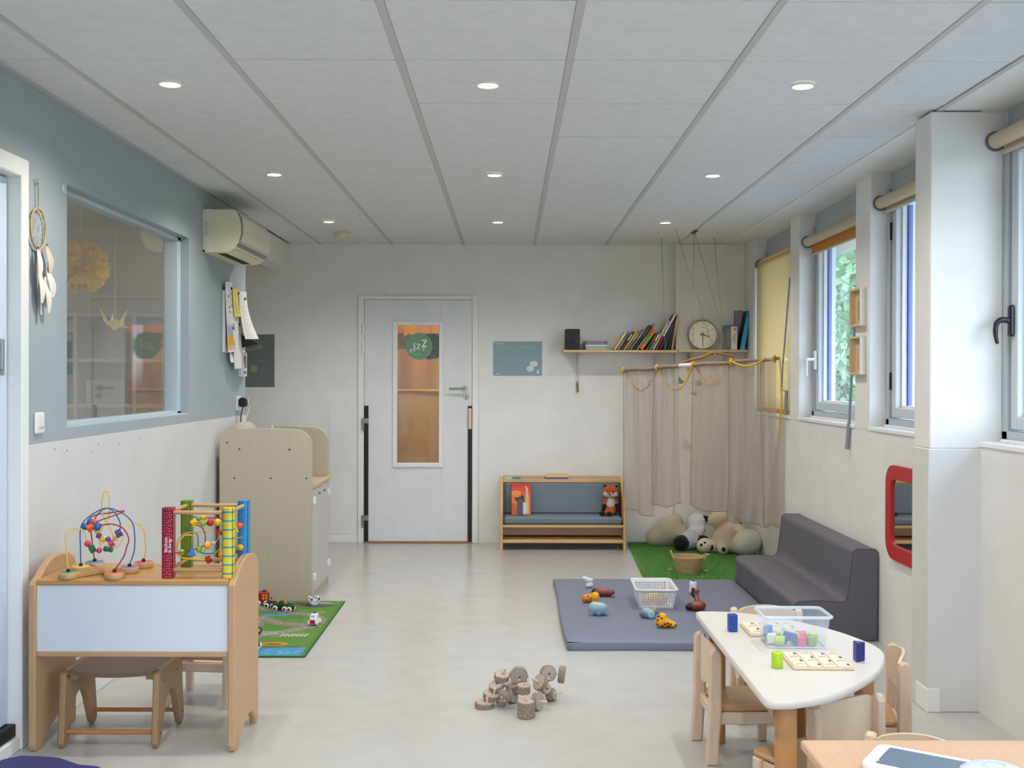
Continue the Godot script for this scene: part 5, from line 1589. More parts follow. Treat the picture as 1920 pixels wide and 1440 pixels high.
	part("cable", tube(S(), through([P(LEFT + 0.05, 1.225, 7.345), P(LEFT + 0.06, 1.18, 7.34), P(LEFT + 0.055, 1.07, 7.20)], 4), 0.0025, 6), plain(Color(0.86, 0.86, 0.85), 0.4), wp)

	# light switch
	var sw = placed("light_switch", "white light switch on the blue wall by the door", "switch", P(LEFT, 1.19, 4.20))
	part("plate", span(S(), LEFT, LEFT + 0.012, 1.170, 1.252, 4.145, 4.222, 0.005), plain(Color(0.90, 0.90, 0.89), 0.35), sw)
	part("rocker", span(S(), LEFT + 0.010, LEFT + 0.016, 1.190, 1.238, 4.165, 4.206, 0.002), plain(Color(0.88, 0.88, 0.87), 0.35), sw)
	part("pilot_line", span(S(), LEFT + 0.0155, LEFT + 0.0165, 1.193, 1.196, 4.180, 4.20), plain(Color(0.55, 0.55, 0.55)), sw)

	# dreamcatcher
	var dc = placed("dreamcatcher", "dreamcatcher with white feathers hanging by the door", "dreamcatcher", P(LEFT + 0.02, 1.63, 4.17))
	var hoop := []
	var X := LEFT + 0.012
	for i in 32: hoop.append(P(X, 1.962 + 0.078 * cos(TAU * i / 32), 4.162 + 0.066 * sin(TAU * i / 32)))
	part("hoop", tube(S(), hoop, 0.0045, 7, true), mat("cane hoop", Color(0.72, 0.64, 0.46), 0.7), dc)
	var web := S()
	for i in 12:
		var a := TAU * i / 12
		var b := TAU * (i + 5) / 12
		rod(web, P(X, 1.962 + 0.076 * cos(a), 4.162 + 0.064 * sin(a)), P(X, 1.962 + 0.076 * cos(b), 4.162 + 0.064 * sin(b)), 0.0007, 4)
	part("web", web, plain(Color(0.80, 0.80, 0.78)), dc)
	part("cord", tube(S(), [P(X, 2.04, 4.162), P(X + 0.002, 2.10, 4.16), P(X, 2.145, 4.158)], 0.0025, 6), plain(Color(0.62, 0.60, 0.55)), dc)
	part("hook", tube(S(), through([P(X - 0.01, 2.15, 4.15), P(X + 0.006, 2.14, 4.152), P(X + 0.006, 2.146, 4.166), P(X - 0.01, 2.155, 4.17)], 4), 0.0025, 6), plain(Color(0.78, 0.78, 0.77)), dc)
	var fm := mat("white feather", Color(0.88, 0.86, 0.84), 0.9)
	var fp2 := mat("blush feather", Color(0.84, 0.76, 0.70), 0.9)
	for q in [[4.135, 1.88, 0.11, 0.022, fm, 0.0], [4.145, 1.80, 0.125, 0.024, fm, 0.1], [4.215, 1.90, 0.10, 0.027, fp2, 0.15], [4.225, 1.81, 0.105, 0.032, fm, 0.25], [4.195, 1.78, 0.14, 0.024, fm, 0.2]]:
		var z: float = q[0]
		var f := part("feather", sheet(S(), func(u, v):
			var w: float = q[3] * pow(sin(PI * clampf(0.04 + 0.93 * v, 0, 1)), 0.6)
			return P(X + 0.012 + 0.006 * sin(v * 4.0) + absf(u - 0.5) * 0.008, q[1] - q[2] * (1 - v), z + q[5] * (1 - v) * 0.12 + (u - 0.5) * 2.0 * w), 4, 12, 0.0008), q[4], dc)
		part("quill", tube(S(), [P(X + 0.0125, q[1], z), P(X + 0.012, q[1] + 0.03, z - 0.005)], 0.0012, 5), plain(Color(0.75, 0.72, 0.66)), f)
		part("bead", ball(S(), P(X + 0.012, q[1] + 0.006, z), 0.0045, Basis(), 8), plain(Color(0.50, 0.40, 0.30)), f)
	part("ribbon", sheet(S(), func(u, v): return P(X + 0.008 + 0.004 * sin(v * 9.0 + u * 3.0), 1.885 - 0.255 * (1 - v), 4.165 + 0.018 * (1 - v) * 0.3 + (u - 0.5) * (0.022 + 0.006 * sin(v * 7.0))), 4, 16, 0.0012), mat("pink ribbon", Color(0.80, 0.70, 0.69), 0.9), dc)
	var hk = placed("wall_hook", "small clear hook above the inner window's corner", "hook", P(LEFT, 2.15, 4.42))
	part("hook_plate", span(S(), LEFT, LEFT + 0.005, 2.14, 2.175, 4.405, 4.425, 0.002), plain(Color(0.74, 0.78, 0.79), 0.3), hk)
	part("hook_arm", tube(S(), through([P(LEFT + 0.004, 2.15, 4.415), P(LEFT + 0.014, 2.143, 4.415), P(LEFT + 0.016, 2.153, 4.415)], 4), 0.0025, 6), plain(Color(0.74, 0.78, 0.79), 0.3), hk)

	# posters on the back wall
	im = canvas(128, 220, Color(0.42, 0.455, 0.445))
	for q in [[30, 34, 96, 34], [34, 46, 80, 46], [14, 92, 34, 92], [84, 110, 100, 110], [50, 145, 64, 145], [84, 145, 98, 145], [84, 175, 96, 175], [20, 200, 30, 200]]: ink_line(im, [Vector2(q[0], q[1]), Vector2(q[2], q[3])], 2.5, Color(0.52, 0.55, 0.54))
	var ps = placed("dark_poster", "dark grey-green poster on the back wall in the recess", "poster", P(-2.09, 1.31, BACK))
	part("sheet", slab_print(S(), P(-2.36, 1.308, BACK - 0.003), Vector3(0.388, 0, 0), Vector3(0, 0.444, 0), 0.002), printed("dark poster print", im), ps)
	part("photo", span(S(), -2.17, -2.12, 1.435, 1.49, BACK - 0.0045, BACK - 0.003), plain(Color(0.58, 0.60, 0.56)), ps)
	part("photo_print", prism(S(), [Vector2(-2.163, 1.442), Vector2(-2.127, 1.442), Vector2(-2.131, 1.468), Vector2(-2.147, 1.483), Vector2(-2.158, 1.462)], 0.0008, Transform3D(Basis(), P(0, 0, BACK - 0.005))), plain(Color(0.66, 0.58, 0.28)), ps)
	im = canvas(220, 154, Color(0.55, 0.645, 0.675))
	for q in [[24, 26, 92, 27], [120, 26, 190, 26]]: ink_line(im, [Vector2(q[0], q[1]), Vector2(q[2], q[3])], 5, Color(0.60, 0.695, 0.715))
	ink_line(im, [Vector2(2, 6), Vector2(46, 8)], 3, Color(0.80, 0.82, 0.82))
	for q in [[182, 100, 17, 13], [166, 122, 16, 13]]: ink_oval(im, Vector2(q[0], q[1]), Vector2(q[2], q[3]), Color(0.88, 0.89, 0.90))
	for q in [[172, 96, 192, 96], [172, 103, 190, 103], [156, 118, 168, 118], [156, 126, 176, 126]]: ink_line(im, [Vector2(q[0], q[1]), Vector2(q[2], q[3])], 1.5, Color(0.62, 0.62, 0.66))
	ink_poly(im, [Vector2(196, 144), Vector2(208, 144), Vector2(203, 128), Vector2(198, 126)], Color(0.88, 0.89, 0.90))
	for q in [[10, 40], [10, 80], [15, 95], [210, 50], [208, 76], [208, 96], [193, 124]]: ink_oval(im, Vector2(q[0], q[1]), Vector2(2, 3), Color(0.42, 0.48, 0.50))
	ink_oval(im, Vector2(19, 146), Vector2(5, 3), Color(0.88, 0.89, 0.90))
	var pb = placed("blue_poster", "light blue poster with white speech bubbles right of the door", "poster", P(0.07, 1.41, BACK))
	part("sheet", slab_print(S(), P(-0.134, 1.410, BACK - 0.004), Vector3(0.412, 0, 0), Vector3(0, 0.288, 0), 0.002), printed("blue poster print", im), pb)

# ------------------------------------------------------------------ left floor things

func build_left_floor_things():
	var beech := Color(0.79, 0.635, 0.475)
	# play desk
	var d = placed("play_desk", "beech play desk with a white board front and arched sides", "desk", P(-1.39, 0, 4.16))
	var side := [Vector2(3.975, 0.025), Vector2(3.985, 0.004), Vector2(4.0, 0.0), Vector2(4.03, 0.002), Vector2(4.06, 0.02), Vector2(4.11, 0.05), Vector2(4.18, 0.075), Vector2(4.25, 0.07), Vector2(4.30, 0.03), Vector2(4.315, 0.0), Vector2(4.345, 0.0), Vector2(4.355, 0.02), Vector2(4.358, 0.63), Vector2(4.345, 0.665), Vector2(4.30, 0.688), Vector2(4.23, 0.70), Vector2(4.16, 0.702), Vector2(4.11, 0.693), Vector2(4.06, 0.672), Vector2(4.02, 0.645), Vector2(3.985, 0.632), Vector2(3.975, 0.62)]
	var turned := Basis(Vector3(0, 0, -1), Vector3.UP, Vector3.RIGHT)
	for x in [-1.7615, -1.025]: part("side_panel", prism(S(), side, 0.027, Transform3D(turned, Vector3(x, 0, 0)), 0.005), wood("beech", beech, 1), d)
	part("top_board", span(S(), -1.748, -1.0385, 0.618, 0.640, 3.983, 4.345, 0.004), wood("honey top", Color(0.79, 0.60, 0.37), 0, 0.3), d)
	part("white_board", span(S(), -1.748, -1.0385, 0.372, 0.618, 3.992, 4.004), mat("whiteboard", Color(0.86, 0.89, 0.92), 0.22), d)
	part("bottom_rail", span(S(), -1.748, -1.0385, 0.353, 0.372, 3.983, 4.01, 0.003), wood("beech", beech, 0), d)
	# stepped stool under it
	var s = placed("step_stool", "worn plywood stool with dowels tucked under the play desk", "stool", P(-1.5, 0, 4.18))
	var leg := [Vector2(4.012, 0.02), Vector2(4.02, 0.004), Vector2(4.04, 0.0), Vector2(4.06, 0.01), Vector2(4.085, 0.06), Vector2(4.11, 0.12), Vector2(4.14, 0.165), Vector2(4.18, 0.18), Vector2(4.22, 0.165), Vector2(4.25, 0.12), Vector2(4.275, 0.06), Vector2(4.30, 0.01), Vector2(4.32, 0.0), Vector2(4.345, 0.012), Vector2(4.35, 0.04), Vector2(4.335, 0.14), Vector2(4.32, 0.265), Vector2(4.30, 0.288), Vector2(4.06, 0.288), Vector2(4.035, 0.275), Vector2(4.025, 0.15)]
	for x in [-1.672, -1.322]: part("leg_panel", prism(S(), leg, 0.024, Transform3D(turned, Vector3(x, 0, 0)), 0.005), wood("plywood side", Color(0.66, 0.53, 0.38), 1), s)
	part("seat", sheet(S(), func(u, v): return P(-1.66 + 0.326 * u, 0.284 - 0.010 * sin(PI * u), 4.045 + 0.27 * v), 16, 2, 0.015), wood("dark plywood", Color(0.50, 0.38, 0.29), 2), s)
	for x in [-1.64, -1.354]: part("seat_cleat", span(S(), x - 0.015, x + 0.015, 0.248, 0.266, 4.06, 4.31, 0.002), wood("plywood side", Color(0.66, 0.53, 0.38), 2), s)
	for q in [[4.045, 0.055], [4.32, 0.055]]: part("dowel", rod(S(), P(-1.66, q[1], q[0]), P(-1.334, q[1], q[0]), 0.009, 12), wood("orange dowel", Color(0.78, 0.50, 0.28), 0), s)
	for q in [[4.10, 0.235], [4.26, 0.235], [4.05, 0.05], [4.325, 0.05]]: part("screw", ball(S(), P(-1.3095, q[1], q[0]), Vector3(0.002, 0.005, 0.005), Basis(), 8), mat("screw head", Color(0.22, 0.21, 0.2)), s)

	bead_maze()
	bead_cube()

	# tall cabinet
	var ash := mat("grey ash", Color(0.745, 0.695, 0.61), 0.5, {"tex": "mottle", "scale": Vector3(16, 0.5, 16)})
	var c = placed("tall_cabinet", "tall pale wood changing cabinet with rounded side panels", "cabinet", P(-1.5, 0, 6.98))
	for q in [[6.673, -1.795, -1.22, 1.078], [7.285, -1.795, -1.222, 1.065]]:
		var o := [Vector2(q[1], 0.0), Vector2(q[2], 0.0)]
		for i in 9: o.append(Vector2(q[2] - 0.10 + 0.10 * cos(PI / 2 * i / 8), q[3] - 0.115 + 0.105 * sin(PI / 2 * i / 8)))
		for i in 5: o.append(Vector2(lerpf(q[2] - 0.16, q[1] + 0.16, i / 4.0), q[3] - 0.006 + 0.006 * sin(PI * i / 4.0)))
		for i in 7: o.append(Vector2(q[1] + 0.08 - 0.08 * sin(PI / 2 * i / 6), q[3] - 0.09 + 0.08 * cos(PI / 2 * i / 6)))
		var sp := part("side_panel", prism(S(), o, 0.024, Transform3D(Basis(), P(0, 0, q[0] + 0.012)), 0.003), ash, c)
		if q[0] < 7:
			for h in [[-1.745, 0.985], [-1.67, 0.945], [-1.36, 0.943], [-1.70, 0.765], [-1.475, 0.765], [-1.255, 0.765], [-1.47, 0.02], [-1.245, 0.02]]:
				part("screw_cap", prism(S(), disc(0.0055, 10), 0.002, Transform3D(Basis(), P(h[0], h[1], 6.6725))), mat("dark screw cap", Color(0.14, 0.11, 0.09), 0.6), sp)
	part("counter", span(S(), -1.795, -1.205, 0.70, 0.724, 6.697, 7.285, 0.003), wood("grey ash counter", Color(0.76, 0.69, 0.56), 2, 0.5), c)
	part("back_panel", span(S(), -1.795, -1.778, 0.0, 0.98, 6.697, 7.285), ash, c)
	part("plinth", span(S(), -1.79, -1.228, 0.0, 0.045, 6.697, 7.285), ash, c)
	for k in 2:
		var z0 := 6.702 + 0.292 * k
		var dr := part("door", span(S(), -1.236, -1.218, 0.05, 0.697, z0, z0 + 0.287, 0.002), mat("grey white door", Color(0.76, 0.74, 0.74), 0.45), c)
		for y in [0.12, 0.60]: part("hinge", span(S(), -1.222, -1.205, y, y + 0.045, z0 + (0.004 if k == 0 else 0.243), z0 + (0.044 if k == 0 else 0.283), 0.004), plain(Color(0.90, 0.90, 0.90), 0.4), dr)
		part("knob", ball(S(), P(-1.212, 0.65, z0 + (0.20 if k == 0 else 0.09)), 0.008, Basis(), 10), plain(Color(0.45, 0.45, 0.46), 0.4), dr)
	# soft bundle on top of the cabinet, against the wall
	var t = thing("fleece_blanket", "crumpled beige fleece on the cabinet's back corner", "blanket", P(-1.72, 0.724, 6.98))
	part("fleece", plush([[Vector3(-0.02, 0.10, 0.1), Vector3(0.0, 0.10, -0.1), 0.085, 0.085, Color(0.80, 0.72, 0.64)], [Vector3(-0.02, 0.26, 0.06), Vector3(0.02, 0.27, -0.08), 0.075, 0.07, Color(0.82, 0.74, 0.66)], [Vector3(-0.015, 0.315, 0.02), Vector3(0.01, 0.33, -0.05), 0.06, 0.05, Color(0.84, 0.78, 0.72)]], 0.014, 0.05), cloth("calico", Color(0.97, 0.97, 0.97), 10.0, {"vertex": true}), t)
	t = thing("little_bottle", "little white and orange bottle on top of the cabinet", "bottle", P(-1.585, 0.724, 7.18))
	part("bottle_body", lathe(S(), [Vector2(0, 0), Vector2(0.03, 0.0), Vector2(0.032, 0.02), Vector2(0.032, 0.27), Vector2(0.018, 0.31), Vector2(0.0, 0.31)], 16), plain(Color(0.82, 0.82, 0.82)), t)
	part("cap", lathe(S(), [Vector2(0.016, 0.31), Vector2(0.016, 0.345), Vector2(0, 0.348)], 14), plain(Color(0.72, 0.72, 0.74)), t)
	t = thing("little_tub", "little orange-brown tub beside the bottle on the cabinet", "tub", P(-1.535, 0.724, 7.20))
	part("tub_body", lathe(S(), [Vector2(0, 0), Vector2(0.036, 0.0), Vector2(0.04, 0.30), Vector2(0.036, 0.315), Vector2(0, 0.318)], 16), plain(Color(0.66, 0.46, 0.28)), t)
	part("lid", lathe(S(), [Vector2(0.042, 0.312), Vector2(0.042, 0.326), Vector2(0, 0.33)], 16), plain(Color(0.60, 0.42, 0.26)), t)

	road_rug()
	# corner of a blue foam mat
	t = placed("blue_foam_mat", "corner of a dark blue foam mat on the floor by the door", "mat", P(-1.6, 0, 3.75))
	var out := [Vector2(-1.82, 3.40), Vector2(-1.38, 3.40), Vector2(-1.375, 3.66), Vector2(-1.40, 3.76), Vector2(-1.45, 3.80), Vector2(-1.52, 3.815), Vector2(-1.57, 3.85), Vector2(-1.62, 3.885), Vector2(-1.70, 3.90), Vector2(-1.77, 3.905), Vector2(-1.82, 3.86)]
	part("foam", prism(S(), out, 0.016, Transform3D(Basis(Vector3.RIGHT, Vector3(0, 0, -1), Vector3.UP), Vector3(0, 0.0085, 0)), 0.004), mat("blue foam", Color(0.25, 0.27, 0.50), 0.75, {"tex": "fine", "scale": Vector3.ONE * 6.0}), t)


func bead(kind: String, p: Vector3, r: float, c: Color, parent: Node, turn := 0.0):
	var st := S()
	if kind == "ball": ball(st, p, r, Basis(), 12)
	elif kind == "cube": box(st, p, Vector3.ONE * r * 1.75, r * 0.2, Basis.from_euler(Vector3(0.4 + turn, 0.6, 0.5 - turn)))
	elif kind == "wedge": prism(st, [Vector2(-r, -r), Vector2(r, -r), Vector2(0, r * 1.2)], r * 1.4, Transform3D(Basis.from_euler(Vector3(0.1, 0.3, turn)), p), r * 0.15)
	else: lathe(st, [Vector2(0, -r * 0.8), Vector2(r * 0.75, -r * 0.8), Vector2(r, -r * 0.4), Vector2(r, r * 0.4), Vector2(r * 0.75, r * 0.8), Vector2(0, r * 0.8)], 12, Transform3D(Basis.from_euler(Vector3(0.2, 0, 1.2 + turn)), p))
	part("bead", st, mat("bead %s" % c.to_html(), c, 0.3), parent)


const RED := Color(0.62, 0.12, 0.20)
const BLUE := Color(0.16, 0.36, 0.66)
const YEL := Color(0.90, 0.75, 0.30)
const GRN := Color(0.10, 0.42, 0.26)
const LIME := Color(0.50, 0.70, 0.16)
const PUR := Color(0.36, 0.28, 0.55)
const PINK := Color(0.78, 0.24, 0.36)
const ORG := Color(0.88, 0.36, 0.14)


func bead_maze():
	var o = thing("bead_maze", "wooden bead maze with looping wires at the desk's left end", "toy", P(-1.545, 0.6405, 4.125))
	var w := wood("maze base", Color(0.80, 0.62, 0.42), 0)
	# pads: x, depth offset, colour
	var pads := [[-0.095, -0.115, Color(0.30, 0.60, 0.40)], [-0.098, 0.010, Color(0.85, 0.75, 0.35)], [-0.085, 0.115, Color(0.25, 0.48, 0.72)], [0.078, -0.118, Color(0.84, 0.38, 0.26)], [0.092, 0.0, Color(0.50, 0.45, 0.72)], [0.108, 0.112, Color(0.80, 0.32, 0.36)]]
	var base := S()
	for q in pads:
		var v := Vector2(q[0], q[1])
		var n := Vector2(-v.y, v.x).normalized() * 0.022
		prism(base, [n * 0.8, v + n, v - n, -n * 0.8], 0.020, Transform3D(Basis(Vector3.RIGHT, Vector3(0, 0, -1), Vector3.UP), Vector3(0, 0.010, 0)), 0.003)
	part("base", base, w, o)
	part("hub", lathe(S(), [Vector2(0.038, 0.001), Vector2(0.040, 0.006), Vector2(0.040, 0.0215), Vector2(0.037, 0.0235), Vector2(0, 0.0235)], 24), w, o)
	for q in pads:
		var at := Vector3(q[0], 0.0115, -q[1])
		var p := part("pad", lathe(S(), [Vector2(0, -0.0115), Vector2(0.034, -0.0115), Vector2(0.036, -0.008), Vector2(0.036, 0.010), Vector2(0.034, 0.0115), Vector2(0, 0.0115)], 24, Transform3D(Basis(), at)), w, o)
		part("colour_disc", lathe(S(), [Vector2(0, 0.0125), Vector2(0.032, 0.0125), Vector2(0.033, 0.0115)], 24, Transform3D(Basis(), at)), mat("disc %s" % q[2].to_html(), q[2], 0.5), p)
		part("wire_cap", lathe(S(), [Vector2(0.006, 0.012), Vector2(0.008, 0.016), Vector2(0.006, 0.023), Vector2(0, 0.024)], 10, Transform3D(Basis(), at)), mat("black plastic", Color(0.045, 0.045, 0.05)), p)
	var wires := [
		[BLUE, [Vector3(-0.098, 0.03, -0.010), Vector3(-0.0991, 0.0880, -0.010), Vector3(-0.0991, 0.1658, -0.010), Vector3(-0.0767, 0.2034, -0.005), Vector3(-0.0277, 0.2367, 0.000), Vector3(0.0091, 0.2469, 0.000), Vector3(0.0480, 0.2367, 0.000), Vector3(0.0909, 0.2081, 0.000), Vector3(0.1093, 0.1713, 0.000), Vector3(0.1113, 0.0895, 0.000), Vector3(0.092, 0.03, 0)]],
		[BLUE, [Vector3(-0.0699, 0.1761, -0.040), Vector3(-0.0575, 0.1967, -0.040), Vector3(-0.0371, 0.2248, -0.030), Vector3(0.0091, 0.2469, 0.000), Vector3(0.0451, 0.2290, 0.020), Vector3(0.0670, 0.1958, 0.030), Vector3(0.0670, 0.1653, 0.030)]],
		[RED, [Vector3(-0.085, 0.03, -0.115), Vector3(-0.0909, 0.0720, -0.110), Vector3(-0.0894, 0.1379, -0.090), Vector3(-0.0883, 0.1892, -0.050), Vector3(-0.0456, 0.2178, -0.020), Vector3(0.0132, 0.2285, 0.000), Vector3(0.0756, 0.2392, 0.020), Vector3(0.0711, 0.2323, 0.030), Vector3(0.0282, 0.2174, 0.040), Vector3(-0.0065, 0.2045, 0.050), Vector3(-0.0187, 0.1877, 0.060), Vector3(0.0193, 0.1931, 0.070), Vector3(0.0590, 0.1972, 0.085), Vector3(0.1045, 0.1832, 0.100), Vector3(0.1280, 0.1468, 0.110), Vector3(0.1218, 0.1138, 0.115), Vector3(0.1110, 0.0785, 0.118), Vector3(0.078, 0.03, 0.118)]],
		[YEL, [Vector3(-0.095, 0.03, 0.115), Vector3(-0.1040, 0.1074, 0.112), Vector3(-0.1088, 0.1568, 0.110), Vector3(-0.0990, 0.1773, 0.100), Vector3(-0.0731, 0.1818, 0.090), Vector3(-0.0491, 0.1711, 0.085), Vector3(-0.0411, 0.1424, 0.080), Vector3(-0.0350, 0.1183, 0.080), Vector3(-0.0150, 0.1003, 0.080), Vector3(0.0112, 0.0975, 0.075), Vector3(0.0357, 0.0991, 0.060), Vector3(0.0589, 0.1065, 0.030), Vector3(0.0684, 0.1345, 0.000), Vector3(0.0617, 0.1568, -0.030), Vector3(0.0666, 0.1748, -0.080), Vector3(0.0868, 0.1741, -0.100), Vector3(0.1085, 0.1476, -0.110), Vector3(0.1162, 0.0717, -0.112), Vector3(0.108, 0.03, -0.112)]],
		[YEL, [Vector3(-0.0022, 0.1040, 0.040), Vector3(-0.0121, 0.1390, 0.030), Vector3(-0.0037, 0.1741, 0.020), Vector3(0.0112, 0.2081, 0.000), Vector3(0.0152, 0.2633, 0.000), Vector3(0.0112, 0.3021, 0.000), Vector3(0.0030, 0.3124, 0.000), Vector3(-0.0072, 0.3021, 0.000), Vector3(-0.0134, 0.2633, 0.000), Vector3(-0.0072, 0.2163, 0.000), Vector3(0.0190, 0.1768, 0.010), Vector3(0.0370, 0.1436, 0.020), Vector3(0.0403, 0.1121, 0.040), Vector3(0.0279, 0.0975, 0.050)]]]
	for q in wires: part("wire", tube(S(), through(q[1], 6), 0.0024, 7), mat("wire %s" % q[0].to_html(), q[0], 0.35), o)
	for q in [["cyl", -0.0580, 0.1833, 0.050, 0.013, BLUE], ["cyl", -0.0393, 0.1998, 0.045, 0.014, BLUE], ["cube", -0.0329, 0.1804, 0.065, 0.0135, ORG], ["cyl", -0.0047, 0.1854, 0.065, 0.0145, BLUE], ["cyl", -0.0233, 0.1998, 0.045, 0.012, ORG], ["ball", -0.0144, 0.1654, 0.045, 0.01, YEL], ["cyl", -0.0112, 0.1466, 0.035, 0.0105, PUR], ["cube", 0.0052, 0.1336, 0.035, 0.0115, YEL], ["ball", 0.0243, 0.1336, 0.035, 0.01, PUR], ["ball", 0.0488, 0.1349, 0.030, 0.009, YEL], ["cube", 0.0620, 0.1552, 0.030, 0.0135, PUR], ["ball", -0.0370, 0.1231, 0.080, 0.0125, PINK], ["cube", -0.0190, 0.1031, 0.080, 0.013, GRN], ["ball", 0.0051, 0.0975, 0.075, 0.011, PINK], ["ball", 0.0293, 0.1027, 0.070, 0.0115, GRN], ["cube", 0.0449, 0.1200, 0.060, 0.0115, PINK], ["cyl", 0.0427, 0.0971, 0.060, 0.0095, GRN]]:
		bead(q[0], Vector3(q[1], q[2], q[3]), q[4], q[5], o)


func bead_cube():
	var o = thing("bead_frame_cube", "square bead frame with red, green, yellow and blue posts on the desk", "toy", P(-1.165, 0.6405, 4.15))
	var x0 := -0.108
	var x1 := 0.117
	var z0 := 0.118
	var z1 := -0.112
	var red := canvas(64, 416, Color(0.66, 0.09, 0.22))
	var g := RandomNumberGenerator.new()
	g.seed = 4
	for i in 26:
		for k in 4: ink_oval(red, Vector2(9 + k * 16 + (6 if i % 2 else 0) + g.randf_range(-2, 2), 8 + i * 16 + g.randf_range(-3, 3)), Vector2(2.7, 2.7), Color(0.93, 0.82, 0.84))
	var yel := canvas(64, 416, Color(0.87, 0.80, 0.22))
	for i in 8: yel.fill_rect(Rect2i(0, 20 + i * 52, 64, 10), Color(0.18, 0.60, 0.74))
	var blu := canvas(64, 416, Color(0.17, 0.54, 0.80))
	for i in 9: ink_oval(blu, Vector2(64, 24 + i * 46), Vector2(9, 9), Color(0.52, 0.66, 0.30))
	var posts := [[x0, z0, printed("red spotted paint", red, 0.4), "red post with white dots"], [x1, z0, printed("yellow striped paint", yel, 0.4), "yellow post with blue stripes"], [x0, z1, mat("lime post paint", Color(0.45, 0.60, 0.13), 0.4), "lime green post"], [x1, z1, printed("blue paint", blu, 0.4), "light blue post"]]
	for q in posts:
		var st := S()
		var h := 0.0195
		for k in 4:
			var a := Vector3(cos(k * PI / 2), 0, sin(k * PI / 2))
			var u := Vector3(0, 1, 0).cross(a)
			slab_print(st, Vector3(q[0], 0, q[1]) + a * h - u * h, u * h * 2, Vector3(0, 0.262, 0), 0.002)
		box(st, Vector3(q[0], 0.131, q[1]), Vector3(0.0375, 0.2615, 0.0375))
		part("post", st, q[2], o, q[3])
	var dw := wood("maze dowel", Color(0.80, 0.62, 0.42), 0)
	for y in [0.243, 0.028]:
		for q in [[Vector3(x0, y, z0), Vector3(x1, y, z0)], [Vector3(x0, y, z1), Vector3(x1, y, z1)], [Vector3(x0, y, z0), Vector3(x0, y, z1)], [Vector3(x1, y, z0), Vector3(x1, y, z1)]]:
			part("dowel", rod(S(), q[0], q[1], 0.0075, 10), dw, o)
	var wires := [
		[RED, [Vector3(x0 + 0.02, 0.20, z1 + 0.02), Vector3(-0.03, 0.20, -0.06), Vector3(0.06, 0.20, -0.04), Vector3(0.0, 0.192, 0.02), Vector3(-0.062, 0.187, 0.0), Vector3(-0.06, 0.182, 0.02), Vector3(-0.02, 0.181, 0.03), Vector3(0.0, 0.16, 0.03), Vector3(0.004, 0.12, 0.03), Vector3(-0.01, 0.10, 0.03), Vector3(-0.05, 0.088, 0.04), Vector3(x0 + 0.018, 0.088, z0 - 0.01)]],
		[YEL, [Vector3(x1 - 0.02, 0.152, 0.0), Vector3(0.0, 0.153, 0.0), Vector3(-0.08, 0.148, 0.0), Vector3(-0.105, 0.12, 0.02), Vector3(-0.10, 0.07, 0.03), Vector3(-0.06, 0.055, 0.04), Vector3(0.03, 0.052, 0.05), Vector3(-0.02, 0.060, 0.06), Vector3(-0.085, 0.066, 0.06), Vector3(-0.095, 0.10, 0.055), Vector3(-0.075, 0.143, 0.05), Vector3(-0.045, 0.145, 0.04), Vector3(-0.03, 0.12, 0.03), Vector3(-0.035, 0.09, 0.03)]],
		[BLUE, [Vector3(x0, 0.155, z1 + 0.02), Vector3(-0.065, 0.148, -0.05), Vector3(-0.04, 0.135, -0.02), Vector3(-0.03, 0.09, 0.0), Vector3(-0.01, 0.075, 0.02), Vector3(0.04, 0.073, 0.0), Vector3(0.08, 0.08, -0.05), Vector3(x1, 0.082, z1 + 0.02)]],
		[LIME, [Vector3(0.055, 0.20, 0.0), Vector3(0.052, 0.15, 0.01), Vector3(0.045, 0.12, 0.02), Vector3(0.02, 0.115, 0.04), Vector3(0.008, 0.09, 0.05), Vector3(0.015, 0.06, 0.05), Vector3(0.045, 0.08, 0.02), Vector3(0.07, 0.115, -0.02), Vector3(x1, 0.12, z1 + 0.02)]]]
	for q in wires: part("wire", tube(S(), through(q[1], 6), 0.0022, 7), mat("wire %s" % q[0].to_html(), q[0], 0.35), o)
	var Y2 := Color(0.90, 0.72, 0.10)
	for q in [["cube", -0.04, 0.192, 0.03, 0.012, Y2], ["ball", -0.03, 0.205, 0.0, 0.0105, LIME], ["ball", -0.004, 0.19, 0.03, 0.012, LIME], ["cube", -0.01, 0.208, 0.0, 0.010, Y2], ["cyl", 0.02, 0.192, 0.02, 0.014, Color(0.72, 0.12, 0.16)], ["cyl", 0.045, 0.192, 0.01, 0.0135, Y2], ["cube", 0.048, 0.152, 0.0, 0.012, Color(0.70, 0.10, 0.18)], ["cyl", 0.015, 0.108, 0.04, 0.014, Y2], ["cyl", 0.036, 0.115, 0.03, 0.009, Color(0.88, 0.65, 0.70)], ["ball", -0.02, 0.09, 0.03, 0.0125, LIME], ["wedge", -0.045, 0.085, 0.04, 0.016, Color(0.22, 0.50, 0.82)], ["ball", -0.078, 0.085, 0.06, 0.0125, LIME], ["cube", 0.022, 0.055, 0.05, 0.0125, Color(0.70, 0.10, 0.18)], ["cyl", 0.058, 0.068, 0.0, 0.0135, Color(0.92, 0.60, 0.10)], ["ball", 0.098, 0.07, -0.06, 0.009, GRN], ["ball", 0.112, 0.082, -0.075, 0.013, Y2], ["wedge", 0.098, 0.16, -0.05, 0.014, Y2], ["cyl", 0.112, 0.168, -0.07, 0.012, ORG]]:
		bead(q[0], Vector3(q[1], q[2], q[3]), q[4], q[5], o)
	var wl := plain(Color(0.93, 0.85, 0.87))
	lettering("Melissa", 0.0115, wl, Transform3D(Basis(Vector3.BACK, PI / 2), Vector3(x0 - 0.004, 0.125, z0 + 0.0203)), o, "brand_lettering")
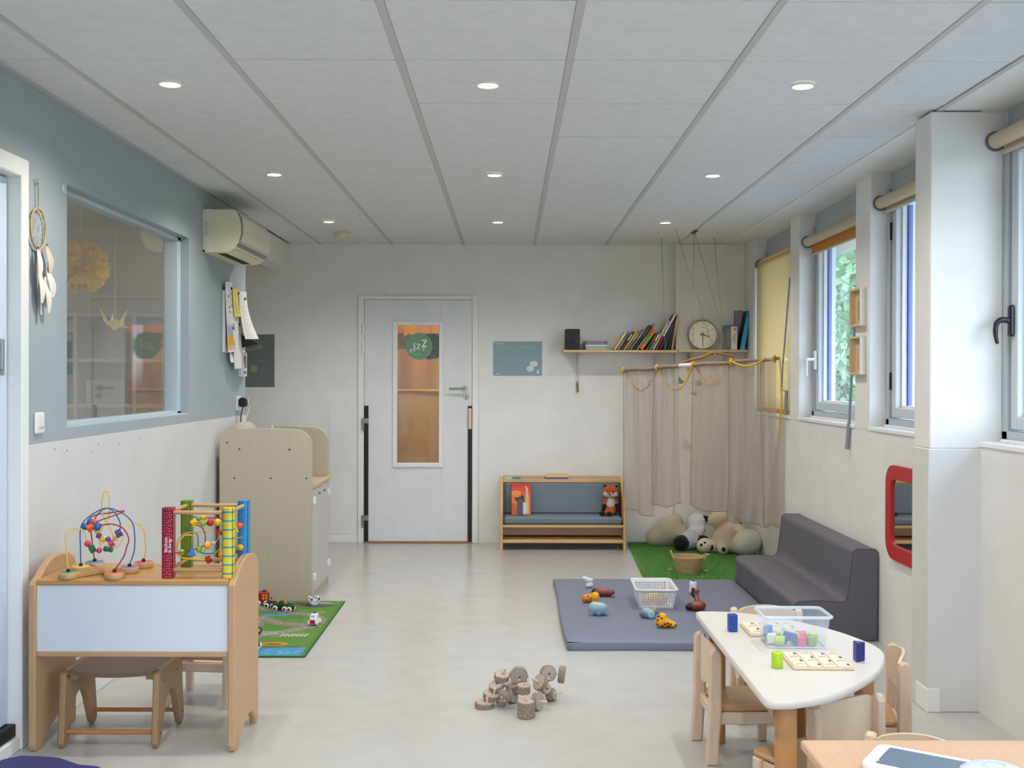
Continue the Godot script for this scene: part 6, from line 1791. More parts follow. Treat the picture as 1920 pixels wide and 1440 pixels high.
	lettering("& Doug", 0.0105, wl, Transform3D(Basis(Vector3.BACK, PI / 2), Vector3(x0 + 0.010, 0.121, z0 + 0.0203)), o, "brand_lettering")


func road_rug():
	var r = placed("road_rug", "green play rug printed with roads and ponds", "rug", P(-1.4, 0, 6.0))
	var im := canvas(512, 720, Color(0.33, 0.50, 0.20))
	var g := RandomNumberGenerator.new()
	g.seed = 9
	for i in 60: ink_oval(im, Vector2(g.randf() * 512, g.randf() * 720), Vector2(g.randf_range(8, 40), g.randf_range(8, 26)), Color(0.33, 0.50, 0.20).lerp(Color(0.44, 0.60, 0.26), g.randf()))
	var road := Color(0.52, 0.50, 0.47)
	var curves := [
		[Vector2(0, 120), Vector2(120, 90), Vector2(250, 130), Vector2(330, 180), Vector2(430, 210), Vector2(480, 290), Vector2(450, 380), Vector2(360, 460), Vector2(220, 520), Vector2(0, 560)],
		[Vector2(0, 330), Vector2(120, 230), Vector2(250, 250), Vector2(330, 330), Vector2(440, 350)],
		[Vector2(250, 250), Vector2(260, 380), Vector2(160, 440), Vector2(0, 470)],
		[Vector2(170, 0), Vector2(160, 60), Vector2(230, 130)]]
	for c in curves:
		ink_line(im, c, 50, Color(0.45, 0.52, 0.34))
		ink_line(im, c, 44, road)
	for c in curves:
		for i in c.size() - 1:
			var n := int(c[i].distance_to(c[i + 1]) / 26)
			for k in n: ink_line(im, [c[i].lerp(c[i + 1], (k + 0.2) / n), c[i].lerp(c[i + 1], (k + 0.6) / n)], 3, Color(0.80, 0.79, 0.74))
	ink_poly(im, [Vector2(300, 30), Vector2(380, 20), Vector2(500, 70), Vector2(440, 110), Vector2(360, 90)], Color(0.33, 0.31, 0.29))
	ink_oval(im, Vector2(440, 36), Vector2(36, 16), Color(0.50, 0.62, 0.46))
	for q in [[Vector2(60, 505), 110, 34], [Vector2(250, 585), 80, 26], [Vector2(290, 215), 60, 16]]:
		ink_poly(im, [q[0] + Vector2(-q[1], q[2]), q[0] + Vector2(-q[1] * 0.7, -q[2]), q[0] + Vector2(q[1], -q[2] * 0.8), q[0] + Vector2(q[1] * 0.7, q[2])], Color(0.27, 0.55, 0.74))
	ink_poly(im, [Vector2(180, 712), Vector2(260, 660), Vector2(370, 636), Vector2(500, 628), Vector2(498, 712)], Color(0.27, 0.55, 0.74))
	for i in 26: ink_oval(im, Vector2(g.randf_range(240, 490), g.randf_range(660, 706)), Vector2(7, 3), Color(0.42, 0.68, 0.82))
	ink_line(im, [Vector2(60, 716), Vector2(160, 660), Vector2(300, 625), Vector2(470, 612)], 4, Color(0.28, 0.26, 0.22))
	ink_line(im, [Vector2(100, 716), Vector2(190, 668), Vector2(310, 638), Vector2(470, 624)], 4, Color(0.28, 0.26, 0.22))
	ink_oval(im, Vector2(380, 585), Vector2(48, 18), Color(0.80, 0.50, 0.10))
	ink_oval(im, Vector2(378, 590), Vector2(30, 9), Color(0.40, 0.30, 0.14))
	ink_oval(im, Vector2(90, 400), Vector2(110, 36), Color(0.66, 0.42, 0.26))
	ink_oval(im, Vector2(80, 402), Vector2(84, 22), Color(0.60, 0.58, 0.50))
	for i in 7: ink_line(im, [Vector2(386 + i * 14, 470), Vector2(378 + i * 14, 496)], 6, Color(0.85, 0.85, 0.82))
	for i in 3: ink_line(im, [Vector2(300, 440 + i * 14), Vector2(360, 440 + i * 14)], 5, Color(0.62, 0.70, 0.66))
	im.fill_rect(Rect2i(500, 0, 12, 720), Color(0.30, 0.48, 0.16))
	part("pile", slab_print(S(), P(-1.80, 0.008, 5.337), Vector3(0.785, 0, 0), Vector3(0, 0, -1.320), 0.0076), mat("road rug print", Color.WHITE, 0.9, {"print": ImageTexture.create_from_image(im)}), r)
	var bind := S()
	for q in [[P(-1.80, 0.004, 5.337), P(-1.013, 0.004, 5.337)], [P(-1.013, 0.004, 5.337), P(-1.015, 0.004, 6.657)]]: rod(bind, q[0], q[1], 0.0045, 6)
	part("edge_binding", bind, mat("rug binding", Color(0.16, 0.34, 0.16), 0.9), r)

	# toy vehicles
	var white := mat("toy white", Color(0.90, 0.90, 0.90), 0.3)
	var wheel := func(p: Vector3, rad: float, wd: float, hub: Color, parent: Node, axis := 0.0):
		var xf := Transform3D(Basis(Vector3.UP, axis) * Basis(Vector3.BACK, PI / 2), p)
		var w := part("wheel", lathe(S(), [Vector2(0, -wd), Vector2(rad * 0.85, -wd), Vector2(rad, -wd * 0.6), Vector2(rad, wd * 0.6), Vector2(rad * 0.85, wd), Vector2(0, wd)], 20, xf), white, parent)
		for k in [-1, 1]: part("hub", lathe(S(), [Vector2(0, (wd + 0.0012) * k), Vector2(rad * 0.56, (wd + 0.0012) * k), Vector2(rad * 0.6, wd * 0.8 * k)], 16, xf), mat("hub %s" % hub.to_html(), hub, 0.35), w)
	var Y := 0.0085
	# white police car seen from behind
	var o = thing("toy_car", "white toy car with a red back and blue roof light on the rug", "toy car", P(-1.085, Y, 6.02), -0.12, "toy vehicles on the road rug")
	part("body", prism(S(), [Vector2(-0.055, 0.012), Vector2(0.055, 0.012), Vector2(0.058, 0.045), Vector2(0.03, 0.055), Vector2(0.02, 0.088), Vector2(-0.02, 0.088), Vector2(-0.052, 0.05)], 0.052, Transform3D(Basis(Vector3.UP, PI / 2), Vector3.ZERO), 0.007), white, o)
	part("tail_panel", box(S(), Vector3(0, 0.03, 0.056), Vector3(0.040, 0.030, 0.006), 0.002), plain(Color(0.68, 0.08, 0.16), 0.3), o)
	part("roof_light", ball(S(), Vector3(0, 0.09, 0.0), Vector3(0.014, 0.010, 0.014), Basis(), 12), plain(Color(0.20, 0.18, 0.55), 0.3), o)
	part("rear_window", box(S(), Vector3(0, 0.068, 0.0365), Vector3(0.034, 0.022, 0.004), 0.001, Basis(Vector3.RIGHT, -0.65)), plain(Color(0.70, 0.72, 0.80), 0.2), o)
	for q in [[-0.033, 0.035], [0.033, 0.035], [-0.033, -0.035], [0.033, -0.035]]: wheel.call(Vector3(q[0], 0.018, q[1]), 0.0185, 0.007, Color(0.88, 0.88, 0.88), o)
	o.scale = Vector3.ONE * 0.72
	# white car lying on its roof
	o = thing("toy_car", "white toy car lying wheels up on the rug beside the cabinet", "toy car", P(-1.18, Y, 6.53), 0.5, "toy vehicles on the road rug")
	part("body", prism(S(), [Vector2(-0.05, 0.048), Vector2(0.05, 0.048), Vector2(0.052, 0.03), Vector2(0.025, 0.0), Vector2(-0.02, 0.0), Vector2(-0.05, 0.03)], 0.046, Transform3D(Basis(), Vector3.ZERO), 0.006), mat("toy pale blue white", Color(0.80, 0.85, 0.87), 0.3), o)
	for q in [[-0.03, 0.026], [0.03, 0.026], [-0.03, -0.026], [0.03, -0.026]]: wheel.call(Vector3(q[0], 0.055, q[1]), 0.017, 0.006, Color(0.18, 0.20, 0.24), o, PI / 2)
	part("yellow_lamp", ball(S(), Vector3(-0.052, 0.04, 0.0), 0.007, Basis(), 8), plain(Color(0.85, 0.65, 0.12), 0.3), o)
	o.scale = Vector3.ONE * 0.75
	# green roadster with red hubs
	o = thing("toy_car", "green toy car with white wheels and red hubs on the rug", "toy car", P(-1.335, Y, 6.37), -0.35, "toy vehicles on the road rug")
	part("body", plush([[Vector3(-0.075, 0.034, 0), Vector3(0.075, 0.034, 0), 0.026, 0.026, Color(0.04, 0.24, 0.12)], [Vector3(-0.02, 0.055, 0), Vector3(0.0, 0.06, 0), 0.026, 0.024, Color(0.04, 0.24, 0.12)], [Vector3(0.06, 0.042, 0), Vector3(0.085, 0.042, 0), 0.028, 0.022, Color(0.04, 0.24, 0.12)]], 0.006, 0.012), mat("toy gloss", Color.WHITE, 0.25, {"vertex": true}), o)
	for q in [[-0.055, 0.033], [0.035, 0.033], [-0.055, -0.033], [0.075, -0.033], [0.078, 0.033]]: wheel.call(Vector3(q[0], 0.022, q[1]), 0.022, 0.007, Color(0.55, 0.08, 0.14), o, PI / 2)
	for x in [-0.045, 0.02]: part("yellow_peg", rod(S(), Vector3(x, 0.055, 0.0), Vector3(x, 0.088, 0.0), 0.010, 12), plain(Color(0.90, 0.62, 0.10), 0.3), o)
	o.scale = Vector3.ONE * 0.72
	# dark green trailer
	o = thing("toy_trailer", "dark green toy trailer coupled behind the green toy car", "toy car", P(-1.418, Y, 6.45), -0.4, "toy vehicles on the road rug")
	part("body", plush([[Vector3(-0.03, 0.034, 0), Vector3(0.03, 0.034, 0), 0.026, 0.026, Color(0.03, 0.20, 0.10)]], 0.006, 0.012), mat("toy gloss", Color.WHITE), o)
	for q in [[-0.03, 0.032], [0.025, 0.032], [-0.03, -0.032], [0.025, -0.032]]: wheel.call(Vector3(q[0], 0.021, q[1]), 0.021, 0.007, Color(0.05, 0.16, 0.09), o, PI / 2)
	o.scale = Vector3.ONE * 0.72
	# red truck with yellow blocks
	o = thing("toy_truck", "red toy truck with yellow windows half hidden by the desk", "toy car", P(-1.492, Y, 6.53), 0.1, "toy vehicles on the road rug")
	part("body", box(S(), Vector3(0, 0.062, 0), Vector3(0.10, 0.085, 0.055), 0.008), mat("toy red", Color(0.62, 0.07, 0.13), 0.3), o)
	for q in [[0.008, 0.078], [0.032, 0.078], [0.008, 0.056], [0.032, 0.056]]: part("yellow_window", box(S(), Vector3(q[0], q[1], 0.0285), Vector3(0.018, 0.016, 0.004), 0.002), plain(Color(0.90, 0.58, 0.08), 0.3), o)
	part("blue_light", ball(S(), Vector3(0.01, 0.108, 0), Vector3(0.018, 0.012, 0.018), Basis(), 12), plain(Color(0.22, 0.20, 0.50), 0.3), o)
	part("yellow_chimney", rod(S(), Vector3(0.04, 0.10, 0), Vector3(0.04, 0.125, 0), 0.013, 12), plain(Color(0.90, 0.58, 0.08), 0.3), o)
	for q in [[-0.03, 0.032], [0.03, 0.032], [-0.03, -0.032], [0.03, -0.032]]: wheel.call(Vector3(q[0], 0.02, q[1]), 0.02, 0.007, Color(0.6, 0.6, 0.6), o, PI / 2)
	o.scale = Vector3.ONE * 0.78
	# cars mostly hidden by the desk
	o = thing("toy_car", "small toy car with a blue-hubbed white wheel peeping past the desk", "toy car", P(-1.305, Y, 5.44), 0.0, "toy vehicles on the road rug")
	part("body", box(S(), Vector3(0, 0.034, 0), Vector3(0.09, 0.036, 0.05), 0.01), mat("toy blue", Color(0.10, 0.18, 0.48), 0.3), o)
	part("cab", box(S(), Vector3(-0.01, 0.06, 0), Vector3(0.045, 0.03, 0.044), 0.008), mat("toy blue", Color(0.10, 0.18, 0.48)), o)
	for q in [[-0.03, 0.03], [0.032, 0.03], [-0.03, -0.03], [0.032, -0.03]]: wheel.call(Vector3(q[0], 0.019, q[1]), 0.019, 0.006, Color(0.08, 0.16, 0.50), o, PI / 2)
	o = thing("toy_figure", "small purple toy with a yellow centre beside the desk's edge", "toy", P(-1.345, Y, 5.79))
	part("body", ball(S(), Vector3(0, 0.022, 0), Vector3(0.02, 0.022, 0.016), Basis(), 14), plain(Color(0.24, 0.18, 0.42), 0.4), o)
	part("centre", ball(S(), Vector3(0.006, 0.022, 0.015), 0.007, Basis(), 10), plain(Color(0.90, 0.75, 0.25), 0.4), o)

# ------------------------------------------------------------------ toys on the grey mat, wood slices

func build_play_mat():
	var Y := 0.0505
	var gloss := mat("toy gloss", Color.WHITE, 0.25, {"vertex": true})
	var G := "plastic animal halves on the grey mat"
	var wh := Color(0.86, 0.86, 0.90)
	var br := Color(0.50, 0.20, 0.13)
	var yl := Color(0.93, 0.68, 0.10)
	var bl := Color(0.55, 0.66, 0.72)
	var o = thing("toy_animal", "white toy animal half at the mat's far left corner", "toy animal", P(0.505, Y, 6.87), 0.3, G)
	part("body", plush([[Vector3(0.005, 0.018, 0), Vector3(0.02, 0.02, 0), 0.018, 0.018, wh], [Vector3(0.0, 0.048, 0), Vector3(-0.022, 0.062, 0), 0.018, 0.014, wh], [Vector3(0.015, 0.05, 0.0), Vector3(0.026, 0.05, 0.01), 0.012, 0.009, wh]], 0.004, 0.008), gloss, o)
	o = thing("toy_animal", "brown toy horse half lying on its side on the mat", "toy animal", P(0.585, Y, 6.60), -0.1, G)
	part("body", plush([[Vector3(-0.035, 0.026, 0), Vector3(0.03, 0.022, 0), 0.026, 0.022, br], [Vector3(0.035, 0.026, 0.012), Vector3(0.055, 0.028, 0.015), 0.016, 0.013, br], [Vector3(0.035, 0.022, -0.012), Vector3(0.055, 0.024, -0.015), 0.016, 0.013, br], [Vector3(-0.06, 0.03, 0), Vector3(-0.05, 0.03, 0), 0.016, 0.018, Color(0.12, 0.10, 0.10)]], 0.0045, 0.008), gloss, o)
	o = thing("toy_animal", "small yellow giraffe half with brown spots at the mat's left", "toy animal", P(0.478, Y, 6.42), 0.0, G)
	part("body", plush([[Vector3(-0.018, 0.024, 0), Vector3(0.02, 0.028, 0), 0.024, 0.026, Color(0.86, 0.50, 0.10)]], 0.004, 0.008), gloss, o)
	spots(o, [[-0.028, 0.035, 0.018], [-0.016, 0.02, 0.026], [-0.005, 0.04, 0.022], [0.012, 0.03, 0.026], [-0.03, 0.02, 0.016]], Vector3(0.0, 0.026, 0), 0.006)
	o = thing("toy_animal", "bright yellow toy lion's mane half behind the grey elephant", "toy animal", P(0.505, Y, 6.28), 0.0, G)
	part("body", plush([[Vector3(0, 0.018, 0), Vector3(0, 0.03, 0), 0.020, 0.016, yl], [Vector3(0.002, 0.062, 0), Vector3(0.002, 0.068, 0), 0.024, 0.024, yl]], 0.004, 0.01), gloss, o)
	o = thing("toy_animal", "pale blue-grey toy elephant half at the mat's left front", "toy animal", P(0.508, Y, 6.08), 0.0, G)
	part("body", plush([[Vector3(-0.022, 0.040, 0), Vector3(0.022, 0.036, 0), 0.036, 0.034, bl], [Vector3(-0.036, 0.016, 0.012), Vector3(-0.036, 0.010, 0.014), 0.014, 0.010, bl], [Vector3(0.042, 0.014, 0.010), Vector3(0.045, 0.010, 0.012), 0.014, 0.010, bl], [Vector3(0.0, 0.014, 0.02), Vector3(0.0, 0.010, 0.02), 0.013, 0.010, bl]], 0.0045, 0.008), gloss, o)
	o = thing("toy_animal", "pale blue toy elephant head half with yellow tusks before the basket", "toy animal", P(0.785, Y, 6.0), 0.15, G)
	part("body", plush([[Vector3(-0.012, 0.030, -0.012), Vector3(0.004, 0.028, 0.01), 0.029, 0.026, bl], [Vector3(-0.034, 0.026, -0.01), Vector3(-0.036, 0.022, -0.012), 0.02, 0.018, Color(0.44, 0.50, 0.56)], [Vector3(0.035, 0.026, -0.014), Vector3(0.04, 0.03, -0.016), 0.016, 0.018, Color(0.44, 0.50, 0.56)]], 0.0045, 0.008), gloss, o)
	part("face_plate", ball(S(), Vector3(0.004, 0.027, 0.034), Vector3(0.021, 0.021, 0.004), Basis(), 14), mat("pale blue plate", Color(0.62, 0.78, 0.84), 0.3), o)
	for x in [0.018, 0.030]: part("tusk", tube(S(), [Vector3(x, 0.045, 0.008), Vector3(x + 0.004, 0.058, 0.01), Vector3(x + 0.002, 0.070, 0.01)], [0.004, 0.0035, 0.001], 8), plain(Color(0.90, 0.82, 0.15), 0.3), o)
	o = thing("toy_animal", "large yellow giraffe half with brown spots in front of the basket", "toy animal", P(0.845, Y, 5.78), -0.3, G)
	part("body", plush([[Vector3(-0.022, 0.030, 0), Vector3(-0.016, 0.056, 0), 0.030, 0.023, yl], [Vector3(-0.018, 0.030, 0), Vector3(0.042, 0.018, 0), 0.030, 0.017, yl]], 0.004, 0.014), gloss, o)
	spots(o, [[-0.034, 0.062, 0.019], [-0.018, 0.052, 0.026], [-0.038, 0.042, 0.026], [-0.024, 0.03, 0.030], [-0.04, 0.018, 0.025], [-0.006, 0.04, 0.025], [0.0, 0.024, 0.028], [-0.014, 0.014, 0.029], [0.018, 0.026, 0.022], [0.02, 0.012, 0.022], [0.034, 0.02, 0.018]], Vector3(-0.01, 0.03, 0), 0.0085)
	part("dark_tip", ball(S(), Vector3(0.052, 0.016, 0.003), Vector3(0.008, 0.01, 0.01), Basis(), 10), plain(Color(0.16, 0.13, 0.10), 0.3), o)
	o = thing("toy_animal", "white toy animal half with dark ears right of the basket", "toy animal", P(1.142, Y, 6.65), 0.0, G)
	part("body", plush([[Vector3(0, 0.026, 0), Vector3(0, 0.058, 0), 0.026, 0.022, wh], [Vector3(-0.008, 0.072, 0), Vector3(0.008, 0.072, 0), 0.016, 0.016, wh]], 0.0045, 0.008), gloss, o)
	part("dark_spot", ball(S(), Vector3(0.0, 0.088, 0.004), Vector3(0.010, 0.004, 0.008), Basis(), 8), plain(Color(0.12, 0.12, 0.14), 0.3), o)
	o = thing("toy_animal", "brown toy horse half with a black mane right of the basket", "toy animal", P(1.09, Y, 6.20), 0.0, G)
	part("body", plush([[Vector3(-0.018, 0.026, 0), Vector3(0.022, 0.028, 0), 0.026, 0.027, br], [Vector3(0.004, 0.05, -0.02), Vector3(0.0, 0.085, -0.05), 0.016, 0.012, br], [Vector3(0.0, 0.098, -0.06), Vector3(0.008, 0.102, -0.05), 0.016, 0.012, br], [Vector3(-0.044, 0.022, 0.0), Vector3(-0.052, 0.02, 0.0), 0.022, 0.018, Color(0.06, 0.05, 0.06)], [Vector3(-0.018, 0.09, -0.05), Vector3(-0.016, 0.115, -0.06), 0.010, 0.008, Color(0.06, 0.05, 0.06)], [Vector3(-0.016, 0.075, -0.04), Vector3(-0.018, 0.09, -0.05), 0.008, 0.010, Color(0.06, 0.05, 0.06)]], 0.0045, 0.010), gloss, o)

	# white perforated basket
	var pl := mat("white plastic", Color(0.88, 0.885, 0.89), 0.35)
	var b = thing("plastic_basket", "white perforated plastic basket standing on the grey mat", "basket", P(0.865, Y, 6.40), -0.02)
	var w0 := Vector2(0.096, 0.150)
	var w1 := Vector2(0.114, 0.176)
	var h := 0.112
	var corner := func(sx: float, sz: float, t: float) -> Vector3: return Vector3(sx * lerpf(w0.x, w1.x, t), h * t, sz * lerpf(w0.y, w1.y, t))
	for q in [[-1, 1, 1, 1, 13], [1, -1, -1, -1, 13], [-1, -1, -1, 1, 17], [1, 1, 1, -1, 17]]:
		var st := S()
		var at := func(u: float, t: float) -> Vector3: return corner.call(q[0], q[1], t).lerp(corner.call(q[2], q[3], t), u)
		var strip := func(u0: float, u1: float, t0: float, t1: float):
			var a: Vector3 = at.call(u0, t0)
			var p := [a, at.call(u1, t0), at.call(u1, t1), at.call(u0, t1)]
			var n: Vector3 = (p[1] - p[0]).cross(p[3] - p[0]).normalized() * 0.0022
			var mid: Vector3 = (p[0] + p[2]) / 2 - n / 2
			var back := [p[0] - n, p[1] - n, p[2] - n, p[3] - n]
			face(st, p, mid); face(st, back, mid)
			for i in 4: face(st, [p[i], p[(i + 1) % 4], back[(i + 1) % 4], back[i]], mid)
		var cols: int = q[4]
		var rows := 7
		var t_lo := 0.10
		var t_hi := 0.86
		strip.call(0.0, 1.0, 0.0, t_lo)
		strip.call(0.0, 1.0, t_hi, 1.0)
		var m := 0.08
		strip.call(0.0, m, t_lo, t_hi); strip.call(1.0 - m, 1.0, t_lo, t_hi)
		for i in range(1, rows):
			var t := lerpf(t_lo, t_hi, float(i) / rows)
			strip.call(m, 1.0 - m, t - 0.024, t + 0.024)
		for i in range(1, cols):
			var u := lerpf(m, 1.0 - m, float(i) / cols)
			var d := 0.42 * (1.0 - 2 * m) / cols / 2 * 1.25
			strip.call(u - d, u + d, t_lo, t_hi)
		part("perforated_side", st, pl, b)
	part("bottom", box(S(), Vector3(0, 0.003, 0), Vector3(w0.x * 2, 0.005, w0.y * 2), 0.001), pl, b)
	var rim := []
	for p in rounded(w1.x * 2 + 0.012, w1.y * 2 + 0.012, 0.022, 5): rim.append(Vector3(p.x, h, p.y))
	part("rim", tube(S(), rim, 0.006, 8, true), pl, b)
	for q in [[Vector3(-0.045, 0.035, 0.05), yl, "yellow toy lying inside the white basket"], [Vector3(0.03, 0.035, 0.07), Color(0.85, 0.45, 0.15), "orange toy lying inside the white basket"], [Vector3(0.0, 0.035, -0.03), Color(0.90, 0.80, 0.30), "pale yellow toy at the back inside the white basket"]]:
		var t = thing("toy_animal", q[2], "toy animal", b.position + q[0] - Vector3(0, 0.028, 0), 0.4, "toys inside the white basket")
		part("body", plush([[Vector3(-0.02, 0.026, 0), Vector3(0.02, 0.03, 0.01), 0.025, 0.024, q[1]]], 0.006, 0.01), gloss, t)

	wood_slices()


func spots(o: Node, list: Array, c: Vector3, r: float):
	for q in list:
		var p := Vector3(q[0], q[1], q[2])
		var n := (p - Vector3(q[0] * 0.7 + c.x * 0.3, q[1] * 0.6 + c.y * 0.4, 0)).normalized()
		var b := Basis(Quaternion(Vector3.UP, n))
		part("brown_spot", ball(S(), p - n * 0.001, Vector3(r, 0.0025, r * 0.85), b, 8), mat("spot brown", Color(0.40, 0.14, 0.06), 0.3), o)


func wood_slices():
	var bark := mat("slice bark", Color(0.72, 0.64, 0.58), 0.9, {"tex": "bark", "scale": Vector3.ONE * 16.0, "bump": "bark", "relief": 0.5})
	var ring := mat("slice face", Color(0.73, 0.66, 0.60), 0.8, {"tex": "grain", "scale": Vector3.ONE * 16.0})
	var peg := wood("peg wood", Color(0.88, 0.79, 0.70), 1)
	var g := RandomNumberGenerator.new()
	g.seed = 21
	# position, axis of the disc, radius, thickness, pegs along axis, label
	var list := [
		[P(-0.100, 0.0125, 4.53), Vector3(0.05, 1, 0.05), 0.036, 0.024, [[0.010, 0.016, 0.03]], "wooden slice lying flat at the pile's left end"],
		[P(-0.070, 0.044, 4.56), Vector3(0.15, 1, 0.25), 0.035, 0.022, [[0.008, 0.010, 0.03]], "wooden slice second from the bottom in the left tower"],
		[P(-0.048, 0.078, 4.58), Vector3(-0.25, 1, 0.35), 0.032, 0.020, [[0.012, -0.01, 0.034]], "reddish barked slice third up in the left tower"],
		[P(-0.028, 0.113, 4.60), Vector3(0.12, 1, 0.30), 0.031, 0.024, [[0.010, 0.002, 0.032]], "wooden slice on top of the left tower with a thin peg"],
		[P(-0.012, 0.062, 4.50), Vector3(0.5, 0.6, -0.3), 0.028, 0.020, [], "dark slice leaning between the left tower and the middle"],
		[P(0.046, 0.116, 4.60), Vector3(0.08, -0.22, 1.0), 0.036, 0.026, [[0.0, 0.012, 0.0]], "round slice facing forward on top of the middle of the pile"],
		[P(0.030, 0.062, 4.62), Vector3(-0.3, 1, 0.2), 0.036, 0.040, [[0.012, 0.012, 0.03]], "thick slice below the round one in the middle"],
		[P(0.014, 0.036, 4.60), Vector3(0.8, 0.2, 0.5), 0.034, 0.026, [], "slice standing on edge behind the log piece"],
		[P(0.072, 0.033, 4.405), Vector3(0, 1, 0), 0.034, 0.064, [[-0.004, -0.01, 0.02]], "short barked log piece standing in front of the pile"],
		[P(0.064, 0.082, 4.52), Vector3(0.05, 1, 0.1), 0.026, 0.034, [[0.016, 0.0, 0.03]], "small barked log piece above the front log"],
		[P(0.122, 0.036, 4.50), Vector3(1, 0.12, 0.55), 0.036, 0.024, [[0.0, 0.0, 0.035]], "slice standing on edge right of the front log"],
		[P(0.136, 0.094, 4.57), Vector3(-0.75, 0.5, 0.5), 0.034, 0.022, [[0.0, 0.0, 0.045]], "tilted slice at the right of the middle with a long peg"],
		[P(0.172, 0.110, 4.66), Vector3(0.25, 0.1, 0.9), 0.033, 0.022, [[0.0, 0.02, 0.02]], "brown slice facing forward at the upper right"],
		[P(0.232, 0.106, 4.66), Vector3(-1, 0.1, -0.15), 0.034, 0.026, [[0.0, 0.0, 0.035]], "slice standing out at the far right of the pile"],
		[P(0.184, 0.026, 4.63), Vector3(0.9, 0.25, 0.3), 0.025, 0.034, [[0.0, 0.0, 0.04]], "small slice with a peg lying at the right end"],
		[P(0.160, 0.058, 4.61), Vector3(0.4, 0.3, 0.9), 0.022, 0.022, [], "small slice wedged under the brown one"],
		[P(-0.028, 0.018, 4.55), Vector3(0.2, 1, 0.1), 0.020, 0.020, [], "small slice between the left tower and the middle"]]
	for q in list:
		var o = thing("wood_slice", q[5], "wood slice", q[0], 0.0, "wooden slices in the pile on the floor")
		var up: Vector3 = (q[1] as Vector3).normalized()
		var wide: float = q[2] * 1.1
		var b := Basis(Quaternion(Vector3.UP, up)) if up.y > -0.99 else Basis()
		var n := 18
		var out := []
		for i in n: out.append(Vector2(cos(TAU * i / n), sin(TAU * i / n)) * wide * g.randf_range(0.93, 1.04))
		part("bark", prism(S(), out, q[3], Transform3D(b * Basis(Vector3.RIGHT, -PI / 2), Vector3.ZERO), 0.002), bark, o)
		var inner := []
		for v in out: inner.append(v * 0.90)
		for k in [-1, 1]: part("cut_face", prism(S(), inner, 0.0016, Transform3D(b * Basis(Vector3.RIGHT, -PI / 2), b * Vector3(0, q[3] / 2 * k, 0))), ring, o)
		part("drill_hole", prism(S(), disc(0.004, 8), 0.0008, Transform3D(b * Basis(Vector3.RIGHT, -PI / 2), b * Vector3(0.002, q[3] / 2 + 0.0011, 0))), mat("drill hole", Color(0.10, 0.08, 0.07), 0.9), o)
		for p in q[4]: part("peg", rod(S(), b * Vector3(p[0], q[3] / 2 - 0.004, p[1]), b * Vector3(p[0], q[3] / 2 + p[2] * 0.75 + 0.006, p[1]), 0.0048, 8), peg, o)

# ------------------------------------------------------------------ tables and chairs

func child_chair(label: String, at: Vector3, face_x: float, face_depth: float):
	var turn := atan2(-face_x, face_depth)
	if chair0: return copy_of(chair0, at, turn, label)
	var pale := Color(0.885, 0.785, 0.685)
	var o = thing("child_chair", label, "chair", at, turn, "small beech chairs")
	var wy := wood("chair beech", pale, 1)
	for k in [-1, 1]:
		var x: float = 0.128 * k
		part("back_post", prism(S(), [Vector2(-0.118, 0.0), Vector2(-0.162, 0.0), Vector2(-0.152, 0.20), Vector2(-0.150, 0.398), Vector2(-0.142, 0.414), Vector2(-0.128, 0.420), Vector2(-0.112, 0.411), Vector2(-0.106, 0.392), Vector2(-0.106, 0.20)], 0.030, Transform3D(Basis(Vector3(0, 0, -1), Vector3.UP, Vector3.RIGHT), Vector3(x + 0.006 * k, 0, 0)), 0.006), wy, o)
		part("front_leg", prism(S(), [Vector2(0.098, 0.0), Vector2(0.128, 0.0), Vector2(0.132, 0.17), Vector2(0.132, 0.192), Vector2(0.092, 0.192), Vector2(0.092, 0.17)], 0.030, Transform3D(Basis(Vector3(0, 0, -1), Vector3.UP, Vector3.RIGHT), Vector3(x, 0, 0)), 0.005), wy, o)
		part("side_rail", box(S(), Vector3(x * 0.94, 0.165, 0.005), Vector3(0.022, 0.045, 0.235), 0.004), wood("chair beech", pale, 2), o)
	part("front_rail", box(S(), Vector3(0, 0.168, -0.110), Vector3(0.226, 0.040, 0.020), 0.004), wood("chair beech", pale, 0), o)
	part("rear_rail", box(S(), Vector3(0, 0.168, 0.122), Vector3(0.226, 0.040, 0.020), 0.004), wood("chair beech", pale, 0), o)
	part("seat", prism(S(), rounded(0.268, 0.262, 0.030, 4), 0.016, Transform3D(Basis(Vector3.RIGHT, -PI / 2), Vector3(0, 0.201, -0.020)), 0.005), wood("chair seat", Color(0.78, 0.60, 0.42), 2, 0.4), o)
	part("backrest", sheet(S(), func(u, v):
		var c: float = cos((u - 0.5) * PI)
		var low: float = 0.298 - 0.030 * c
		var high: float = 0.406 + 0.024 * pow(maxf(c, 0.0), 0.5)
		return Vector3((u - 0.5) * 0.238, lerpf(low, high, v), 0.118 + 0.030 * c), 18, 6, 0.010), wood("chair back", Color(0.90, 0.82, 0.70), 1), o)
	chair0 = o
	return o

var chair0 = null


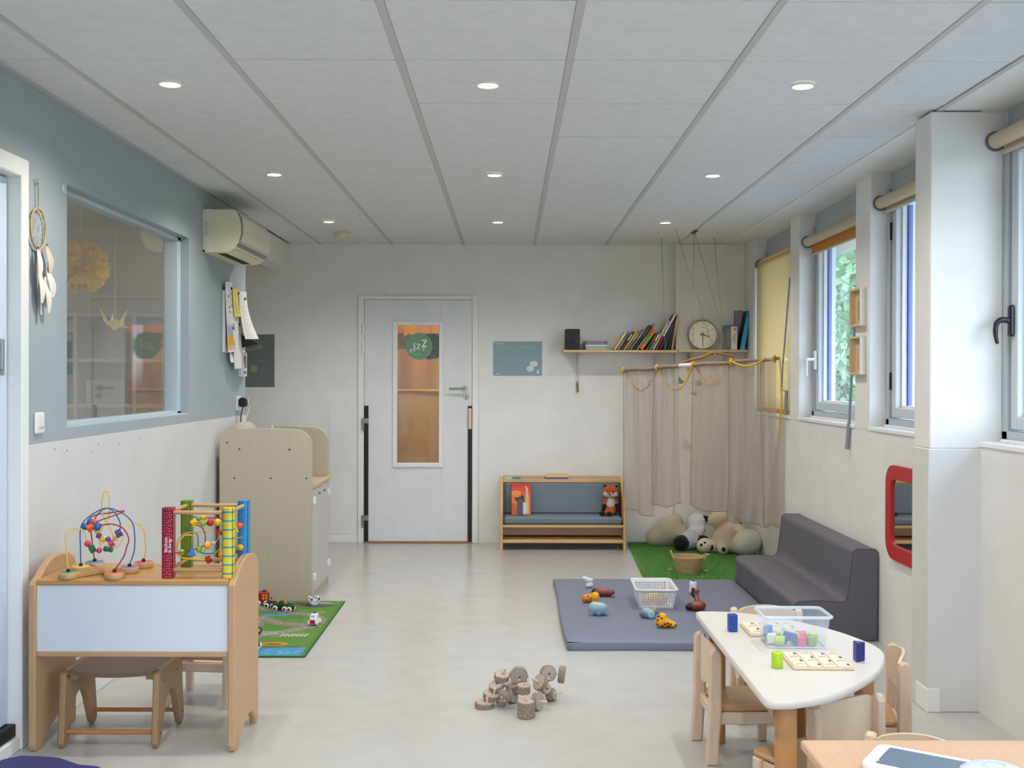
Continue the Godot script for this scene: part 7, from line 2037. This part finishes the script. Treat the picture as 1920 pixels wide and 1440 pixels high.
func build_tables():
	var TY := 0.482
	# half-round table
	var t = placed("half_round_table", "half-round white-topped table with thick pine legs", "table", P(0.98, 0, 3.6))
	var curve := []
	for q in [[0.80, 3.022], [0.94, 3.095], [1.115, 3.29], [1.215, 3.47], [1.252, 3.61], [1.225, 3.76], [1.155, 3.92], [1.02, 4.09], [0.90, 4.17], [0.80, 4.193]]: curve.append(Vector3(q[0], q[1], 0))
	var out := [Vector2(0.725, 3.06), Vector2(0.730, 3.035), Vector2(0.748, 3.020)]
	for p in through(curve, 5): out.append(Vector2(p.x, p.y))
	out.append_array([Vector2(0.748, 4.195), Vector2(0.730, 4.18), Vector2(0.725, 4.155)])
	var flat := Basis(Vector3.RIGHT, Vector3(0, 0, -1), Vector3.UP)
	part("top", prism(S(), out, 0.024, Transform3D(flat, Vector3(0, TY - 0.012, 0)), 0.004, true), mat("white table top", Color(0.85, 0.83, 0.795), 0.32), t)
	var leg_wood := wood("pine leg", Color(0.76, 0.55, 0.33), 1)
	for q in [[0.800, 3.095], [0.800, 4.11], [1.185, 3.575], [1.09, 4.045]]: part("leg", prism(S(), rounded(0.060, 0.060, 0.022, 4), TY - 0.024, Transform3D(flat, P(q[0], (TY - 0.024) / 2, q[1])), 0.003, true), leg_wood, t)
	var apr := S()
	span(apr, 0.768, 0.786, TY - 0.075, TY - 0.024, 3.12, 4.09, 0.002)
	part("apron", apr, wood("pine leg", Color(0.76, 0.55, 0.33), 2), t)
	# chairs
	child_chair("small beech chair at the straight side of the half-round table", P(0.868, 0, 4.0), 1.0, 0.03)
	child_chair("small beech chair at the far side of the half-round table", P(1.075, 0, 4.42), -0.12, -1.0)
	child_chair("small beech chair at the half-round table next to the white pillar", P(1.262, 0, 3.845), -0.98, 0.2)
	child_chair("small beech chair with its back to the camera at the half-round table", P(0.962, 0, 3.362), -0.5, 0.87)
	child_chair("small beech chair behind the magnetic board at the nearest table", P(1.045, 0, 2.775), -0.53, -0.85)
	child_chair("small chair half hidden behind the play desk", P(-1.30, 0, 4.66), 0.1, 1.0)

	# things on the table
	var Y := TY + 0.0005
	var blue := mat("blue block paint", Color(0.10, 0.28, 0.60), 0.4)
	var o = thing("toy_block", "upright blue block on the far left of the half-round table", "block", P(0.805, Y, 3.86), 0.15, "loose blocks on the table")
	part("block", box(S(), Vector3(0, 0.031, 0), Vector3(0.031, 0.062, 0.028), 0.003), blue, o)
	o = thing("toy_block", "navy triangular block on the right of the half-round table", "block", P(1.125, Y, 3.455), 0.5, "loose blocks on the table")
	part("block", prism(S(), [Vector2(-0.019, -0.011), Vector2(0.019, -0.011), Vector2(0.0, 0.021)], 0.062, Transform3D(flat, Vector3(0, 0.031, 0)), 0.002), mat("navy block paint", Color(0.07, 0.17, 0.46), 0.4), o)
	o = thing("toy_block", "lime green cylinder block at the front of the half-round table", "block", P(0.845, Y, 3.375), 0.0, "loose blocks on the table")
	part("block", lathe(S(), [Vector2(0, 0), Vector2(0.0165, 0), Vector2(0.018, 0.002), Vector2(0.018, 0.046), Vector2(0.0165, 0.048), Vector2(0, 0.048)], 24), mat("lime block paint", Color(0.66, 0.80, 0.14), 0.4), o)
	puzzle("pale wooden puzzle board at the front of the half-round table", P(0.985, Y, 3.435), -0.03)
	puzzle("pale wooden puzzle board behind the clear plastic box", P(0.945, Y, 3.865), 0.0)
	# clear plastic box with blocks
	var clear := mat("clear plastic", Color(0.86, 0.93, 1.0), 0.12, {"alpha": 0.22})
	var b = thing("clear_plastic_box", "clear plastic box of wooden blocks on the half-round table", "box", P(0.972, Y, 3.672), -0.01)
	var walls := S()
	var hw := Vector2(0.094, 0.062)
	var hw2 := Vector2(0.106, 0.074)
	var hh := 0.108
	for q in [[-1, 1, 1, 1], [1, 1, 1, -1], [1, -1, -1, -1], [-1, -1, -1, 1]]:
		var p := [Vector3(q[0] * hw.x, 0.002, q[1] * hw.y), Vector3(q[2] * hw.x, 0.002, q[3] * hw.y), Vector3(q[2] * hw2.x, hh, q[3] * hw2.y), Vector3(q[0] * hw2.x, hh, q[1] * hw2.y)]
		face(walls, p, Vector3(0, 0.05, 0))
	face(walls, [Vector3(-hw.x, 0.002, -hw.y), Vector3(hw.x, 0.002, -hw.y), Vector3(hw.x, 0.002, hw.y), Vector3(-hw.x, 0.002, hw.y)], Vector3(0, 0.05, 0))
	part("clear_walls", walls, clear, b)
	var rim := []
	for p in rounded(hw2.x * 2 + 0.016, hw2.y * 2 + 0.016, 0.02, 5): rim.append(Vector3(p.x, hh, p.y))
	part("rim", tube(S(), rim, 0.0055, 8, true), mat("milky plastic", Color(0.88, 0.93, 0.97), 0.2, {"alpha": 0.55}), b)
	part("bottom_edge", tube(S(), [Vector3(-hw.x, 0.004, hw.y), Vector3(hw.x, 0.004, hw.y), Vector3(hw.x, 0.004, -hw.y), Vector3(-hw.x, 0.004, -hw.y)], 0.0025, 6, true), mat("milky plastic", Color(0.88, 0.93, 0.97)), b)
	var lime := Color(0.72, 0.82, 0.24)
	for q in [["cyl", -0.055, 0.022, 0.035, lime, "lime cylinder lying at the front left inside the clear box"], ["cube", -0.072, 0.022, 0.0, Color(0.90, 0.92, 0.88), "white block at the left inside the clear box"], ["cube", -0.05, 0.022, -0.025, Color(0.62, 0.76, 0.20), "lime block at the back left inside the clear box"], ["arch", -0.015, 0.028, 0.02, Color(0.16, 0.34, 0.66), "blue arch block leaning inside the clear box"], ["cube", 0.018, 0.022, 0.038, Color(0.88, 0.36, 0.48), "pink block at the front inside the clear box"], ["cube", 0.052, 0.022, 0.036, Color(0.60, 0.66, 0.22), "olive block at the front right inside the clear box"], ["cube", 0.070, 0.022, -0.006, lime, "lime block at the right inside the clear box"], ["cube", 0.01, 0.022, -0.012, lime, "lime block in the middle inside the clear box"], ["cyl", 0.035, 0.022, -0.036, Color(0.88, 0.40, 0.50), "pink cylinder at the back inside the clear box"], ["cube", -0.075, 0.035, -0.044, Color(0.22, 0.46, 0.76), "blue block standing in the back left corner of the clear box"]]:
		var k = thing("toy_block", q[5], "block", b.position + Vector3(q[1], 0.004, q[3]), 0.3 * q[1] * 20, "blocks in the clear box")
		var m := mat("block %s" % q[4].to_html(), q[4], 0.45)
		if q[0] == "cyl": part("block", rod(S(), Vector3(-0.012, 0.0165, 0), Vector3(0.018, 0.0165, 0), 0.0165, 20), m, k)
		elif q[0] == "arch": part("block", prism(S(), [Vector2(-0.03, 0), Vector2(-0.014, 0), Vector2(-0.008, 0.014), Vector2(0.008, 0.014), Vector2(0.014, 0), Vector2(0.03, 0), Vector2(0.022, 0.036), Vector2(-0.018, 0.046)], 0.024, Transform3D(), 0.002), m, k)
		else: part("block", box(S(), Vector3(0, q[2] * 0.72, 0), Vector3(0.028, q[2] * 1.44, 0.026), 0.002), m, k)

	# nearest table with its things
	t = placed("rectangular_table", "pale wood table cut off at the picture's lower right corner", "table", P(1.2, 0, 2.3))
	part("top", span(S(), 0.735, 1.62, TY - 0.024, TY, 1.55, 2.70, 0.004), wood("beech top", Color(0.86, 0.71, 0.57), 2, 0.4), t)
	for q in [[0.80, 2.64], [1.55, 2.64], [0.80, 1.65], [1.55, 1.65]]: part("leg", prism(S(), rounded(0.060, 0.060, 0.022, 4), TY - 0.024, Transform3D(flat, P(q[0], (TY - 0.024) / 2, q[1])), 0.003, true), leg_wood, t)
	o = thing("magnetic_board", "white-framed magnetic drawing board with blue-grey screen", "drawing board", P(0.966, Y, 2.490), -0.60)
	part("case", prism(S(), rounded(0.255, 0.172, 0.026, 5), 0.016, Transform3D(flat, Vector3(0, 0.008, 0)), 0.004, true), mat("white plastic", Color(0.88, 0.885, 0.89)), o)
	part("screen", prism(S(), rounded(0.205, 0.124, 0.006, 3), 0.0016, Transform3D(flat, Vector3(0.008, 0.0162, 0))), mat("slate screen", Color(0.40, 0.48, 0.57), 0.35, {"tex": "fine", "scale": Vector3.ONE * 8.0}), o)
	part("stamp_peg", box(S(), Vector3(-0.102, 0.017, 0.045), Vector3(0.022, 0.006, 0.012), 0.002), mat("white plastic", Color(0.88, 0.885, 0.89)), o)
	o = thing("white_bowl", "pale upturned bowl at the picture's lower right corner", "bowl", P(1.095, Y + 0.0165, 2.415))
	part("shell", lathe(S(), [Vector2(0.074, 0), Vector2(0.073, 0.006), Vector2(0.056, 0.016), Vector2(0.03, 0.021), Vector2(0, 0.022)], 32), mat("pale blue white plastic", Color(0.82, 0.86, 0.93), 0.35), o)
	part("foot", lathe(S(), [Vector2(0.026, 0.0205), Vector2(0.026, 0.025), Vector2(0.022, 0.025), Vector2(0.022, 0.0215)], 24), mat("pale blue white plastic", Color(0.82, 0.86, 0.93)), o)


func puzzle(label: String, at: Vector3, turn: float):
	var o = thing("puzzle_board", label, "puzzle", at, turn, "puzzle boards on the table")
	var ply := wood("puzzle ply", Color(0.88, 0.80, 0.66), 0)
	part("board", box(S(), Vector3(0, 0.004, 0), Vector3(0.190, 0.008, 0.185), 0.002), ply, o)
	var slot := mat("puzzle print", Color(0.34, 0.26, 0.22), 0.7)
	var pale := mat("puzzle tile", Color(0.88, 0.84, 0.76), 0.6)
	for i in 4:
		for k in 4:
			var c := Vector3(-0.068 + 0.0453 * i, 0.0095, -0.066 + 0.044 * k)
			var p := part("puzzle_tile", box(S(), c, Vector3(0.041, 0.004, 0.039), 0.0015), pale, o)
			if (i + k) % 2 == 0: part("picture", box(S(), c + Vector3(0.014, 0.0021, 0.0), Vector3(0.008, 0.0006, 0.018)), slot, p)
			else: part("picture", tube(S(), [c + Vector3(-0.012, 0.0024, 0.006), c + Vector3(-0.002, 0.0024, -0.004), c + Vector3(0.008, 0.0024, -0.006), c + Vector3(0.013, 0.0024, 0.004)], 0.0009, 5), mat("puzzle outline", Color(0.58, 0.42, 0.38), 0.7), p)

# ------------------------------------------------------------------ right wall things

func build_small_wall_things():
	# red mirror
	var m = placed("red_mirror", "wall mirror with a rounded red frame behind the white pillar", "mirror", P(RIGHT, 0.48, 5.22))
	var onto := Basis(Vector3(0, 0, -1), Vector3.UP, Vector3.RIGHT)
	var fr := S()
	var a := rounded(0.66, 0.476, 0.10, 6)
	var b := rounded(0.52, 0.336, 0.045, 6)
	var n := a.size()
	var x0 := RIGHT - 0.022
	for i in n:
		var j := (i + 1) % n
		var q := func(v: Vector2, x: float) -> Vector3: return P(x, 0.715 + v.y, 5.215 + v.x)
		var mid: Vector3 = q.call((a[i] + b[i]) / 2, RIGHT - 0.01)
		face(fr, [q.call(a[i], x0), q.call(a[j], x0), q.call(b[j], x0), q.call(b[i], x0)], mid)
		face(fr, [q.call(a[i], x0), q.call(a[j], x0), q.call(a[j], RIGHT), q.call(a[i], RIGHT)], mid)
		face(fr, [q.call(b[i], x0), q.call(b[j], x0), q.call(b[j], RIGHT), q.call(b[i], RIGHT)], mid)
	part("frame", fr, mat("red frame", Color(0.72, 0.10, 0.12), 0.4), m)
	part("mirror_glass", prism(S(), rounded(0.53, 0.346, 0.05, 5), 0.004, Transform3D(onto, P(RIGHT - 0.008, 0.715, 5.215))), mat("mirror silver", Color(0.86, 0.87, 0.86), 0.03, {"metal": 1.0}), m)
	# shadow boxes on the pier
	for q in [[1.683, "upper small wooden wall box on the pier between the windows", Color(0.70, 0.58, 0.40)], [1.415, "lower small wooden wall box with an orange figure inside", Color(0.84, 0.62, 0.48)]]:
		var o = placed("wall_box", q[1], "frame", P(RIGHT, q[0], 6.0), "wooden wall boxes")
		var y: float = q[0]
		var xf := RIGHT - 0.036
		var s := S()
		span(s, xf, RIGHT, y, y + 0.012, 5.915, 6.10, 0.001); span(s, xf, RIGHT, y + 0.20, y + 0.212, 5.915, 6.10, 0.001)
		span(s, xf, RIGHT, y + 0.012, y + 0.20, 6.088, 6.10, 0.001)
		part("frame", s, wood("box pine", Color(0.88, 0.77, 0.60), 1), o)
		part("white_side", span(S(), xf - 0.001, RIGHT, y, y + 0.212, 5.908, 5.918, 0.001), plain(Color(0.90, 0.88, 0.84)), o)
		part("back", span(S(), RIGHT - 0.005, RIGHT, y + 0.012, y + 0.20, 5.92, 6.088), wood("box back", Color(0.86, 0.76, 0.60), 1), o)
		part("figure", box(S(), P(RIGHT - 0.010, y + 0.09, 6.0), Vector3(0.008, 0.11, 0.05), 0.003), plain(q[2]), o)
